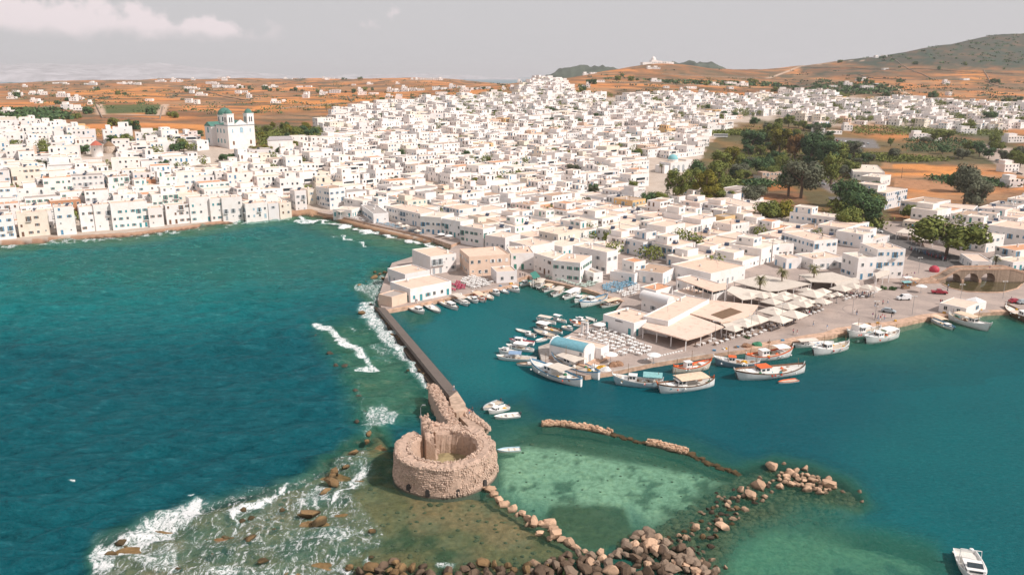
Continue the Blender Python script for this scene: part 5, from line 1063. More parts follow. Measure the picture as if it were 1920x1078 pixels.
o = mb.build('rubble_stones', FORTT, mole); o['kind'] = 'stuff'

# ------------------------------------------------------------------ chapel on the quay, churches, mills, bridge
BLUER = simple('blue_vault_paint', (.15, .34, .40), .75, .15, 1.2, bump=.03); GREEND = simple('green_dome_paint', (.075, .185, .15), .7, .2, .6)
def vault(mb, x0, x1, y0, y1, z, rise, n=10, mi=0, gable=None):
    w = (y1 - y0) / 2; c = (y0 + y1) / 2; pr = [(c - w * math.cos(math.pi * i / n), z + rise * math.sin(math.pi * i / n)) for i in range(n + 1)]
    mb.add([(x, y, zz) for x in (x0, x1) for y, zz in pr], [(i, n + 1 + i, n + 2 + i, i + 1) for i in range(n)], mi)
    if gable is not None: mb.add([(x0, y, zz) for y, zz in pr], [tuple(range(n + 1))], gable); mb.add([(x1, y, zz) for y, zz in pr], [tuple(range(n + 1))[::-1]], gable)
def arch_panel(w, h, n=8):
    m = MB(); pts = [(-w / 2, 0), (w / 2, 0), (w / 2, h - w / 2)] + [(w / 2 * math.cos(math.pi * i / n), h - w / 2 + w / 2 * math.sin(math.pi * i / n)) for i in range(1, n)] + [(-w / 2, h - w / 2)]
    k = len(pts); m.add([(x, -.05, z) for x, z in pts] + [(x, .05, z) for x, z in pts], [tuple(range(k))] + [(i, k + i, k + (i + 1) % k, (i + 1) % k) for i in range(k)]); return m
# chapel: long axis from back-left to front-right
za, zb = QZ + 2.9, QZ
a_, b_ = P(1030, 668, QZ), P(1095, 684, QZ); v = b_ - a_; rot = math.atan2(v.y, v.x); L_ = v.length; D_ = 5.6
ch = thing('chapel', 'white vaulted chapel with pale blue barrel roof at the quay corner', 'chapel', (a_.x, a_.y, QZ), rot)
mb = MB(); mb.box(0, L_, 0, D_, 0, 3.4); mb.build('wall', W_WHITE, ch)
mb = MB(); vault(mb, .25, L_ - .25, -.12, D_ * .96, 3.41, 1.5, 12); mb.build('barrel_roof', BLUER, ch)
for x0 in (-.02, L_ - .26): mb = MB(); vault(mb, x0, x0 + .28, -.2, D_ * .96 + .08, 3.3, 1.85, 12, 0, 0); mb.build('gable_parapet', W_WHITE, ch)
mb = MB(); volume(mb, MB(), .3, L_ + 1.8, D_ + .01, D_ + 4.4, 0, 3.3); mb.box(.6, L_ + 1.6, D_ + .3, D_ + 4.1, 2.7, 2.95); mb.build('side_aisle', W_WHITE, ch)
MB().box(.56, L_ + 1.54, D_ + .27, D_ + 4.14, 2.96, 3.0).build('aisle_roof', R_PINK, ch)
for nm, x, y, z, r in (('door', L_, D_ * .5, 0.05, math.pi / 2), ('window', L_ * .45, 0, 1.2, 0), ('window', L_ * .9, 0, 2.3, 0)): link(nm, WINM[('plain' if nm == 'window' else 'door'), 'grey'], ch, (x, y, z), r, (.7, 1, .7) if nm == 'window' else None)
mb = MB(); mb.box(-1.6, L_ + 2.8, -1.4, -.2, -QZ * 0 , .25); mb.box(L_ + .1, L_ + 2.8, -.18, D_ + 4, 0, .25); mb.build('plinth', QEDGE, ch)
pl = thing('bell_arch', 'small free-standing white bell arch behind the vaulted chapel', 'bell arch', tuple(P(1096, 626, QZ)), rot); mb = MB()
for s in (-1, 1): mb.box(s * .9 - .25, s * .9 + .25, -.3, .3, 0, 3.2)
mb.box(-1.15, 1.15, -.3, .3, 3.2, 3.6); mb.build('arch', W_WHITE, pl)
# angular concrete slip beside the chapel
mb = MB(); mb.prism([tuple(P(x, y, QZ)[:2]) for x, y in ((1009, 652), (1033, 644), (1029, 672), (1016, 680))], -3, QZ + .35); o = mb.build('slipway', CONC); tag(o, 'angular concrete slip left of the vaulted chapel', 'slipway')
# long barrel vault on the restaurant roof
q = P(1206, 553, QZ + 4.6); q2 = P(1258, 566, QZ + 4.6); v = q2 - q; mb = MB(); vault(mb, 0, v.length, -2.0, 2.0, 0, 1.7, 12, 0, 0); mb.box(0, v.length, -2, 2, -.6, 0)
o = mb.build('roof_vault', W_WHITE); o.location = q; o.rotation_euler = (0, 0, math.atan2(v.y, v.x)); tag(o, 'long white barrel vault lying on the dining-quay restaurant roof', 'vault')
# big church on the hill
cz = 31.5; cb = P(430, 273, 0); Yc = 560.; dyc = CP + (CYP - 273) / FPX * SP; t_ = Yc / dyc; cxw = (430 - CXP) / FPX * t_; czw = CAMZ + t_ * (-SP + (CYP - 273) / FPX * CP)
church = thing('church', 'large white twin-towered church with three green domes above the left town', 'church', (cxw, Yc, czw), math.radians(48)); CW, CD = 20.5, 27.
mb = MB(); mb.box(0, CW, 0, CD, -4, 13.8); mb.box(-3.6, 0.02, CD * .62, CD * .96, -4, 12.6); mb.box(CW - .02, CW + 3.6, CD * .62, CD * .96, -4, 12.6); mb.build('wall', W_WHITE, church)
mb = MB()
for s0, s1 in ((0, CW),): mb.add([(5.2, -.15, 13.81), (CW - 5.2, -.15, 13.81), (CW / 2, -.15, 17.2), (5.2, 1.2, 13.81), (CW - 5.2, 1.2, 13.81), (CW / 2, 1.2, 17.2)], [(0, 1, 2), (5, 4, 3), (0, 2, 5, 3), (2, 1, 4, 5)])
mb.build('pediment', W_WHITE, church)
mb = MB(); mb.add([(4.5, 1.2, 13.85), (CW - 4.5, 1.2, 13.85), (CW / 2, 1.2, 16.8), (4.5, CD, 13.85), (CW - 4.5, CD, 13.85), (CW / 2, CD, 16.8)], [(0, 2, 5, 3), (2, 1, 4, 5), (3, 5, 4), (0, 1, 2)])
mb.add([(.0, 0, 13.83), (CW, 0, 13.83), (CW, CD, 13.83), (0, CD, 13.83)], [(0, 1, 2, 3)])
mb.add([(-3.9, CD * .60, 12.6), (-3.9, CD * .98, 12.6), (-3.9, CD * .79, 15.6), (4.5, CD * .60, 12.6), (4.5, CD * .98, 12.6), (4.5, CD * .79, 15.6)], [(0, 2, 5, 3), (2, 1, 4, 5), (0, 1, 2)]); mb.build('roof', GREEND, church)
mb = MB(); mb.box(-.35, CW + .35, -.35, CD + .35, 13.3, 13.78); mb.build('cornice', SH['grey'], church)
for tx in (2.6, CW - 2.6):
    mb = MB(); mb.box(tx - 2.6, tx + 2.6, -.2, 5.0, 13.8, 21.0); mb.box(tx - 2.8, tx + 2.8, -.4, 5.2, 21.0, 21.5); tw = mb.build('bell_tower', W_WHITE, church)
    mb = MB(); mb.lathe([(2.6, 0), (2.6, .6), (2.3, 1.7), (1.5, 2.6), (.6, 3.0), (.12, 3.1), (.08, 4.0), (0, 4.1)], 14, (tx, 2.4, 21.4)); mb.build('dome', GREEND, tw, True)
    for r, x, y in ((0, tx, -.2), (-math.pi / 2, tx - 2.6, 2.4), (math.pi / 2, tx + 2.6, 2.4)):
        for s in (-.8, .8): o = arch_panel(.85, 3.6).build('belfry_opening', GLASS, tw, False, (x + s * math.cos(r), y + s * math.sin(r), 15.6)); o.rotation_euler = (0, 0, r)
mb = MB(); mb.lathe([(5.0, 0), (5.0, 5.2), (5.3, 5.2), (5.3, 5.6), (4.9, 5.6)], 16, (CW / 2, CD * .79, 14.4)); dr = mb.build('drum', W_WHITE, church)
mb = MB(); mb.lathe([(5.0, 0), (4.9, 1.4), (4.2, 3.1), (2.8, 4.4), (1.2, 5.0), (.15, 5.2), (.1, 6.2), (0, 6.3)], 18, (CW / 2, CD * .79, 19.8)); mb.build('dome', GREEND, dr, True)
for a in range(0, 360, 45): r = math.radians(a); o = arch_panel(1.1, 3.2).build('window', GLASS, dr, False, (CW / 2 + 5.02 * math.cos(r), CD * .79 + 5.02 * math.sin(r), 15.6)); o.rotation_euler = (0, 0, r + math.pi / 2)
WB = SH['pale blue']
for x, z, w, h, mt in ((CW / 2, 8.2, 2.6, 4.0, WB), (3.4, 8.4, 1.2, 2.6, WB), (CW - 3.4, 8.4, 1.2, 2.6, WB), (CW / 2, .1, 2.8, 4.6, SH['white']), (3.6, .1, 1.4, 2.8, SH['brown']), (CW - 3.6, .1, 1.4, 2.8, SH['brown'])): arch_panel(w, h).build('window' if z > 1 else 'door', mt, church, False, (x, 0, z))
for y in (5.5, 10, 14.5):
    for z, h in ((8.2, 2.9), (1.2, 3.0)): o = arch_panel(1.3, h).build('window', SH['teal'], church, False, (0, y, z)); o.rotation_euler = (0, 0, -math.pi / 2)
for z, h in ((8, 4.0), (1, 3.2)): o = arch_panel(1.7, h).build('window', SH['teal'], church, False, (-3.6, CD * .79, z)); o.rotation_euler = (0, 0, -math.pi / 2)
# parish hall beside it
g = G(498, 278); 
hall = thing('parish_hall', 'long low white hall with grey tiled roof right of the big church', 'hall', (cxw + 26, Yc + 4, czw - 1), math.radians(20)); mb = MB(); mb.box(0, 17, 0, 8, -4, 4.2); mb.build('wall', W_WHITE, hall)
mb = MB(); mb.add([(-.4, -.4, 4.2), (17.4, -.4, 4.2), (17.4, 8.4, 4.2), (-.4, 8.4, 4.2), (1.5, 4, 6.6), (15.5, 4, 6.6)], [(0, 1, 5, 4), (2, 3, 4, 5), (1, 2, 5), (3, 0, 4)]); mb.build('roof', simple('grey_tile_roof', (.36, .33, .33), .9), hall)
# blue-domed church in the lower town
g = G(1262, 322); bc = thing('domed_church', 'white church with turquoise dome left of the tall roadside trees', 'church', tuple(g), math.radians(38))
mb = MB(); mb.box(-9, 9, -5, 6, -3, 7.6); mb.box(-14.5, -9.02, -4, 5, -3, 5.6); mb.box(9.02, 16, -4.5, 5, -3, 8.8); mb.build('wall', W_WHITE, bc)
mb = MB(); mb.box(-8.8, 8.8, -4.8, 5.8, 7.61, 7.66); mb.box(9.2, 15.8, -4.3, 4.8, 8.81, 8.85); mb.build('roof', R_WHITE, bc)
mb = MB(); mb.lathe([(3.9, 0), (3.9, 1.5), (4.1, 1.5), (4.1, 1.8), (3.6, 1.8)], 16, (-1, 0, 7.6)); d_ = mb.build('drum', W_WHITE, bc); mb = MB(); mb.lathe([(3.8, 0), (3.6, 1.3), (2.9, 2.5), (1.7, 3.3), (.2, 3.6), (0, 4.3)], 18, (-1, 0, 9.4)); mb.build('dome', simple('turquoise_dome', (.20, .44, .47), .6), d_, True)
for x in (-5.5, 0, 5.5): arch_panel(2.6, 5.2).build('arched_recess', SH['grey'], bc, False, (x, -5, .3))
for y in (-2, 2): o = arch_panel(1.2, 2.8).build('window', SH['blue'], bc, False, (-9, y, 3)); o.rotation_euler = (0, 0, -math.pi / 2)
# hilltop chapel
def hillz(px, py, Y): dy = CP + (CYP - py) / FPX * SP; x = (px - CXP) / FPX * Y / dy; return x, Y
def on_hill(px, Y): dy = 1.02; x = (px - CXP) / FPX * Y / dy; return Vector((x, Y, TZ(x, Y)))
g = on_hill(1220, 1850); hc = thing('hilltop_chapel', 'white domed chapel with terraces crowning the brown hill', 'chapel', tuple(g), .3)
mb = MB(); mb.box(-7, 7, -6, 6, -4, 8); mb.box(7.02, 18, -6, 4, -4, 6); mb.box(18.02, 34, -5, 4, -4, 4.5); mb.box(-30, -7.02, -8, 4, -4, 3); mb.box(36, 50, -4, 4, -4, 4); mb.build('wall', W_WHITE, hc)
mb = MB(); mb.lathe([(5, 8), (5, 10), (4.6, 12), (3.4, 14), (1.2, 15.2), (.3, 15.4), (.2, 18), (0, 18)], 14); mb.build('dome', W_WHITE, hc, True)
mb = MB()
for x in (-4, 0, 4, 10, 14, 22, 28): mb.box(x - .8, x + .8, -6.1, -5.5, 1.5, 3.6)
mb.build('window', GLASS, hc)
# windmills
g = G(183, 293); wm1 = thing('windmill', 'white round windmill with red conical cap in the left town', 'windmill', tuple(g))
mb = MB(); mb.lathe([(3.7, -3), (3.7, 0), (3.4, 7.2), (3.6, 7.2), (3.6, 7.5), (0, 7.5)], 20); mb.build('tower', W_WHITE, wm1, True)
mb = MB(); mb.lathe([(3.9, 7.4), (2, 9.3), (0, 10.6)], 20); mb.build('cap', simple('red_cap', (.42, .12, .08), .8), wm1); link('window', WINM['plain', 'brown'], wm1, (.4, -3.5, 4), 0)
g = G(206, 286); wm2 = thing('windmill', 'squat stone windmill with dark thatched cap beside the white one', 'windmill', tuple(g))
mb = MB(); mb.lathe([(4, -3), (3.9, 0), (3.6, 4.6), (0, 4.6)], 20); mb.build('tower', simple('mill_stone', (.42, .33, .26), .9, .3, 1, bump=.1), wm2, True)
mb = MB(); mb.lathe([(3.8, 4.5), (2, 6.4), (0, 7.8)], 16); mb.build('cap', WOOD, wm2)
# bridge
b0, b1 = P(1757, 531, QZ), P(1935, 528, QZ); v = b1 - b0; BL = v.length; rot = math.atan2(v.y, v.x); br = thing('stone_bridge', 'pink stone footbridge with three dark arches and stepped ramp', 'bridge', (b0.x, b0.y, QZ), rot)
ac = [(P(x, 536, QZ) - b0).dot(v.normalized()) for x in (1800, 1835, 1868.5)]; ar = 2.75
BST = stonemat('bridge_stone', (.36, .265, .20), (.22, .165, .13), False); 
def ztop(x): return .9 + 3.9 * float(sstep(np.array(x / 9.), 0, 1)) * (1 - .62 * float(sstep(np.array((x - BL * .72) / (BL * .3)), 0, 1)))
xs = sorted(set(list(np.linspace(0, BL, 60)) + [c + ar * math.cos(math.pi * i / 12) for c in ac for i in range(13)])); WBR = 4.6
def zlow(x):
    for c in ac:
        if abs(x - c) <= ar + 1e-6: return 1.0 + math.sqrt(max(0, ar * ar - (x - c) ** 2)) * .92
    return -1.2
mb = MB()
for xa, xb in zip(xs[:-1], xs[1:]):
    xm = (xa + xb) / 2; ina = any(abs(xm - c) < ar for c in ac); la, lb = (zlow(xa) if ina else -1.2), (zlow(xb) if ina else -1.2)
    if ina and la < 0: la = 1.0
    if ina and lb < 0: lb = 1.0
    ta, tb = ztop(xa), ztop(xb); mb.add([(xa, 0, la), (xb, 0, lb), (xb, 0, tb), (xa, 0, ta), (xa, WBR, la), (xb, WBR, lb), (xb, WBR, tb), (xa, WBR, ta)], [(0, 1, 2, 3), (5, 4, 7, 6), (3, 2, 6, 7), (4, 5, 1, 0)])
for c in ac:
    for s in (-1, 1): mb.add([(c + s * ar, 0, -1.2), (c + s * ar, WBR, -1.2), (c + s * ar, WBR, 1.0), (c + s * ar, 0, 1.0)], [(0, 1, 2, 3)])
mb.build('arches', BST, br)
for y in (-.12, WBR - .2):
    mb = MB()
    for xa, xb in zip(xs[:-1], xs[1:]): mb.add([(xa, y, ztop(xa) - .1), (xb, y, ztop(xb) - .1), (xb, y, ztop(xb) + .6), (xa, y, ztop(xa) + .6), (xa, y + .32, ztop(xa) - .1), (xb, y + .32, ztop(xb) - .1), (xb, y + .32, ztop(xb) + .6), (xa, y + .32, ztop(xa) + .6)], [(0, 1, 2, 3), (5, 4, 7, 6), (3, 2, 6, 7)])
    mb.build('parapet', QEDGE, br)
for k in range(8): MB().box(-7 + k * .95, -6.05 + k * .95 + .0, -.3, WBR + .6, 0, .16 + k * .115).build('step', QEDGE, br)
for c0_, c1_ in zip(ac[:-1], ac[1:]): MB().box((c0_ + c1_) / 2 - .45, (c0_ + c1_) / 2 + .45, -.5, -.01, -.5, 1.2).build('pier_foot', QEDGE, br)
POND = [(1768, 533), (1782, 540), (1812, 547), (1850, 548.5), (1880, 548), (1906, 541), (1915, 533), (1925, 526), (1760, 527)]
sheet('pond_water', POND, QZ + .05, simple('murky_pond', (.075, .062, .03), .12, .3, .3, 0, .5))
w = [P(a, b, QZ) for a, b in POND[:7]]; strip([(p.x, p.y) for p in w], .5, QZ, QEDGE, 'pond_kerb', QZ + .22, -1)
# ------------------------------------------------------------------ trees and shrubs
def leafmat(name, a, b):
    m = NT(name); isl = m.n('ShaderNodeNewGeometry').outputs['Random Per Island']; oi = m.n('ShaderNodeObjectInfo').outputs['Random']; pos = m.pos(); n = m.noise(.55, 3, .6, pos)
    c = m.mix(isl, a, b); c = m.mix(m.rng(n, .4, .65, 0, .6), c, tuple(x * 1.5 for x in b)); c = m.mix(m.math('MULTIPLY', oi, .35), c, tuple(x * .55 for x in a))
    return m.done(m.pbr(c, .85, None, 0, .15))
LEAF = {'dark green': leafmat('dark_foliage', (.032, .072, .038), (.10, .155, .06)), 'olive green': leafmat('olive_foliage', (.08, .115, .03), (.19, .20, .05)), 'yellow-green': leafmat('yellow_foliage', (.10, .105, .018), (.22, .19, .03)),
        'grey-green': leafmat('grey_foliage', (.075, .085, .055), (.15, .155, .10)), 'russet': leafmat('russet_foliage', (.13, .075, .03), (.22, .12, .04)), 'purple-flowered': leafmat('bougainvillea', (.05, .04, .03), (.26, .035, .15))}
BARK = simple('bark', (.16, .115, .085), .9, .3, 3)
def leafquad(mb, c, s, rr, out=None):
    n = Vector((rr.gauss(0, 1), rr.gauss(0, 1), rr.gauss(.5, 1)))
    if out is not None: n = n * .6 + out * 1.1
    n.normalize(); u = n.cross(Vector((rr.gauss(0, 1), rr.gauss(0, 1), rr.gauss(0, 1)))).normalized(); w = n.cross(u); a, b = s * rr.uniform(.7, 1.3), s * rr.uniform(.5, .9)
    mb.add([tuple(c + u * a), tuple(c + w * b), tuple(c - u * a), tuple(c - w * b)], [(0, 1, 2, 3)])
def crown_mesh(seed, n=2200, lobes=16, flat=1., s=.062):
    rr = random.Random(seed); mb = MB(); L = []
    for i in range(lobes):
        a = rr.uniform(0, 6.28); r = rr.uniform(.05, .62) ** .8; z = rr.uniform(-.55, .75); k = math.sqrt(max(.1, 1 - z * z * .8)); L.append((Vector((math.cos(a) * r * k, math.sin(a) * r * k, z * .62 * flat)), rr.uniform(.24, .44)))
    for i in range(n):
        c, r = rr.choice(L); d = Vector((rr.gauss(0, 1), rr.gauss(0, 1), rr.gauss(.15, 1))).normalized(); leafquad(mb, c + d * r * rr.uniform(.72, 1.05), s, rr, d)
    for c, r in L:      # dense dark inside of each leaf cloud
        bm = bmesh.new(); bmesh.ops.create_icosphere(bm, subdivisions=1, radius=r * .66)
        mb.add([tuple(v.co * rr.uniform(.85, 1.1) + c) for v in bm.verts], [tuple(v.index for v in f.verts) for f in bm.faces]); bm.free()
    return mb
CROWN = {}
for kn, args in {'round': dict(), 'tall': dict(flat=1.5, lobes=14), 'wide': dict(flat=.7, lobes=14), 'shrub': dict(n=420, lobes=6, flat=.8, s=.10)}.items():
    for v in range(3):
        mb = crown_mesh(hash((kn, v)) % 1 + v * 13 + len(kn) * 5, **args)
        for cn_, m in LEAF.items(): CROWN[kn, v, cn_] = (mb, m)
CM = {}
def crown(kn, v, cn_):
    if (kn, v, cn_) not in CM: mb, m = CROWN[kn, v, cn_]; CM[kn, v, cn_] = mb.mesh('crown', [m])
    return CM[kn, v, cn_]
mb = MB(); mb.tube([(0, 0, -.3), (.03, .02, .35), (0, 0, .62)], .045, 7, r2=.025)
for a in range(4): mb.tube([(0, 0, .36 + .05 * a), (.2 * math.cos(a * 1.6), .2 * math.sin(a * 1.6), .62), (.32 * math.cos(a * 1.6), .32 * math.sin(a * 1.6), .78)], .022, 5, r2=.008)
TRUNKM = mb.mesh('trunk', [BARK])
tr_ = random.Random(77); TSEEN = {}
def tree(px, py, h, w, colr, where, group=None, kn=None, world=None, low=.12):
    h *= TSC[0]; w *= TSC[0]
    g = world or G(px, py); kn = kn or ('tall' if h > w * 1.25 else 'wide' if w > h * 1.3 else 'round'); lb = f"{'tall' if h > 10 else 'small' if h < 6 else 'bushy'} {colr} tree {where}"
    t = thing('tree', lb, 'tree', (g.x, g.y, g.z), tr_.uniform(0, 6.28), group)
    c = link('crown', crown(kn, tr_.randrange(3), colr), t, (0, 0, h * (.5 + low * .5))); fl = {'tall': 1.25, 'round': .9, 'wide': .75}[kn]; c.scale = (w * .56, w * .56 * tr_.uniform(.85, 1.05), h * (1 - low) * .56 / fl * .95)
    k = link('trunk', TRUNKM, t); k.scale = (h, h, h * .95); return t
def shrub(px, py, s, colr, where, group=None, cat='shrub', world=None, h=None):
    g = world or G(px, py); o = link('shrub', crown('shrub', tr_.randrange(3), colr)); o.location = (g.x, g.y, g.z + s * .25); o.scale = (s * .62, s * .62 * tr_.uniform(.7, 1.1), (h or s * .7) * .8); o.rotation_euler = (0, 0, tr_.uniform(0, 6)); return tag(o, f'{colr} shrub {where}', cat, group)
TSC = [1.6]
GRP = 'trees of the wooded strip right of the blue-domed church'
for px, py, h, w, c, wh in [(1268, 388, 15, 10, 'olive green', 'nearest the street below the blue-domed church'), (1296, 376, 13, 10, 'olive green', 'second from left in the tall roadside row'), (1322, 386, 15, 11, 'yellow-green', 'brightest yellow in the tall roadside row'), (1306, 352, 13, 10, 'dark green', 'behind the brightest yellow tree of the roadside row'), (1338, 362, 14, 11, 'olive green', 'middle of the tall roadside row'), (1350, 338, 14, 11, 'olive green', 'fifth of the tall roadside row'), (1366, 322, 13, 11, 'yellow-green', 'at the far end of the tall roadside row'),
                        (1338, 388, 8, 8, 'yellow-green', 'low at the foot of the roadside row'), (1356, 388, 7, 9, 'olive green', 'lowest at the right foot of the roadside row'), (1217, 389, 6, 7, 'dark green', 'by the street left of the roadside row'), (1237, 390, 6, 6, 'olive green', 'left of the dark layered conifer'),
                        (1410, 285, 13, 15, 'dark green', 'at left of the big inland grove'), (1448, 272, 15, 14, 'olive green', 'back of the big inland grove'), (1462, 292, 17, 15, 'yellow-green', 'centre of the big inland grove'), (1488, 300, 15, 13, 'russet', 'with rusty leaves in the inland grove'), (1520, 302, 16, 15, 'dark green', 'right of the rusty one in the inland grove'), (1548, 318, 15, 14, 'dark green', 'at right of the inland grove'), (1572, 310, 13, 13, 'olive green', 'outermost right of the inland grove'), (1500, 372, 15, 15, 'grey-green', 'in front of the inland grove by the stone house'), (1478, 368, 13, 11, 'dark green', 'beside the stone house garden'), (1556, 350, 15, 13, 'olive green', 'above the ramp road'), (1600, 296, 10, 12, 'grey-green', 'between grove and parking'),
                        (1582, 388, 11, 11, 'dark green', 'first below the ramp road'), (1604, 402, 12, 12, 'dark green', 'second below the ramp road'), (1616, 424, 11, 12, 'dark green', 'third below the ramp road'), (1590, 438, 8, 9, 'olive green', 'in front of the white camper van'), (1640, 412, 9, 8, 'olive green', 'behind the twin tall palms'),
                        (1772, 480, 11, 19, 'olive green', 'huge and spreading over the street of scooters'), (1806, 384, 15, 14, 'grey-green', 'big and pale beside the earth field'), (1828, 398, 12, 11, 'grey-green', 'right of the big pale one'), (1796, 360, 9, 12, 'dark green', 'behind the big pale one'),
                        (1440, 420, 8, 11, 'olive green', 'left of the hotel with blue balconies'), (1462, 418, 8, 10, 'yellow-green', 'touching the hotel with blue balconies'), (1412, 382, 7, 12, 'grey-green', 'behind the white warehouse roof'), (1388, 335, 7, 12, 'grey-green', 'in the walled garden'), (1430, 330, 9, 12, 'dark green', 'behind the brown stone house'), (1640, 372, 7, 6, 'dark green', 'between stacked house and road'), (1735, 415, 6, 10, 'dark green', 'in the courtyard behind pergola restaurant'), (1708, 412, 5, 9, 'olive green', 'beside the pergola restaurant'),
                        (1853, 235, 11, 13, 'dark green', 'standing alone in the orange field at right'), (1815, 250, 8, 10, 'olive green', 'below the lone field tree'), (1768, 262, 7, 16, 'olive green', 'in the hedge under the orange field')]:
    tree(px, py, h, w, c, wh)
TSC[0] = 1.12
# layered conifer
g = G(1250, 389); t = thing('araucaria', 'dark layered conifer at the left foot of the roadside row', 'conifer', tuple(g)); MB().tube([(0, 0, 0), (0, 0, 12)], .22, 6, r2=.05).build('trunk', BARK, t); mb = MB(); rr = random.Random(3)
for k in range(11):
    z = 1.8 + k * .95; R1 = 3.9 * (1 - k / 12.)
    for j in range(46): a = rr.uniform(0, 6.28); r = R1 * math.sqrt(rr.random()); leafquad(mb, Vector((math.cos(a) * r, math.sin(a) * r, z + r * .12)), .34, rr)
mb.build('crown', LEAF['dark green'], t)
for i in range(24):
    x, y = tr_.uniform(480, 600), 0; y = tr_.uniform(244, 268) + (x > 560) * 3; tree(x, y, tr_.uniform(5, 9), tr_.uniform(6, 9), tr_.choice(['dark green', 'dark green', 'olive green', 'olive green', 'yellow-green']), 'in the small wood right of the twin-towered church', 'small wood by the big church')
for x, y, c in [(478, 292, 'yellow-green'), (500, 290, 'yellow-green'), (525, 292, 'dark green'), (538, 287, 'dark green'), (345, 285, 'dark green'), (330, 288, 'dark green'), (372, 262, 'dark green'), (358, 264, 'dark green'), (210, 270, 'dark green'), (222, 274, 'olive green'), (140, 290, 'dark green'), (160, 290, 'dark green'), (85, 298, 'olive green'), (100, 296, 'dark green'), (35, 272, 'grey-green')]: tree(x, y, 6.5, 8, c, 'on the left slope beside the big church', 'garden trees of the left slope')
for i, (x, y) in enumerate(GARD):
    for k in range(2):
        c = tr_.choice(['dark green', 'olive green', 'grey-green', 'dark green', 'yellow-green']); g = gw[i]; g = Vector((g.x + tr_.uniform(-4, 4), g.y + tr_.uniform(-4, 4), 0)); g.z = TZ(g.x, g.y); tree(0, 0, tr_.uniform(4.5, 7.5), tr_.uniform(5.5, 8), c, 'in a small courtyard garden among the white houses', 'courtyard trees of the old town', world=g)
for x, y in ((845, 366), (935, 372), (1060, 393), (1075, 395), (1090, 388), (880, 388), (862, 390)): shrub(x, y, 4.5, 'purple-flowered', 'spilling over a garden wall in the old town', 'bougainvillea of the old town', 'bougainvillea')
TSC[0] = 1.45
for i in range(96):
    while True:
        x, y = tr_.uniform(1380, 1950), tr_.uniform(228, 345)
        q = np.array([x]), np.array([y])
        if pip(*q, WORLD_GREEN)[0] > 2 and pip(*q, [(1640, 300), (1860, 300), (1860, 372), (1640, 372)])[0] < 0 and pip(*q, [(1560, 258), (1660, 258), (1660, 278), (1560, 278)])[0] < 0 and pip(*q, [(1360, 240), (1400, 240), (1400, 262), (1360, 262)])[0] < 0: break
    tree(x, y, tr_.uniform(4.5, 9), tr_.uniform(6, 11), tr_.choice(['dark green', 'dark green', 'olive green', 'grey-green', 'olive green']), 'in the green belt right of the town', 'trees of the green belt')
TSC[0] = 1.2
for i in range(46):
    x = tr_.uniform(600, 1920); y = tr_.uniform(192, 240); q = np.array([x]), np.array([y])
    if pip(*q, TOWN)[0] < 0: continue
    tree(x, y, tr_.uniform(5, 8), tr_.uniform(6, 11), tr_.choice(['dark green', 'dark green', 'olive green']), 'between the small white houses of the upper town', 'trees of the upper town')
SHR = [(1010, 205), (30, 182), (112, 196), (118, 190), (230, 178), (186, 170), (352, 172), (385, 170), (455, 165), (470, 168), (490, 168), (515, 172), (548, 171), (600, 174), (640, 150), (672, 149), (690, 170), (655, 174), (720, 190), (800, 184), (900, 168), (930, 176), (880, 195), (1090, 163), (1088, 172), (1108, 158), (1160, 150), (1162, 144), (1250, 156), (1192, 152), (1310, 156), (1330, 160), (1405, 152), (1420, 156), (1455, 172), (1500, 171), (1620, 153), (1625, 158), (1694, 154), (1720, 121), (1690, 128), (1650, 110), (1810, 122), (1860, 155), (1890, 130), (1765, 131), (1570, 118), (1480, 115), (1600, 165), (1560, 175), (1670, 180), (1745, 182), (1880, 192), (1905, 190), (145, 222), (170, 214), (50, 232), (20, 236), (290, 214), (330, 222), (210, 236), (250, 243)]
mb = MB(); rr = random.Random(91)
for i in range(420):
    x, y = rr.uniform(0, 1920), rr.uniform(148, 215); q = np.array([x]), np.array([y])
    if pip(*q, TOWN)[0] > 0: continue
    g = G(x, y); s_ = rr.uniform(1.5, 4.5)
    for k in range(26): d = Vector((rr.gauss(0, 1.6), rr.gauss(0, 1), abs(rr.gauss(0, .6)))); leafquad(mb, g + d * s_, 1.1, rr)
o = mb.build('field_bushes', [LEAF['dark green']]); o['kind'] = 'stuff'
for x, y in SHR:
    for k in range(2): shrub(x + tr_.uniform(-9, 9), y + tr_.uniform(-1, 1), tr_.uniform(6, 15), tr_.choice(['dark green', 'dark green', 'olive green']), 'dotted over the dry orange fields', 'shrubs on the dry fields')
def veg_mass(name, polys, n, h, mat, s=.6):
    mb = MB(); rr = random.Random(len(polys) + n)
    for poly in polys:
        xs = [p[0] for p in poly]; ys = [p[1] for p in poly]; k = 0; pts = []
        X_ = np.array([rr.uniform(min(xs), max(xs)) for _ in range(n * 3)]); Y_ = np.array([rr.uniform(min(ys), max(ys)) for _ in range(n * 3)]); ok = pip(X_, Y_, poly) > 0
        gs = [G(x, y) for x, y in list(zip(X_[ok], Y_[ok]))[:max(12, n // 9)]]
        for i in range(n):
            g = rr.choice(gs); c = g + Vector((rr.gauss(0, 3.4), rr.gauss(0, 4.2), rr.uniform(.1, h))); leafquad(mb, c, s * rr.uniform(.7, 1.4), rr)
    o = mb.build(name, mat); o['kind'] = 'stuff'
veg_mass('reeds', [[(1600, 238), (1720, 240), (1800, 246), (1880, 244), (1880, 256), (1720, 256), (1600, 252)], [(1600, 288), (1760, 298), (1780, 304), (1660, 305), (1600, 298)], [(1390, 300), (1440, 298), (1445, 312), (1390, 314)], [(1298, 246), (1390, 246), (1390, 254), (1298, 254)]], 2600, 2.6, LEAF['olive green'], .9)
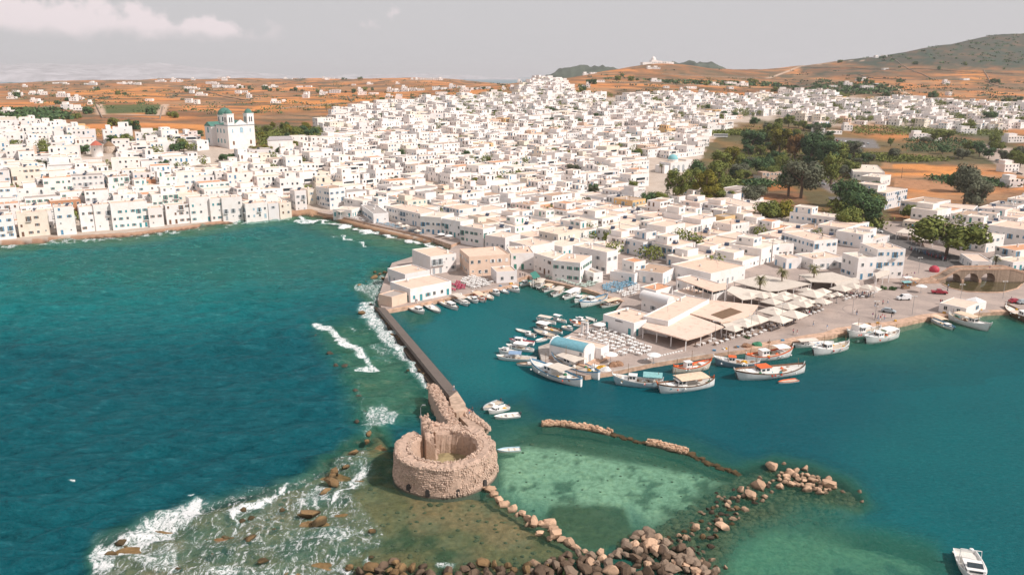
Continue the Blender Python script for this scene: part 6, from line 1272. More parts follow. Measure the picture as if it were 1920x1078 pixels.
veg_mass('undergrowth', [[(1384, 285), (1400, 240), (1500, 250), (1590, 280), (1610, 320), (1560, 350), (1470, 345), (1400, 310)], [(1240, 392), (1300, 388), (1370, 330), (1385, 350), (1350, 392)], [(1570, 385), (1600, 385), (1640, 425), (1600, 440)], [(480, 244), (598, 244), (598, 272), (490, 274)]], 4200, 3.6, LEAF['olive green'], .85)
veg_mass('hedgerow_shrubbery', [[(1700, 262), (1770, 258), (1840, 270), (1780, 288), (1700, 284)], [(1740, 334), (1800, 336), (1880, 340), (1900, 352), (1790, 348)], [(1384, 344), (1440, 342), (1445, 352), (1390, 352)]], 1800, 2.8, LEAF['dark green'], .9)
mb = MB(); rr = random.Random(8)
for i in np.nonzero(gapc)[0]:
    for k in range(rr.choice((2, 3, 4))):
        x, y = cx_[i] + rr.uniform(-4, 4), cy_[i] + rr.uniform(-3, 3); s_ = rr.uniform(2.0, 3.8); zz_ = rr.uniform(1.2, 3.2)
        for q in range(70): d = Vector((rr.gauss(0, 1), rr.gauss(0, 1), rr.gauss(.3, 1))).normalized(); leafquad(mb, Vector((x, y, zf[i] + s_ * .6 + zz_)) + d * s_ * rr.uniform(.6, 1), .55, rr, d)
o = mb.build('garden_foliage', [LEAF['olive green']]); o['kind'] = 'stuff'
veg_mass('hill_shrubbery', [[(1600, 112), (1700, 88), (1850, 62), (1950, 62), (1950, 125), (1750, 120)], [(1200, 150), (1440, 155), (1500, 165), (1300, 160)], [(1540, 150), (1700, 165), (1640, 178), (1500, 176)], [(0, 205), (110, 205), (130, 225), (0, 235)]], 1500, 2.2, LEAF['dark green'], 2.3)
veg_mass('field_scrub', [[(20, 160), (420, 155), (500, 190), (30, 190)], [(480, 150), (980, 150), (960, 185), (520, 200)], [(1100, 130), (1600, 130), (1800, 180), (1120, 178)], [(1500, 160), (1950, 150), (1950, 188), (1500, 178)]], 700, 1.6, LEAF['grey-green'], 1.7)
# field walls
WALLM = simple('dry_stone_wall', (.30, .225, .17), .95, .3, .5)
for k, pts in enumerate([[(1670, 108), (1700, 128), (1730, 140), (1752, 150)], [(1844, 131), (1850, 142), (1858, 158), (1875, 163)], [(1520, 128), (1600, 128), (1680, 132)], [(1610, 140), (1640, 148), (1700, 150)], [(652, 182), (660, 192)], [(60, 206), (110, 198), (160, 191), (190, 184)], [(180, 198), (192, 222), (300, 224), (306, 200)], [(380, 170), (420, 182), (470, 190)], [(1430, 160), (1520, 170), (1600, 178)], [(1700, 130), (1800, 135), (1900, 140)], [(520, 205), (620, 196), (720, 192)], [(860, 178), (940, 182), (1000, 178)], [(1150, 155), (1280, 160), (1400, 163)], [(1240, 140), (1330, 144), (1420, 147)], [(1560, 190), (1620, 196), (1700, 198)]]):
    mb = MB(); gs = [G(*p) for p in pts]
    for a, b in zip(gs[:-1], gs[1:]):
        n_ = max(2, int((b - a).length / 18))
        for i in range(n_):
            p, q = a.lerp(b, i / n_), a.lerp(b, (i + 1) / n_); p.z, q.z = TZ(p.x, p.y), TZ(q.x, q.y); d = (q - p).normalized(); nn = Vector((-d.y, d.x, 0)) * .5
            mb.add([tuple(p - nn - Z3), tuple(q - nn - Z3), tuple(q + nn - Z3), tuple(p + nn - Z3), tuple(p - nn + Z3 * 1.3), tuple(q - nn + Z3 * 1.3), tuple(q + nn + Z3 * 1.3), tuple(p + nn + Z3 * 1.3)], [(4, 5, 6, 7), (0, 1, 5, 4), (1, 2, 6, 5), (2, 3, 7, 6), (3, 0, 4, 7)])
    px, py = pts[len(pts) // 2]; o = mb.build('field_wall', WALLM); tag(o, 'low dry-stone wall ' + place_phrase(px, py, 'wall'), 'field wall', 'dry-stone field walls')
# palms
def frond(mb, base, yaw, pitch, L, rr, droop=1.3, wd=.5):
    d = Vector((math.cos(yaw) * math.cos(pitch), math.sin(yaw) * math.cos(pitch), math.sin(pitch))); p = base.copy(); side = Vector((-math.sin(yaw), math.cos(yaw), 0)); pts = [p.copy()]
    for i in range(5): p = p + d * L / 5; d = (d + Vector((0, 0, -droop * .16 * (1 + i * .4)))).normalized(); pts.append(p.copy())
    for i in range(5):
        a, b = pts[i], pts[i + 1]; w = wd * (1 - abs(i - 1.8) / 4.2)
        for s in (-1, 1):
            for t in (0, .5): q = a.lerp(b, t); r = a.lerp(b, t + .34); mb.add([tuple(q), tuple(r), tuple(q.lerp(r, .8) + side * s * w + Vector((0, 0, -w * .45)) + (b - a) * .35)], [(0, 1, 2)])
def palm(px, py, h, L, label, group=None, wd=.55, n=44):
    g = G(px, py); t = thing('palm_tree', label, 'palm tree', tuple(g)); rr = random.Random(int(px)); mb = MB(); mb.tube([(0, 0, 0), (.15, 0, h * .35), (.05, .1, h * .7), (0, 0, h)], .30, 8, r2=.2); mb.build('trunk', BARK, t); mb = MB()
    for i in range(n): frond(mb, Vector((0, 0, h)), rr.uniform(0, 6.28), rr.uniform(-.5, 1.25), L * rr.uniform(.8, 1.05), rr, 1.5, wd)
    mb.build('crown', leafmat('palm_leaf', (.07, .085, .03), (.20, .18, .07)) if 'palm_leaf' not in MATS else MATS['palm_leaf'], t); mb = MB()
    for i in range(int(n * .6)): frond(mb, Vector((0, 0, h - .2)), rr.uniform(0, 6.28), rr.uniform(-1.4, -.9), L * .5, rr, .6, wd * .8)
    mb.build('dead_fronds', MATS.get('dead_palm') or leafmat('dead_palm', (.10, .08, .055), (.20, .155, .10)), t)
palm(1423, 560, 6.6, 3.1, 'leftmost of the three palms, rising between beige parasols'); palm(1464, 545, 6.8, 3.1, 'middle palm of the three above the parasols'); palm(1524, 537, 6.6, 3.2, 'right-hand palm of the three, before the low villa')
palm(1640, 423, 12, 2.6, 'left one of the twin tall thin palms by the road'); palm(1650, 421, 13, 2.7, 'right one of the twin tall thin palms by the road'); palm(1865, 505, 4.5, 2.4, 'palm beside the round arched gate'); palm(745, 357, 5, 3, 'broad palm in the garden above the beach houses'); palm(1240, 325, 6, 3, 'palm in front of the blue-domed church')
for x in (612, 624, 634): palm(x, 209, 6, 4.5, f"{['left', 'middle', 'right'][(x - 612) // 11 if x != 634 else 2]} palm of three at the top edge of the town", wd=1.0, n=24)
for x, y in ((1402, 640), (1520, 530), (1655, 545), (1672, 545), (1205, 622), (880, 508)): shrub(x, y, 3.0, 'dark green', 'potted beside the cafe tables', 'potted shrubs on the quay')

# ------------------------------------------------------------------ canopies, parasols, tables
def slab_roof(label, pts, z, th, mat, name='canopy', posts=True, cat='canopy', fascia=None):
    w = [P(a, b, z) for a, b in pts]; c = sum(w, Vector()) / len(w); t = thing(name, label, cat, (c.x, c.y, QZ)); mb = MB(); mb.prism([(p.x - c.x, p.y - c.y) for p in w], z - QZ - th, z - QZ); mb.build('roof', mat, t)
    if posts:
        for i in range(len(w)):
            a, b = w[i], w[(i + 1) % len(w)]; n_ = max(1, int((b - a).length / 4))
            for k in range(n_): p = a.lerp(b, k / n_).lerp(c, .04); MB().box(-.12, .12, -.12, .12, 0, z - QZ - th - .003).build('post', W_WHITE, t, False, (p.x - c.x, p.y - c.y, 0))
    return t
slab_roof('low peach terrace roof over the open dining room facing the chapel', [(1203, 613), (1217, 600), (1253, 606), (1289, 588), (1357, 612), (1316, 629), (1287, 637)], 4.6, .35, R_PINK, 'terrace_roof', cat='terrace roof')
slab_roof('broad peach flat roof with a slatted wooden panel let into it', [(1290, 586), (1330, 562), (1422, 572), (1410, 588), (1384, 598), (1352, 604)], 4.9, .4, R_PINK, 'terrace_roof', cat='terrace roof')
w = [P(x, y, 4.95) for x, y in ((1333, 590), (1370, 577), (1398, 583), (1355, 598))]; pg = thing('roof_pergola', 'brown slatted wooden panel let into the peach flat roof', 'pergola', (w[0].x, w[0].y, 4.95)); e1, e2 = w[1] - w[0], w[3] - w[0]
mb = MB(); mb.add([tuple(v) for v in (e1 * 0, e1, e1 + e2, e2)], [(0, 3, 2, 1)]); mb.build('backing', simple('shaded_reed', (.13, .075, .05), .9), pg)
slat = None
for i in range(14):
    a = e1 * (i + .2) / 14; b = a + e1 * .55 / 14; mb = MB(); mb.add([tuple(q + Z3 * zz) for zz in (.02, .12) for q in (a, b, b + e2, a + e2)], [(4, 5, 6, 7), (0, 1, 5, 4), (1, 2, 6, 5), (2, 3, 7, 6), (3, 0, 4, 7)]); mb.build('slat', simple('slat_wood', (.30, .19, .12), .8) if i == 0 else MATS['slat_wood'], pg)
for lb, pts, z in [('long beige canopy roof left of the left palm', [(1362, 545), (1372, 536), (1440, 548), (1410, 560), (1392, 562)], 4.4), ('beige canopy roof between left palm and villa wall', [(1375, 528), (1430, 515), (1520, 532), (1460, 545), (1440, 546)], 4.4), ('peach canopy in front of the low villa', [(1497, 515), (1560, 510), (1600, 522), (1560, 530), (1520, 528)], 4.2), ('beige canopy leading to the blue-shuttered corner', [(1560, 525), (1607, 520), (1612, 530), (1570, 537)], 4.0), ('ridged pink canvas canopy over the middle tables', [(1352, 606), (1384, 596), (1402, 590), (1412, 604), (1378, 616), (1362, 614)], 4.3),
                   ('pergola canopy of the street restaurant, pink striped', [(1680, 436), (1695, 428), (1745, 436), (1728, 440)], 4.6), ('lower pink canopy of the street restaurant', [(1710, 443), (1745, 441), (1750, 452), (1728, 450)], 4.2), ('cream awning over the shop at the tall corner house', [(1640, 512), (1668, 504), (1668, 514), (1643, 522)], 4.4), ('white canopy at the right edge above the gate', [(1880, 475), (1990, 478), (1990, 486), (1902, 484)], 4.4), ('flat white beach taverna canopy', [(624, 393), (660, 386), (667, 391), (638, 398)], 5.2)]:
    slab_roof(lb, pts, z, .22, SHADECLOTH)
t = slab_roof('glass-walled veranda with peach roof above the dining quay', [(1268, 522), (1330, 533), (1362, 530), (1362, 541), (1336, 546)], 8.0, .3, R_PINK, 'glass_veranda', cat='veranda')
w = [P(x, y, 5.6) for x, y in ((1300, 541), (1336, 553), (1363, 545))]
for a, b in zip(w[:-1], w[1:]):
    n_ = 4
    for k in range(n_): p, q = a.lerp(b, k / n_), a.lerp(b, (k + .92) / n_); o = MB().add([(p.x, p.y, 5.7), (q.x, q.y, 5.7), (q.x, q.y, 7.6), (p.x, p.y, 7.6)], [(0, 1, 2, 3)]).build('pane', GLASS, t); o.matrix_parent_inverse = Matrix.Translation(-t.location)
mb = MB(); s = 2.6
mb.add([(-s, -s, 0), (s, -s, 0), (s, s, 0), (-s, s, 0), (0, 0, 1.25), (-s, -s, -.18), (s, -s, -.18), (s, s, -.18), (-s, s, -.18)], [(0, 1, 4), (1, 2, 4), (2, 3, 4), (3, 0, 4), (5, 6, 1, 0), (6, 7, 2, 1), (7, 8, 3, 2), (8, 5, 0, 3)]); CAN1 = mb.mesh('canvas', [SHADECLOTH])
mb = MB(); mb.lathe([(1.5, -.1), (1.5, 0), (.8, .28), (0, .5)], 16); CAN2 = mb.mesh('canvas', [WHITECLOTH])
mb = MB(); mb.cyl((0, 0), .05, 0, 3.9, 6); mb.box(-.35, .35, -.35, .35, 0, .1); POL1 = mb.mesh('pole', [METAL])
def parasol(px, py, s, label, group, z=3.0, rot=None, round_=False):
    g = P(px, py, QZ + z + .3); t = thing('parasol', label, 'parasol', (g.x, g.y, QZ), rot if rot is not None else math.radians(42), group); c = link('canvas', CAN2 if round_ else CAN1, t, (0, 0, z), None, (s, s, s if round_ else (s + .6) / 1.6)); link('pole', POL1, t, (0, 0, 0), None, (1, 1, (z + .5) / 3.9)); return t
SQ = [(870, 920, 1.3), (1010, 880, 1.2), (1245, 885, 1.15), (1180, 800, 1.35), (1400, 835, 1.25), (1170, 700, 1.05), (1330, 750, 1.1), (1450, 710, 1.0), (1275, 660, .95), (1150, 632, .9), (1060, 640, .9), (1300, 620, .8), (1470, 672, .85), (1600, 622, 1.35), (1690, 695, .95), (1705, 590, .9), (1860, 622, .6), (760, 985, .8), (930, 632, .9), (1530, 580, .85), (1390, 645, .7), (1560, 700, .7), (1780, 640, .55)]
for i, (x, y, s) in enumerate(SQ): px, py = 1240 + x / 5.644, 440 + y / 5.644; parasol(px, py, s, f"{'large' if s > 1.1 else 'small' if s < .85 else 'mid-sized'} beige square parasol " + ['', 'second ', 'third '][0] + place_phrase(px, py, 'parasol' + str(s > 1)), 'beige parasols over the quay cafes')
for i, (x, y, s) in enumerate([(350, 272, 1.1), (450, 252, 1.0), (575, 262, .9), (640, 275, .7), (100, 322, .6), (200, 385, .8), (30, 410, .9), (320, 322, .5)]): px, py = 1500 + x / 4.567, 480 + y / 4.567; parasol(px, py, s, 'beige square parasol at the square, ' + place_phrase(px, py, 'sqparasol'), 'beige parasols over the quay cafes')
for px, py, lb in [(1728, 535, 'large white round parasol standing alone on the square'), (1145, 662, 'white round parasol lying open on the dock before the chapel'), (1226, 663, 'white round parasol further right on the dining dock'), (1124, 606, 'white round parasol left of the lettered restaurant'), (827, 438, 'left of two white round parasols at the beach end'), (841, 441, 'right of two white round parasols at the beach end')]: parasol(px, py, 1.25, lb, 'white round parasols', 2.3, round_=True)
for k in range(6): parasol(748 + k * 7, 418 + k * 2.2 + (k % 2) * 3, .5, 'small cream parasol in the cluster halfway along the beach', 'cream beach parasols', 2.2)
SHADEB = simple('blue_table_paint', (.20, .38, .50), .6); SHADEG = simple('sage_table_paint', (.45, .56, .50), .6); REDT = simple('crimson_table_paint', (.42, .05, .11), .6)
def tmesh(mat):
    mb = MB(); mb.box(-.5, .5, -.5, .5, .70, .76); mb.box(-.46, .46, -.46, .46, .6, .70)
    for x in (-.42, .42):
        for y in (-.42, .42): mb.box(x - .04, x + .04, y - .04, y + .04, 0, .6)
    return mb.mesh('table', [mat])
def cmesh(mat):
    mb = MB(); mb.box(-.23, .23, -.22, .22, .42, .47); mb.box(-.23, .23, .18, .22, .47, .95)
    for x in (-.2, .2):
        for y in (-.19, .19): mb.box(x - .025, x + .025, y - .025, y + .025, 0, .42)
    return mb.mesh('chair', [mat])
TM = {c: tmesh(m) for c, m in (('white', WHITECLOTH), ('blue', SHADEB), ('sage', SHADEG), ('crimson', REDT))}; CHM = {c: cmesh(m) for c, m in (('white', WOODW), ('blue', SHADEB), ('sage', SHADEG), ('crimson', REDT), ('brown', WOOD))}
NCH = [0]; chst = MB()
def tables(poly, colr, sp, where, group, z=QZ, rot=41, ch=(1, 2), chc=None, maxn=80, jit=.25):
    W = [P(a, b, z) for a, b in poly]; wp = [(p.x, p.y) for p in W]; r = math.radians(rot); c, s = math.cos(r), math.sin(r); us = [p[0] * c + p[1] * s for p in wp]; vs = [-p[0] * s + p[1] * c for p in wp]; n_ = 0
    u = min(us)
    while u < max(us):
        v = min(vs)
        while v < max(vs):
            a, b = u + tr_.uniform(-jit, jit), v + tr_.uniform(-jit, jit); x, y = a * c - b * s, a * s + b * c; v += sp
            if n_ >= maxn or pip(np.array([x]), np.array([y]), wp)[0] < .3 or tr_.random() < .08: continue
            o = link('cafe_table', TM[colr], None, (x, y, z), r + tr_.uniform(-.25, .25), (1.05, .95, 1)); tag(o, f'{colr} square cafe table {where}', 'table', group); n_ += 1
            for k in range(tr_.choice(ch)):
                an = r + k * math.pi + tr_.choice([0, math.pi / 2]); q = (x + math.sin(an) * -.75, y + math.cos(an) * .75 * 1)
                if NCH[0] < 295: o = link('cafe_chair', CHM[chc or colr], None, (x + math.cos(an + 1.57) * .8, y + math.sin(an + 1.57) * .8, z), an); tag(o, f'{chc or colr} chair drawn up to a cafe table {where}', 'chair', 'chairs ' + where); NCH[0] += 1
        u += sp
    return n_
tables([(1082, 632), (1096, 622), (1130, 612), (1150, 622), (1182, 634), (1205, 642), (1240, 652), (1228, 664), (1170, 672), (1142, 660), (1136, 648), (1112, 640)], 'white', 2.35, 'on the dining dock beside the chapel', 'white tables on the chapel dock', ch=(1, 2), jit=.45)
tables([(1115, 543), (1138, 533), (1168, 529), (1198, 532), (1178, 541), (1154, 552)], 'blue', 2.0, 'on the inner harbour corner', 'blue tables at the harbour corner', ch=(1, 2))
tables([(1156, 551), (1180, 541), (1200, 535), (1203, 542), (1192, 552), (1172, 561)], 'white', 2.0, 'between the blue tables and the vault building', 'white tables at the harbour corner', ch=(1,))
tables([(1015, 519), (1024, 518), (1060, 527), (1094, 534), (1120, 524), (1140, 524), (1112, 540), (1096, 541), (1060, 533)], 'sage', 2.0, 'along the foot of the harbour houses', 'sage tables along the harbour houses', ch=(1, 1))
tables([(860, 527), (880, 516), (905, 522), (931, 530), (905, 541), (881, 542)], 'white', 1.9, 'in front of the rose mansion', 'white tables by the rose mansion', ch=(1, 2))
tables([(847, 535), (858, 529), (876, 538), (862, 546), (848, 548)], 'crimson', 1.9, 'at the right end of the quay shops', 'crimson tables on the point', ch=(2,))
tables([(1289, 648), (1320, 636), (1400, 610), (1500, 588), (1545, 556), (1572, 552), (1560, 575), (1520, 600), (1430, 628), (1310, 658)], 'white', 2.6, 'under the beige parasols of the promenade', 'white tables of the parasol promenade', ch=(1, 1), maxn=110, chc='brown')
tables([(1575, 550), (1640, 546), (1652, 552), (1636, 560), (1580, 566)], 'white', 2.4, 'on the square in front of the tall corner house', 'white tables on the square', ch=(1, 1))
tables([(634, 402), (668, 405), (700, 415), (716, 422), (690, 418), (640, 407)], 'white', 2.4, 'at the left end of the beach', 'white tables above the beach', z=2.0, ch=(1,))
tables([(700, 416), (730, 420), (780, 432), (800, 442), (760, 434), (706, 421)], 'blue', 2.4, 'along the middle of the beach', 'blue tables above the beach', z=2.0, ch=(1,))
# green awning, sun sails
slab_roof('dark green awning over the inner harbour corner', [(994, 512), (1004, 508), (1013, 518), (1000, 523)], 4.2, .15, SH['green'], 'awning', cat='awning')
# faint illegible sign on the lettered restaurant wall (dark strokes only)
a, b = P(1154, 601.5, 4.6), P(1170, 605.5, 4.6); sg = thing('wall_sign', 'faded dark lettering on the shaded wall of the corner restaurant', 'sign', tuple(a)); v = b - a; rr = random.Random(5)
for k in range(9): p = v * k / 9; nrm = Vector((-v.y, v.x, 0)).normalized() * -.12; mb = MB(); mb.box(0, v.length / 9 * .62, -.02, .02, 0, .38); o = mb.build('letter', IRON, sg, False, (p.x - nrm.x * -1, p.y + nrm.y, 0)); o.rotation_euler = (0, 0, math.atan2(v.y, v.x))
# utility poles
for i, (x, y) in enumerate([(1112, 430), (1194, 420), (1281, 425), (1294, 424), (1313, 461), (1368, 446), (1299, 491), (1137, 348), (1125, 357), (1070, 370), (1019, 379), (982, 439), (979, 389), (296, 352), (258, 372), (528, 322), (613, 322), (665, 362), (701, 372), (846, 310), (865, 408), (900, 432), (935, 378), (1180, 398), (1446, 492), (1538, 478), (1690, 335), (950, 325), (1040, 420), (1230, 470), (1400, 470), (1160, 455), (760, 385), (430, 345), (120, 300)]):
    g = G(x, y); h = tr_.uniform(8, 10); t = thing('utility_pole', 'thin dark wooden utility pole ' + place_phrase(x, y, 'pole'), 'utility pole', (g.x, g.y, g.z), tr_.uniform(0, 3), 'utility poles over the roofs'); mb = MB(); mb.tube([(0, 0, 0), (0, 0, h)], .16, 6, r2=.1); mb.build('pole', POLE, t); MB().box(-.8, .8, -.07, .07, h - .8, h - .66).build('crossarm', POLE, t)
for x, y in ((1340, 640), (1407, 628), (1710, 590), (1800, 566), (1880, 560), (1465, 605), (1598, 588), (1722, 512), (1640, 600), (905, 541)):
    g = P(x, y, QZ); t = thing('street_lamp', 'slim quay lamp post ' + place_phrase(x, y, 'lamp'), 'lamp post', tuple(g), 0, 'lamp posts on the quay'); MB().tube([(0, 0, 0), (0, 0, 6.2)], .08, 6, r2=.05).build('pole', METAL, t); mb = MB(); mb.box(-.7, .7, -.04, .04, 6.1, 6.2)
    for s in (-.7, .7): mb.lathe([(.02, -.35), (.2, -.2), (.2, 0), (0, .08)], 8, (s, 0, 6.2))
    mb.build('lamp_head', WOODW, t)
# ------------------------------------------------------------------ boats
HW = simple('hull_white', (.76, .75, .73), .4, .05, 1, 0, .4); HB = simple('hull_pale_blue', (.36, .48, .52), .45, .1); HG = simple('hull_blue_grey', (.17, .25, .30), .5, .15); HC = simple('hull_cream', (.66, .58, .48), .5, .1); HD = simple('hull_dark_wood', (.14, .085, .055), .6, .25, 2); DECK = simple('boat_deck', (.52, .44, .35), .8, .15, 2); DECKW = simple('white_deck', (.66, .63, .58), .7, .1, 2)
ORANGE = simple('orange_paint', (.70, .13, .035), .6); YEL = simple('yellow_net', (.62, .33, .04), .95, .35, 5, bump=.08); NETB = simple('brown_net', (.28, .16, .10), .95, .4, 5, bump=.08); TEALC = simple('teal_tarp', (.22, .44, .44), .8, .15, 1.5, bump=.05); GREENT = simple('green_net', (.05, .20, .11), .9, .3, 4, bump=.08); REDB = simple('red_buoy', (.60, .07, .03), .5); BLUEC = simple('blue_canvas', (.22, .32, .46), .8); TANC = simple('tan_canvas', (.70, .52, .38), .85)
HULLC = {'white': HW, 'pale blue': HB, 'blue-grey': HG, 'cream': HC, 'dark wooden': HD}
br_ = random.Random(31)
def hull_parts(L, B, H, bow, stern, pointed, matH, matG, matD, root):
    N = 14; rows = []
    for i in range(N + 1):
        t = i / N
        if pointed: b = B / 2 * max(.02, math.sin(math.pi * min(1, max(0, t * .97 + .015))) ** .62)
        else: b = B / 2 * (.86 + .14 * math.sin(math.pi * min(1, t / .8)) if t < .45 else max(.02, 1 - ((t - .45) / .55) ** 2.3))
        s = H * (1 + bow * max(0, (t - .35) / .65) ** 2 + stern * max(0, (.35 - t) / .35) ** 2); x = -L / 2 + L * t; rake = .10 * L * max(0, (t - .8) / .2) ** 2 * .6
        rows.append([(x - rake * 1.2, 0, -.45), (x - rake, b * .62, -.35), (x - rake * .5, b * .90, s * .35), (x, b * 1.0, s * .84), (x + rake * .3, b * 1.03, s), (x + rake * .3, max(.01, b * 1.03 - .14), s), (x, max(.005, b * .97 - .15), s - .42 * min(1, H))])
    hb_, gb, db = MB(), MB(), MB(); vs = [p for r in rows for p in r[:4]] + [(p[0], -p[1], p[2]) for r in rows for p in r[:4]]; K = (N + 1) * 4
    fs = [(i * 4 + j, (i + 1) * 4 + j, (i + 1) * 4 + j + 1, i * 4 + j + 1) for i in range(N) for j in range(3)]; hb_.add(vs, fs + [tuple(K + q for q in f[::-1]) for f in fs]); hb_.add([p for p in rows[0][:4]] + [(p[0], -p[1], p[2]) for p in rows[0][:4]], [(0, 1, 2, 3, 7, 6, 5)])
    vs = [p for r in rows for p in (r[3], r[4], r[5], r[6])]; vs += [(p[0], -p[1], p[2]) for p in vs]; gb.add(vs, fs + [tuple(K + q for q in f[::-1]) for f in fs]); gb.add([rows[0][3], rows[0][4], (rows[0][4][0], -rows[0][4][1], rows[0][4][2]), (rows[0][3][0], -rows[0][3][1], rows[0][3][2])], [(0, 1, 2, 3)])
    dv = [(r[6][0], r[6][1], r[6][2]) for r in rows] + [(r[6][0], -r[6][1], r[6][2]) for r in rows]; db.add(dv, [(i, N + 1 + i, N + 2 + i, i + 1) for i in range(N)])
    hb_.build('hull', matH, root, True); gb.build('gunwale', matG, root); db.build('deck', matD, root); return rows
def lump(name, mat, root, x, y, z, sx, sy, sz, seed=0):
    bm = bmesh.new(); bmesh.ops.create_icosphere(bm, subdivisions=2, radius=1)
    for v in bm.verts: v.co *= 1 + mnoise.noise(v.co * 1.9 + Vector((seed, 0, 0))) * .45; v.co = Vector((v.co.x * sx, v.co.y * sy, max(-.2, v.co.z) * sz))
    me = bpy.data.meshes.new(name); bm.to_mesh(me); bm.free(); me.materials.append(mat); return link(name, me, root, (x, y, z))
def awning(root, x0, x1, w, z, zb, mat, arch=.18):
    mb = MB(); n = 6; top = [(x, w / 2 * (2 * j / n - 1), z + arch * (1 - (2 * j / n - 1) ** 2)) for x in (x0, x1) for j in range(n + 1)]; bot = [(a, b, c - .06) for a, b, c in top]; k = n + 1
    mb.add(top + bot, [(j, k + j, k + j + 1, j + 1) for j in range(n)] + [(2 * k + j + 1, 3 * k + j + 1, 3 * k + j, 2 * k + j) for j in range(n)] + [(j, j + 1, 2 * k + j + 1, 2 * k + j) for j in range(n)] + [(k + j + 1, k + j, 3 * k + j, 3 * k + j + 1) for j in range(n)] + [(0, 2 * k, 3 * k, k), (n, k + n, 3 * k + n, 2 * k + n)])
    a = mb.build('awning', mat, root)
    for x in (x0 + .15, x1 - .15):
        for y in (-w / 2 + .1, w / 2 - .1): MB().tube([(x, y, zb), (x, y, z - .05)], .035, 5).build('post', METAL, a)
def cabin(root, x0, x1, w, z, h, mat=None, roofm=None, nm='cabin'):
    mat = mat or HW; mb = MB(); a = .10; mb.add([(x0, -w / 2, z), (x1, -w / 2, z), (x1, w / 2, z), (x0, w / 2, z), (x0 + a, -w / 2 + a, z + h), (x1 - a * 1.6, -w / 2 + a, z + h), (x1 - a * 1.6, w / 2 - a, z + h), (x0 + a, w / 2 - a, z + h)], [(0, 1, 5, 4), (1, 2, 6, 5), (2, 3, 7, 6), (3, 0, 4, 7)]); c = mb.build(nm, mat, root)
    MB().box(x0 - .08, x1 + .12, -w / 2 - .06, w / 2 + .06, z + h, z + h + .08).build('cabin_roof', roofm or mat, c)
    if h > .7:
        for s in (-1, 1):
            for k in range(2): xx = x0 + (x1 - x0) * (.22 + .4 * k); MB().box(xx, xx + (x1 - x0) * .26, s * w / 2 * .965 - .03, s * w / 2 * .965 + .03, z + h * .5, z + h * .84).build('window', GLASS, c)
        MB().box(x1 - a * 1.3, x1 + .02, -w * .36, w * .36, z + h * .52, z + h * .86).build('window', GLASS, c)
def outboard(root, x): mb = MB(); mb.box(x - .42, x - .08, -.16, .16, .55, 1.05); mb.box(x - .3, x - .18, -.06, .06, -.3, .56); mb.build('outboard_motor', IRON, root)
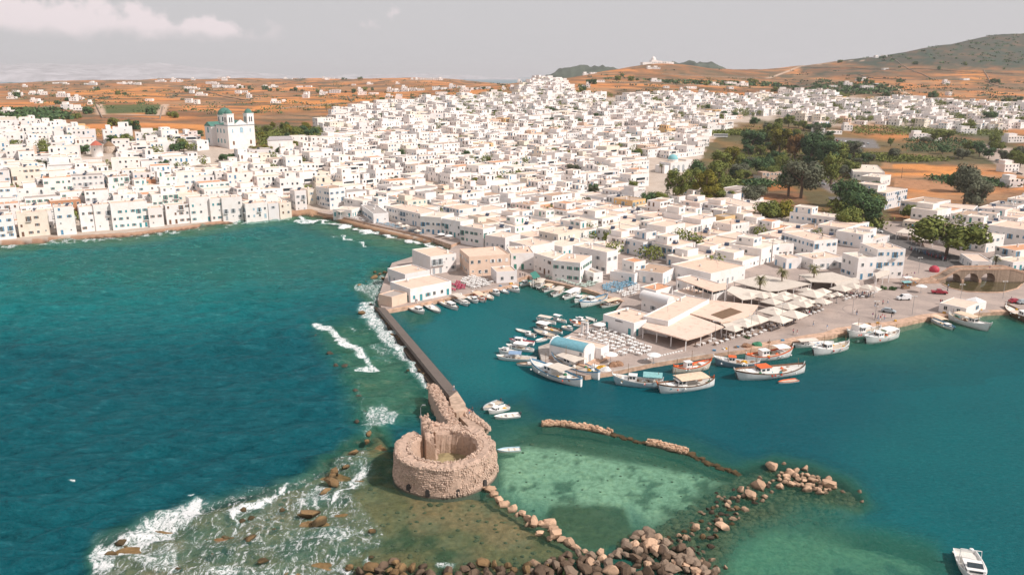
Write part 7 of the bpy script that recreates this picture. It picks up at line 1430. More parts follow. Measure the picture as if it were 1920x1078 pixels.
def boat(bow, stern, kind, label, colour='white', gun=None, aw=None, deck=None, extra=(), beam=None, gear=0, group='boats of the harbour'):
    a, b = P(*stern, 0), P(*bow, 0); v = b - a; L = max(4.0, v.length); c = (a + b) / 2; big = kind == 'caique'
    t = thing({'caique': 'fishing_boat', 'cabin': 'cabin_boat', 'open': 'open_boat', 'dinghy': 'dinghy', 'cruiser': 'motor_cruiser', 'awn': 'awning_boat'}[kind], label, {'caique': 'fishing boat', 'cruiser': 'motorboat', 'dinghy': 'dinghy'}.get(kind, 'boat'), (c.x, c.y, 0), math.atan2(v.y, v.x), group)
    B = beam or (L * .30 if big else max(1.8, min(L * .34, 3.2))); H = {'caique': 1.25 + .02 * L, 'cabin': .85, 'open': .6, 'dinghy': .5, 'cruiser': 1.3, 'awn': .8}[kind]
    H *= 1 if L > 7 else .9
    hull_parts(L, B, H, *({'caique': (.75, .5), 'cabin': (.55, .1), 'open': (.35, 0), 'dinghy': (.3, 0), 'cruiser': (.35, 0), 'awn': (.5, .2)}[kind]), kind in ('caique', 'awn'), HULLC[colour], SH.get(gun) or {'white': HW, 'orange': ORANGE, 'cream': HC}.get(gun, HW), deck or (DECKW if br_.random() < .6 else DECK), t); dk = H - .40
    if kind == 'caique':
        cx0 = -.20 * L if 'aft' in extra else .02 * L
        cabin(t, cx0, cx0 + .16 * L, B * .50, dk, 1.65, HW, ORANGE if 'orange roof' in extra else HW, 'wheelhouse')
        cabin(t, .20 * L, .32 * L, B * .42, dk + .1, .55, HW)
        MB().tube([(cx0 + .18 * L, 0, dk), (cx0 + .18 * L, 0, dk + 4.6)], .09, 6, r2=.05, mi=0).build('mast', WOOD, t); MB().tube([(-.42 * L, 0, dk), (-.40 * L, 0, dk + 2.8)], .07, 6).build('mast', WOOD, t)
        mb = MB(); mb.tube([(L * .485, 0, H * 1.2), (L * .52, 0, H * 2.05)], .13, 6); mb.build('stem_post', ORANGE if 'orange ends' in extra else HW, t); MB().tube([(-L * .485, 0, H * 1.1), (-L * .50, 0, H * 1.8)], .12, 6).build('stern_post', ORANGE if 'orange ends' in extra else HW, t)
        for i in range(4 + gear): lump('net_pile', br_.choice([YEL, NETB, NETB, GREENT, ORANGE, WHITECLOTH]), t, br_.uniform(-.42, .36) * L, br_.uniform(-.25, .25) * B, dk, br_.uniform(.4, .9), br_.uniform(.3, .6), br_.uniform(.35, .7), i)
        for i in range(7): MB().box(-.3, .3, -.22, .22, 0, .3).build('crate', br_.choice([SH['blue'], WOODW, YEL, WOOD, SH['teal']]), t, False, (br_.uniform(-.38, .38) * L, br_.choice([-.33, .33, .2]) * B * .9, dk + .02))
        for i in range(7): k = br_.uniform(-.3, .38); s = br_.choice([-1, 1]); o = lump('fender', br_.choice([WOODW, WOODW, REDB]), t, k * L, s * B * .53, H * .75, .22, .22, .34, i)
        mb = MB(); 
        for x in (.36, .40, .44): mb.box(x * L - .03, x * L + .03, -.03, .03, H, H * 1.9)
        mb.build('rail', METAL, t)
    elif kind == 'cabin':
        cabin(t, -.02 * L, .24 * L, B * .56, dk, 1.25 if L > 6 else .95); cabin(t, .25 * L, .38 * L, B * .36, dk + .15, .35)
        if L < 7: outboard(t, -L / 2)
        for i in range(2): lump('net_pile', br_.choice([NETB, YEL, WHITECLOTH]), t, br_.uniform(-.4, -.15) * L, br_.uniform(-.2, .2) * B, dk, .45, .35, .3, i)
    elif kind == 'awn':
        cabin(t, .12 * L, .28 * L, B * .5, dk, .8)
        for i in range(3): lump('net_pile', br_.choice([NETB, YEL, BLUEC, WHITECLOTH]), t, br_.uniform(-.4, .05) * L, br_.uniform(-.2, .2) * B, dk, .45, .35, .3, i)
        for i in range(3): o = lump('fender', WOODW, t, (-.25 + .25 * i) * L, -B * .52, H * .7, .16, .16, .26, i)
    elif kind in ('open', 'dinghy'):
        for x in (-.25, 0, .22): MB().box(x * L - .15, x * L + .15, -B * .38, B * .38, dk + .18, dk + .24).build('bench', DECK, t)
        if kind == 'open': outboard(t, -L / 2)
        if kind == 'open' and L > 5: mb = MB(); mb.box(-.1 * L, .02 * L, -B * .2, B * .2, dk, dk + .7); mb.build('console', HW, t)
    elif kind == 'cruiser':
        cabin(t, -.05 * L, .28 * L, B * .66, dk + .1, .9); mb = MB(); mb.add([(.25 * L, -B * .3, dk + .95), (.25 * L, B * .3, dk + .95), (.12 * L, B * .28, dk + 1.5), (.12 * L, -B * .28, dk + 1.5)], [(0, 1, 2, 3)]); mb.build('windscreen', GLASS, t)
        MB().tube([(-.12 * L, -B * .4, dk), (-.16 * L, -B * .38, dk + 2.2), (-.16 * L, B * .38, dk + 2.2), (-.12 * L, B * .4, dk)], .07, 6).build('radar_arch', HW, t)
        cabin(t, -.30 * L, -.10 * L, B * .5, dk, .5, DECKW); MB().box(-.5 * L - .7, -.5 * L, -B * .4, B * .4, .25, .35).build('swim_platform', DECKW, t); mb = MB(); mb.lathe([(.3, 0), (.3, .2), (0, .3)], 10, (-.15 * L, 0, dk + 2.25)); mb.build('radar_dome', HW, t)
    if aw: m, x0, x1, w_ = aw; awning(t, x0 * L, x1 * L, B * w_, dk + (2.05 if big else 1.7), dk, m)
    return t
CW_ = {'cream': SHADECLOTH, 'white': WHITECLOTH, 'tan': TANC, 'teal': TEALC, 'blue': BLUEC}
boat((996, 691), (1090, 725), 'caique', 'blue-trimmed white fishing boat with cream awning and yellow nets before the chapel', gun='blue', aw=(CW_['cream'], -.24, .06, .8), gear=3)
boat((1036, 676), (1123, 712), 'caique', 'white fishing boat with long cream awning right against the chapel quay', gun='blue', aw=(CW_['cream'], -.12, .28, .85), gear=2)
boat((1149, 719), (1243, 726), 'caique', 'white fishing boat with tall white net wall and teal tarpaulin', 'pale blue', gun='white', aw=(CW_['teal'], -.48, -.1, 1.0), gear=3)
boat((1232, 737), (1338, 722), 'caique', 'white fishing boat with wide orange-patched cream awning and ochre stern', gun='brown', aw=(CW_['tan'], -.34, .16, .95), extra=('orange ends',), gear=1)
boat((1332, 690), (1262, 700), 'caique', 'wooden fishing boat with masts and white floats behind the orange-awning one', 'cream', gun='orange', gear=4, extra=('orange ends', 'aft'))
boat((1338, 684), (1424, 690), 'caique', 'blue-grey fishing boat with orange wheelhouse roof', 'blue-grey', gun='white', extra=('orange roof',), gear=3)
boat((1377, 712), (1507, 697), 'caique', 'largest white fishing boat with brown deck gear, beside a small dinghy', gun='brown', gear=6, extra=('orange roof',))
boat((1484, 667), (1398, 678), 'caique', 'white fishing boat with green tarpaulins and tall cream sides', 'white', gun='orange', gear=3, extra=('aft',), aw=(CW_['white'], .12, .38, .8))
boat((1459, 719), (1495, 714), 'dinghy', 'tiny white dinghy floating beside the largest fishing boat', gun='orange')
boat((1488, 652), (1562, 645), 'awn', 'low white boat with cream canopy moored right of the fishing fleet', gun='white', aw=(CW_['cream'], -.05, .4, .8))
boat((1522, 667), (1590, 653), 'caique', 'all-white fishing boat with orange hatch and row of fenders', gear=0)
boat((1588, 634), (1650, 624), 'caique', 'white boat with pale cabin and orange kayaks above the quay', gear=1, aw=(CW_['white'], -.1, .2, .8))
boat((1620, 645), (1684, 631), 'caique', 'white fishing boat with cream awning at the fleet’s right end'.replace('’s', ''), gear=0, aw=(CW_['white'], -.35, -.02, .8))
boat((1789, 620), (1745, 600), 'awn', 'small boat with beige awning left of the long excursion boat', gun='blue', aw=(CW_['tan'], -.4, .1, .8))
boat((1856, 622), (1778, 598), 'caique', 'long white excursion boat with big peach awning', gun='white', aw=(CW_['tan'], -.3, .18, .9), gear=1)
boat((1945, 612), (1884, 582), 'caique', 'dark wooden boat cut by the right edge', 'dark wooden', gun='brown', gear=1)
boat((796, 590), (768, 577), 'cabin', 'white cabin boat nearest the start of the mole', gear=0); boat((826, 588), (797, 570), 'open', 'sleek pale grey covered boat, bow outwards, by the point', gun='grey', beam=3.4); boat((860, 583), (824, 566), 'cabin', 'white boat with square white cabin third from the mole', gun='brown'); boat((880, 575), (850, 560), 'awn', 'white boat with flat cream roof fourth from the mole', aw=(CW_['cream'], -.4, .2, .9))
boat((896, 570), (880, 560), 'cabin', 'small white cabin boat fifth from the mole'); boat((910, 568), (890, 556), 'awn', 'boat with orange-cream awning off the white tables', aw=(CW_['tan'], -.4, .3, .9), gun='orange'); boat((925, 564), (908, 553), 'open', 'cream open boat off the white tables', 'cream'); boat((937, 556), (918, 546), 'cabin', 'small white boat off the front quayside house'); boat((955, 552), (936, 543), 'open', 'open boat with blue rim off the front quayside house', gun='blue'); boat((974, 550), (953, 539), 'cabin', 'last small cabin boat before the harbour corner')
boat((974, 537), (1000, 531), 'cabin', 'white cabin boat tucked in the harbour corner', gun='teal'); boat((997, 540), (1006, 528), 'open', 'little open boat beside the green awning'); boat((1008, 544), (1017, 531), 'awn', 'tiny boat with round cream canopy below the green awning', aw=(CW_['cream'], -.4, .3, .9)); boat((1018, 549), (1040, 538), 'awn', 'brown-canopied boat on the inner quay', gun='brown', aw=(CW_['tan'], -.1, .3, .9))
boat((1035, 558), (1056, 545), 'awn', 'boat with pale flat awning on the inner quay', aw=(CW_['cream'], -.3, .3, .9)); boat((1056, 563), (1088, 548), 'awn', 'boat with big white canopy in the middle of the inner quay', aw=(CW_['white'], -.35, .3, .95)); boat((1077, 569), (1098, 556), 'cabin', 'white boat with green rim beside the big caique', gun='green'); boat((1086, 578), (1138, 562), 'caique', 'large white caique with square cabin on the inner quay', gun='blue', gear=1); boat((1126, 578), (1164, 568), 'awn', 'boat with orange-tan canopy against the white tables', aw=(CW_['tan'], -.35, .3, .95), gun='brown'); boat((968, 570 - 22), (955, 541 + 3), 'dinghy', 'white dinghy nosed in between two cabin boats')
for bw, st, kd, lb, kw in [((1006, 602), (1042, 609), 'awn', 'long cream-roofed boat topmost in the tied-up cluster', dict(aw=(CW_['cream'], -.3, .35, .95))), ((1006, 614), (1054, 626), 'awn', 'cream-roofed boat second from top in the cluster', dict(aw=(CW_['white'], 0, .42, .95), gun='brown')), ((1000, 620), (1041, 633), 'open', 'pale grey open boat in the cluster', dict(gun='grey')), ((1037, 600), (1062, 606), 'awn', 'boat with small white awning in the cluster', dict(aw=(CW_['white'], -.1, .4, .95))), ((1074, 621), (1056, 616), 'cabin', 'white cabin boat nearest the terrace tables', {}),
                       ((1068, 605), (1095, 612), 'cabin', 'cabin boat with orange net in the upper cluster', dict(gun='orange')), ((1079, 600), (1104, 606), 'cabin', 'white cabin boat at the top right of the cluster', {}), ((1098, 597), (1116, 603), 'open', 'outermost open boat towards the restaurant wall', {}), ((967, 619), (990, 625), 'dinghy', 'overturned-looking cream dinghy at left of the cluster', dict(colour='cream')), ((1005, 642), (1023, 637), 'open', 'open boat with pale hull by the slipway', {}), ((1022, 636), (1036, 634), 'dinghy', 'small dinghy wedged by the slipway', dict(gun='brown')),
                       ((965, 634), (983, 637), 'dinghy', 'blue-rimmed dinghy in the left cluster', dict(gun='blue')), ((955, 642), (1001, 647), 'cabin', 'white fishing cabin boat with red buoys in the left cluster', dict(gun='red')), ((950, 652), (1001, 660), 'awn', 'long white boat under white cover in the left cluster', dict(aw=(CW_['white'], -.3, .2, .9))), ((935, 662), (968, 667), 'cruiser', 'small white motorboat with windscreen in the left cluster', dict(beam=2.4)), ((932, 673), (1006, 676), 'awn', 'white boat with blue-grey canopy at the cluster front', dict(aw=(CW_['blue'], -.12, .2, .9), gun='white')), ((968, 685), (1012, 684), 'open', 'bottom open white boat of the cluster', dict(gun='brown')), ((985, 628), (1002, 632), 'cabin', 'small cabin boat amid the cluster', {}), ((1095, 604 + 9), (1080, 611), 'dinghy', 'tiny dinghy beside the terrace', {})]:
    boat(bw, st, kd, lb, group='tied-up cluster left of the chapel', **kw)
boat((906, 770), (938, 755), 'open', 'uppermost of three white speedboats moored near the fort', gun='grey', beam=2.6, group='three speedboats'); boat((916, 777), (952, 766), 'cabin', 'middle speedboat of three moored near the fort, small windscreen', beam=2.4, group='three speedboats'); boat((927, 785), (974, 780), 'open', 'lowest of three white speedboats moored near the fort', beam=2.5, group='three speedboats'); boat((932, 847), (976, 844), 'dinghy', 'single white rowing boat lying right beside the fort', gun='pale blue', beam=2.0)
boat((1834, 1104), (1807, 1043), 'cruiser', 'white motor cruiser cut by the bottom right corner', beam=3.9)

# ------------------------------------------------------------------ vehicles
def paint(n, c): return simple(n, c, .35, .03, 1, 0, .5)
CARC = {'white': paint('car_white', (.74, .74, .74)), 'silver': paint('car_silver', (.36, .40, .42)), 'red': paint('car_red', (.33, .02, .04)), 'black': paint('car_black', (.03, .03, .035)), 'blue': paint('car_blue', (.06, .14, .26)), 'grey': paint('car_grey', (.16, .17, .18))}
TYRE = simple('tyre', (.02, .02, .02), .9)
def car_parts(kind, paintm):
    L, W, prof = {'car': (4.3, 1.75, [(-2.15, .35), (-2.15, .85), (-1.75, 1.0), (-1.35, 1.45), (.35, 1.47), (1.05, .98), (2.0, .82), (2.15, .6), (2.15, .35)]), 'van': (4.5, 1.85, [(-2.25, .35), (-2.25, 1.75), (-2.1, 1.9), (.55, 1.9), (1.25, 1.12), (2.1, .95), (2.25, .7), (2.25, .35)]),
                  'pickup': (5.2, 1.85, [(-2.6, .45), (-2.6, 1.05), (-.9, 1.05), (-.8, 1.65), (.45, 1.68), (1.1, 1.1), (2.4, .98), (2.6, .7), (2.6, .45)]), 'camper': (5.6, 2.1, [(-2.8, .4), (-2.8, 2.7), (1.9, 2.75), (2.1, 2.0), (2.1, 1.5), (2.7, 1.1), (2.8, .4)])}[kind]
    n = len(prof); b = MB(); ins = lambda z: W / 2 - (.14 if z > 1.15 else 0); b.add([(x, -ins(z), z) for x, z in prof] + [(x, ins(z), z) for x, z in prof], [tuple(range(n))] + [tuple(range(n, 2 * n))[::-1]] + [(i, n + i, n + (i + 1) % n, (i + 1) % n) for i in range(n)])
    g = MB(); 
    if kind == 'car': q = [(-1.3, 1.0), (-1.15, 1.4), (.3, 1.42), (.85, 1.0)]; ws = [(.38, 1.0, 1.03, 1.44)]
    elif kind == 'van': q = [(.0, 1.15), (.0, 1.7), (.6, 1.7), (1.05, 1.15)]
    elif kind == 'pickup': q = [(-.7, 1.1), (-.68, 1.6), (.42, 1.62), (.9, 1.1)]
    else: q = [(1.0, 1.5), (1.0, 2.1), (1.8, 2.1), (2.0, 1.5)]
    for s in (-1, 1): y = s * (W / 2 - .11 if kind != 'camper' else W / 2 - .1); g.add([(x, y + s * .0, z) for x, z in q] + [(x, y + s * .03, z) for x, z in q], [(4, 5, 6, 7), (0, 1, 5, 4), (1, 2, 6, 5), (2, 3, 7, 6), (3, 0, 4, 7)])
    top = max(p[1] for p in prof); 
    i = [k for k in range(n - 1) if prof[k][1] > prof[k + 1][1] + .3 and prof[k][0] > -.2][0]; (xa, zA), (xb, zB) = prof[i], prof[i + 1]
    g.add([(xa + .03, -W * .36, zA - .03), (xa + .03, W * .36, zA - .03), (xb + .05, W * .42, zB + .05), (xb + .05, -W * .42, zB + .05)], [(0, 1, 2, 3)]); wl = MB(); wl.lathe([(0, -.11), (.33, -.11), (.33, .11), (0, .11)], 12); wl.xf(Matrix.Rotation(math.pi / 2, 4, 'X')); return b.mesh('body', [paintm]), g.mesh('window', [GLASS]), wl.mesh('wheel', [TYRE]), L, W
CARM = {}
def vehicle(px, py, heading, kind, colour, label, group='parked cars', z=None, world=None):
    g = world or (P(px, py, z) if z is not None else G(px, py)); k = (kind, colour)
    if k not in CARM: CARM[k] = car_parts(kind, CARC[colour])
    b, w, wh, L, W = CARM[k]; t = thing({'car': 'parked_car', 'van': 'delivery_van', 'pickup': 'pickup_truck', 'camper': 'camper_van'}[kind], label, {'car': 'car', 'van': 'van', 'pickup': 'pickup truck', 'camper': 'camper van'}[kind], (g.x, g.y, g.z + .03), math.radians(heading), group); link('body', b, t); link('window', w, t)
    for x in (-.31 * L, .31 * L):
        for y in (-W / 2 + .08, W / 2 - .08): link('wheel', wh, t, (x, y, .33))
    return t
vehicle(1694, 562, 184, 'van', 'white', 'white delivery van standing on the paved square', None, QZ); vehicle(1761, 551, -16, 'pickup', 'red', 'dark red pickup truck on the quay near the bridge pond', None, QZ); vehicle(1666, 586, -35, 'car', 'silver', 'silver car with open tailgate near the quay edge', None, QZ); vehicle(1614, 440, 160, 'camper', 'white', 'white camper van parked beside the road trees', None); 
g = P(1752, 505, QZ + .9); t = thing('covered_stall', 'round crimson-covered kiosk at the left foot of the bridge', 'kiosk', (g.x, g.y, QZ)); mb = MB(); mb.lathe([(1.7, 0), (1.9, .8), (1.6, 1.7), (.8, 2.3), (0, 2.45)], 14); mb.build('cover', simple('crimson_cover', (.45, .05, .08), .6), t, True)
cc = random.Random(9)
def park(pts, n, hd, where, group):
    a, b = G(*pts[0]), G(*pts[1])
    for i in range(n): p = a.lerp(b, (i + .5) / n); p.z = TZ(p.x, p.y) if p.z > 1.3 else QZ; col_ = cc.choice(['white', 'silver', 'silver', 'black', 'blue', 'grey', 'white', 'red']); vehicle(0, 0, hd + cc.uniform(-6, 6), 'car', col_, f'{col_} car {where}', group, world=p)
park([(1540, 262), (1632, 271)], 11, 70, 'in the far parking lot beyond the grove', 'cars in the far parking lot'); park([(1552, 270), (1625, 277)], 8, 70, 'in the far parking lot beyond the grove', 'cars in the far parking lot'); park([(1520, 322), (1545, 350)], 5, -40, 'under the trees of the inland grove', 'cars under the grove'); park([(1575, 352), (1632, 412)], 6, -55, 'parked along the ramp road', 'cars along the ramp road'); park([(1634, 430), (1650, 440)], 2, -30, 'by the road below the palms', 'cars by the palms'); park([(1868, 300), (1915, 330)], 7, -30, 'parked on the dirt road at the right edge', 'cars at the right edge'); park([(1852, 275), (1905, 296)], 5, 20, 'on the lane among hedges at right', 'cars at the right edge'); park([(1888, 506), (1930, 508)], 3, 5, 'by the round arched gate', 'cars by the gate'); park([(1896, 570), (1925, 576)], 2, 10, 'parked on the quay at the right edge', 'cars on the right quay')
g = G(1351, 258); bs = thing('bus', 'long white bus parked above the roadside trees', 'bus', tuple(g), math.radians(-8)); mb = MB(); mb.box(-7, 7, -1.25, 1.25, .45, 3.4); mb.build('body', CARC['white'], bs); MB().box(-6.8, 6.9, -1.29, 1.29, 1.7, 2.8).build('window', GLASS, bs)
for x in (-4.3, 4.4):
    for y in (-1.1, 1.1): o = link('wheel', CARM['car', 'white'][2], bs, (x, y, .48), None, (1.4, 1, 1.4))
mb = MB(); 
for x in (-.6, .6): o_ = len(mb.v); mb.lathe([(.0, -.05), (.28, -.05), (.28, .05), (0, .05)], 10); mb.xf(Matrix.Translation((x, 0, .28)) @ Matrix.Rotation(math.pi / 2, 4, 'X'), o_)
mb.box(-.55, .1, -.16, .16, .5, .78); mb.box(.1, .6, -.14, .14, .3, .42); mb.tube([(.6, 0, .3), (.42, 0, 1.05)], .05, 5); mb.box(.36, .46, -.32, .32, 1.02, 1.08); SCOOT = [mb.mesh('scooter', [m]) for m in (CARC['black'], CARC['silver'], CARC['blue'], CARC['red'])]
for i in range(30):
    f = i / 30; x = 1706 + f * 70 + cc.uniform(-1, 1); y = 466 + f * 22 + (i % 2) * 2.5; g = P(x, y, QZ + .02); k = cc.randrange(4); o = link('scooter', SCOOT[k], None, tuple(g), math.radians(60 + cc.uniform(-12, 12)), (1.25,) * 3); tag(o, f"{['black', 'silver', 'blue', 'red'][k]} scooter in the long row under the spreading street tree", 'scooter', 'row of scooters')
# market stall, booths on the quay
for px, py, c, lb in [(1697, 541, 'teal', 'small stall with turquoise awning on the square'), (1712, 535, 'cream', 'small stall with orange-cream awning on the square'), (1699, 532, 'white', 'white stall box behind the turquoise-awned stall')]:
    g = P(px, py, QZ); t = thing('market_stall', lb, 'stall', tuple(g), .2); awning(t, -1.6, 1.6, 2.6, 2.5, 0, {'teal': TEALC, 'cream': TANC, 'white': WHITECLOTH}[c]); MB().box(-1.3, 1.3, -.8, .8, 0, .95).build('counter', WOOD, t)
    for k in range(3): lump('goods', [REDB, YEL, SH['blue']][k], t, -.8 + .8 * k, 0, .98, .3, .3, .3, k)
for C_, L_, R_2, h, lb, rf in [((1611, 611), (1600, 608.5), (1622, 608), 2.4, 'small white ticket hut with pale awning on the quay edge', R_WHITE), ((1812, 578), (1776, 562), (1838, 567), 3.0, 'cream-roofed kiosk on the right quay beside a white tent', R_PINK)]: hand(C_, L_, R_2, h, label=lb, roof=rf, name='kiosk', cat='kiosk', extras=False, dens=.6, par=.12)
g = P(1826, 578, QZ); t = thing('white_tent', 'white tent beside the cream-roofed kiosk on the right quay', 'tent', tuple(g), .5); mb = MB(); s = 2.4; mb.add([(-s, -s, 0), (s, -s, 0), (s, s, 0), (-s, s, 0), (-s, -s, 2.6), (s, -s, 2.6), (s, s, 2.6), (-s, s, 2.6), (0, 0, 3.9)], [(0, 1, 5, 4), (1, 2, 6, 5), (2, 3, 7, 6), (3, 0, 4, 7), (4, 5, 8), (5, 6, 8), (6, 7, 8), (7, 4, 8)]); mb.build('canvas', WHITECLOTH, t)
# arched gate and shell fountain
g = P(1867, 497, QZ); t = thing('arched_gate', 'white round-arched gate at the far end of the bridge', 'gate', tuple(g), math.radians(8)); mb = MB(); mb.lathe([(0, 0)] , 3) if False else None
pr = [(math.cos(math.pi * i / 14), math.sin(math.pi * i / 14)) for i in range(15)]; mb = MB()
for (c0, s0_), (c1, s1_) in zip(pr[:-1], pr[1:]): mb.add([(c * r, y, 1.2 + s * r) for y in (-.4, .4) for c, s in ((c0, s0_), (c1, s1_)) for r in (2.0, 2.9)], [(0, 1, 3, 2), (4, 6, 7, 5), (1, 5, 7, 3), (0, 2, 6, 4)])
for s in (-1, 1): x0, x1 = sorted((s * 2.0, s * 2.9)); mb.box(x0, x1, -.4, .4, 0, 1.2)
mb.build('arch', W_WHITE, t); MB().box(-2, 2, .1, .2, 0, 2.6).build('grille', SH['pale blue'], t)
# nets drying on the quay
for x, y, c in ((1117, 690, WHITECLOTH), (1127, 692, YEL), (1135, 694, WHITECLOTH), (1150, 686, NETB), (1160, 684, NETB), (1400, 650, NETB), (1420, 647, GREENT)): g = P(x, y, QZ); o = lump('net_heap', c, None, g.x, g.y, g.z, 1.5, 1.1, 1.1, x); tag(o, f"heap of {'white' if c is WHITECLOTH else 'yellow' if c is YEL else 'green' if c is GREENT else 'brown'} fishing net piled on the quay", 'net heap', 'fishing nets on the quay')
for k in range(34):
    x, y = cc.choice([(cc.uniform(1105, 1160), cc.uniform(684, 694)), (cc.uniform(1330, 1480), 0), (cc.uniform(1600, 1680), 0), (cc.uniform(830, 965), 0), (cc.uniform(1770, 1850), 0)])
    y = y or float(np.interp(x, [830, 890, 965, 1330, 1480, 1600, 1680, 1770, 1850], [558, 547, 531, 659, 637, 612, 602, 587, 580])); g = P(x, y, QZ); cn_ = cc.choice(['blue', 'yellow', 'white', 'brown']); o = MB().box(-.45, .45, -.3, .3, 0, .4).build('fish_crate', {'blue': SH['blue'], 'yellow': YEL, 'white': WOODW, 'brown': WOOD}[cn_], None, False, tuple(g)); o.rotation_euler = (0, 0, cc.uniform(0, 3)); tag(o, f'{cn_} fish crate left on the quay edge by the moored boats', 'crate', 'fish crates on the quay')
# white boat blocks drawn up as a dotted line (white stones on the quay edge)
for k in range(14): x = 1210 + k * 5.2; y = 674.5 - k * 1.25; g = P(x, y, QZ); o = MB().box(-.3, .3, -.16, .16, 0, .3).build('quay_block', WOODW, None, False, tuple(g)); o.rotation_euler = (0, 0, .4); tag(o, 'small white block in the dotted line along the dock edge', 'block', 'white blocks on the dock')

# ------------------------------------------------------------------ people
SKIN = simple('skin', (.48, .28, .19), .7, .05)
def person_mesh(pose):
    me = bpy.data.meshes.new('p'); J = {'pelvis': (0, 0, .95), 'chest': (0, 0, 1.32), 'neck': (0, 0, 1.5), 'head': (0, .02, 1.62), 'top': (0, .02, 1.72), 'lk': (.11, .03, .5), 'la': (.11, 0, .08), 'lf': (.11, .14, .04), 'rk': (-.11, .03, .5), 'ra': (-.11, 0, .08), 'rf': (-.11, .14, .04), 'ls': (.2, 0, 1.42), 'le': (.27, 0, 1.14), 'lh': (.28, .06, .88), 'rs': (-.2, 0, 1.42), 're': (-.27, 0, 1.14), 'rh': (-.28, .06, .88)}
    if pose == 'walk': J.update(lk=(.1, .18, .52), la=(.1, .2, .1), lf=(.1, .34, .06), rk=(-.1, -.05, .5), ra=(-.1, -.3, .14), rf=(-.1, -.2, .05), lh=(.26, -.12, .9), rh=(-.26, .22, .95), re=(-.27, .02, 1.15))
    if pose == 'reach': J.update(le=(.24, .22, 1.2), lh=(.16, .42, 1.3), re=(-.24, .2, 1.18), rh=(-.16, .4, 1.25))
    R = dict(pelvis=.15, chest=.17, neck=.06, head=.105, top=.07, lk=.075, rk=.075, la=.05, ra=.05, lf=.04, rf=.04, ls=.07, rs=.07, le=.05, re=.05, lh=.04, rh=.04); E = [('pelvis', 'chest'), ('chest', 'neck'), ('neck', 'head'), ('head', 'top'), ('pelvis', 'lk'), ('lk', 'la'), ('la', 'lf'), ('pelvis', 'rk'), ('rk', 'ra'), ('ra', 'rf'), ('chest', 'ls'), ('ls', 'le'), ('le', 'lh'), ('chest', 'rs'), ('rs', 're'), ('re', 'rh')]
    ks = list(J); me.from_pydata([J[k] for k in ks], [(ks.index(a), ks.index(b)) for a, b in E], []); o = bpy.data.objects.new('p', me); COL.objects.link(o); md = o.modifiers.new('s', 'SKIN')
    for i, k in enumerate(ks): me.skin_vertices[0].data[i].radius = (R[k], R[k] * .8)
    me.skin_vertices[0].data[0].use_root = True; o.modifiers.new('u', 'SUBSURF').levels = 1; dg = bpy.context.evaluated_depsgraph_get(); out = bpy.data.meshes.new_from_object(o.evaluated_get(dg)); bpy.data.objects.remove(o); return out
PM = {p: person_mesh(p) for p in ('stand', 'walk', 'reach')}; CLO = {'white': WHITECLOTH, 'black': IRON, 'navy': simple('navy_cloth', (.04, .06, .12), .9), 'red': simple('red_cloth', (.5, .06, .07), .9), 'pink': simple('pink_cloth', (.62, .25, .28), .9), 'blue': BLUEC, 'purple': simple('purple_cloth', (.25, .06, .24), .9)}
HAIR = simple('dark_hair', (.05, .035, .025), .8); mb = MB(); mb.lathe([(.118, -.02), (.122, .05), (.09, .11), (0, .135)], 10, (0, 0, 0), 0, ey=1.05); HAIRM = mb.mesh('hair', [HAIR], True)
PC = {}
def person(px, py, where, group, z=None, shirt=None, pose=None, hd=None, sc=1.0):
    g = P(px, py, z) if z is not None else G(px, py); shirt = shirt or cc.choice(list(CLO)); tr__ = cc.choice(['black', 'navy', 'white', 'blue']); pose = pose or cc.choice(['stand', 'walk', 'walk', 'reach']); k = (pose, shirt, tr__)
    if k not in PC:
        m = PM[pose].copy(); m.materials.clear()
        for x in (SKIN, CLO[shirt], CLO[tr__]): m.materials.append(x)
        for f in m.polygons: c = f.center; f.material_index = 2 if .2 < c.z < .98 and abs(c.x) < .215 else 1 if .98 <= c.z < 1.49 and abs(c.x) < .25 else 0; f.use_smooth = True
        PC[k] = m
    o = link('person', PC[k], None, (g.x, g.y, g.z), cc.uniform(0, 6.28) if hd is None else hd, (sc * 1.04,) * 3); tag(o, f"person in {shirt} top and {tr__} {'trousers'} {'walking' if pose == 'walk' else 'standing'} {where}", 'person', group); h = link('hair', HAIRM, o, (0, .005, 1.62)); return o
person(851, 734, 'on the dark mole above its end block', None, 1.7, 'white', 'walk'); person(880, 779, 'at the foot of the ramp by the fort', None, 1.5, 'pink', 'stand'); person(886, 776, 'in dark clothes beside the pink-topped one'.replace('in dark clothes ', ''), None, 1.5, 'black', 'reach')
for x, y in ((1601, 590), (1606, 592), (1640, 576), (1645, 578), (1655, 572), (1664, 570), (1641, 598), (1646, 600), (1650, 602), (1654, 598), (1658, 600), (1636, 596), (1671, 597)): person(x, y, 'near the silver car on the square', 'people round the silver car', QZ)
for x, y in ((1697, 524), (1703, 522), (1708, 520), (1714, 518), (1692, 523), (1700, 521), (1690, 518)): person(x, y, 'beside the tall white corner house', 'people by the tall corner house', QZ)
for x, y in ((1775, 509), (1780, 507), (1786, 511), (1796, 510), (1801, 504), (1782, 512)): person(x, y, 'at the left end of the bridge', 'people at the bridge foot', QZ + 1.2)
person(1855, 508, 'on top of the bridge in purple dress'.replace(' in purple dress', ''), None, QZ + 4.2, 'purple', 'stand')
for x, y in ((1763, 570), (1766, 571), (1895, 566), (1776, 548), (1777, 541)): person(x, y, 'on the quay near the kiosk', 'people near the kiosk', QZ)
for k in range(26): x = 1452 + k * 2.9 + cc.uniform(-2, 2); y = 617 - k * 1.15 + cc.uniform(-3, 3); person(x, y, 'queueing by the promenade parasols', 'people along the parasol promenade', QZ)
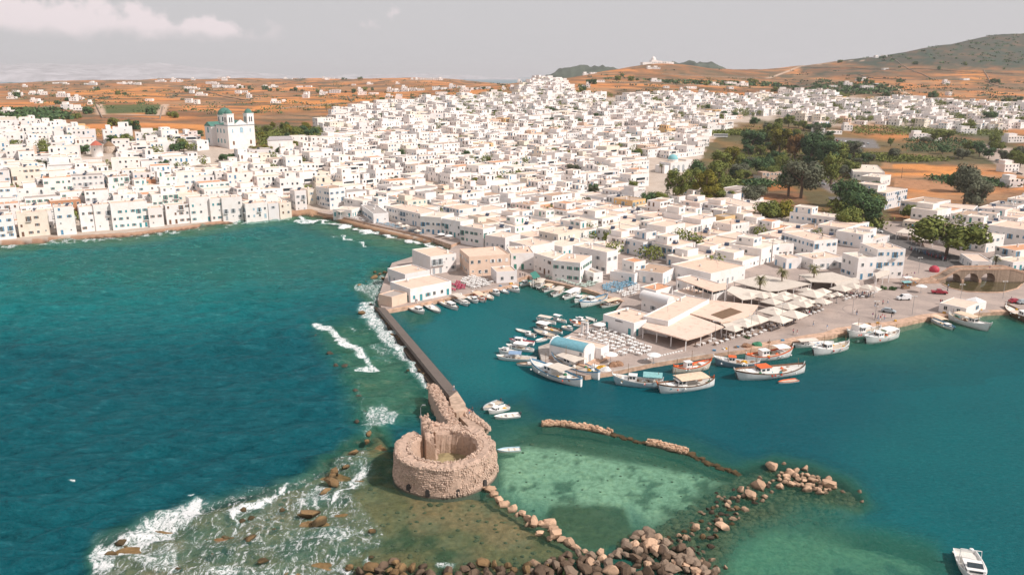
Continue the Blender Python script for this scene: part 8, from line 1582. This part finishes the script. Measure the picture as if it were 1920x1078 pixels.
for k in range(14): x = 1572 + k * 5 + cc.uniform(-2, 2); person(x, 556 + cc.uniform(-3, 5), 'among the cafe tables of the square', 'people at the square cafe', QZ)
for x, y in ((779, 569), (782, 570), (1525, 612), (1487, 627), (1550, 619), (1494, 629), (980, 517), (984, 521), (975, 520), (1056, 700 - 30)): person(x, y, 'on the quay edge by the boats', 'people on the quay edge', QZ)
# far farmhouses on the dry fields and hills
def farm(px, py, w_px, label=None, cols=3, h=3.4):
    g = G(px, py); d = g.y; m = w_px * d / 1480; n = max(1, int(m / 13)); t = None
    for k in range(n):
        rr = random.Random(int(px * 7 + k)); x = g.x - m / 2 + (k + .5) * m / n; y = g.y + rr.uniform(-4, 6); w = m / n * rr.uniform(.75, .98); hh = rr.choice([3.3, 3.3, 5.8]) if h < 5 else h
        far_house(x, y, TZ(x, y), min(w, 20), rr.uniform(7, 10), hh, rr.uniform(-.15, .35), rr)
FH_ = MB()
def far_house(x, y, z, w, d, h, rot, rr):
    s = len(FH_.v); FH_.box(-w / 2, w / 2, -d / 2, d / 2, -4, h, 0); FH_.box(-w / 2 + .3, w / 2 - .3, -d / 2 + .3, d / 2 - .3, h, h + .02, 1)
    if rr.random() < .5: FH_.box(-w / 2 + w * .1, w * .1, -d / 4, d / 2 - .2, h + .02, h + 2.8, 0)
    n = int(w / 3)
    for k in range(n):
        for zz in ([1.1] if h < 5 else [1.1, 4]):
            if rr.random() < .75: xx = -w / 2 + (k + .5) * w / n; FH_.box(xx - .55, xx + .55, -d / 2 - .06, -d / 2, zz, zz + 1.4, 2)
    FH_.xf(Matrix.Translation((x, y, z)) @ Matrix.Rotation(rot, 4, 'Z'), s)
for a in [(30, 180, 28), (70, 178, 36), (146, 187, 28), (122, 206, 20), (150, 207, 22), (10, 213, 22), (240, 158, 40), (300, 154, 20), (110, 157, 20), (175, 160, 16), (360, 168, 30), (430, 165, 50), (455, 174, 18), (500, 165, 20), (515, 164, 14), (570, 164, 30), (628, 175, 24), (615, 148, 24), (540, 149, 18), (760, 146, 26), (800, 150, 60), (693, 159, 14), (690, 178, 40), (760, 172, 70), (840, 167, 60), (900, 168, 40), (740, 190, 40), (772, 192, 20), (840, 188, 36), (870, 190, 16), (945, 155, 40), (930, 180, 26), (1105, 140, 26), (1123, 154, 22), (1103, 165, 10), (1225, 130, 26), (1293, 166, 26), (1340, 161, 18), (1372, 160, 26), (1395, 162, 18), (1250, 166, 12), (1510, 119, 18), (1570, 110, 26), (1600, 107, 24), (1651, 108, 24), (1470, 174, 26), (1660, 131, 12), (1773, 158, 14), (1640, 160, 10), (970, 145, 20), (890, 146, 30), (850, 147, 20), (420, 148, 22), (330, 151, 16), (20, 186, 20), (1714, 188, 22), (1760, 192, 26), (1690, 190, 20), (1905, 262, 0.01), (455, 243, 0.01)]: farm(*a)
for a in [(1725, 262, 34, 6), (1750, 264, 24, 4), (1815, 252, 34, 5.6), (1870, 243, 40, 6), (1897, 240, 30, 6), (1905, 268, 36, 6), (1880, 225, 30, 5), (1560, 250, 34, 4), (1535, 252, 22, 6), (1590, 246, 20, 4), (1890, 322, 40, 6), (1905, 352, 30, 5), (1420, 338, 0.01, 4)]: farm(a[0], a[1], a[2], h=a[3])
for i in range(110):
    x, y = cc.uniform(0, 1900), cc.uniform(146, 198); q = np.array([x]), np.array([y])
    if pip(*q, TOWN)[0] > -3 or (x > 1150 and cc.random() < .6) or (x > 1180 and y < 150): continue
    farm(x, y, cc.choice((9, 12, 16, 24)))
o = FH_.build('outlying_farmhouses', [W_WHITE, R_WHITE, GLASS]); o['kind'] = 'stuff'
# stone house in the grove, walled terrace
g = G(1445, 338); make_house(g.x, g.y, g.z, 17, 9, 6, math.radians(5), R_, wall=W_PINK, roof=R_BROWN, sh='white', label='brown stone house with white-framed windows inside the grove', near=True, faces=(0,), dens=1)
slots_ = None; hand((1395, 388), (1335, 372), (1398, 378), 5.2, z0=2.5, label='white warehouse with broad peach roof right of the roadside trees', roof=R_PINK, dens=.3); hand((1428, 405), (1368, 395), (1430, 392), 4.2, z0=2.3, label='low white shed in front of the peach-roofed warehouse', roof=R_PINK, dens=.2)
# ------------------------------------------------------------------ names for the houses of the crowd
for (x, y, r, root, px, py, w, d, rot, has) in HOUSES:
    if not root.get('label'):
        f = root['feat']; vis = root['feat'].replace(', ', ' with ', 1).replace(', ', ' and ', 1)
        root['label'] = f"{vis}, {place_phrase(px, py, f)}"; root['group'] = 'white cube houses of the old town'
    if 'feat' in root: del root['feat']
for o in SC.objects:
    l = o.get('label')
    if l and len(l.split()) > 16: o['label'] = ' '.join(l.split()[:16])
print('objects', len(SC.objects), 'chairs', NCH[0])
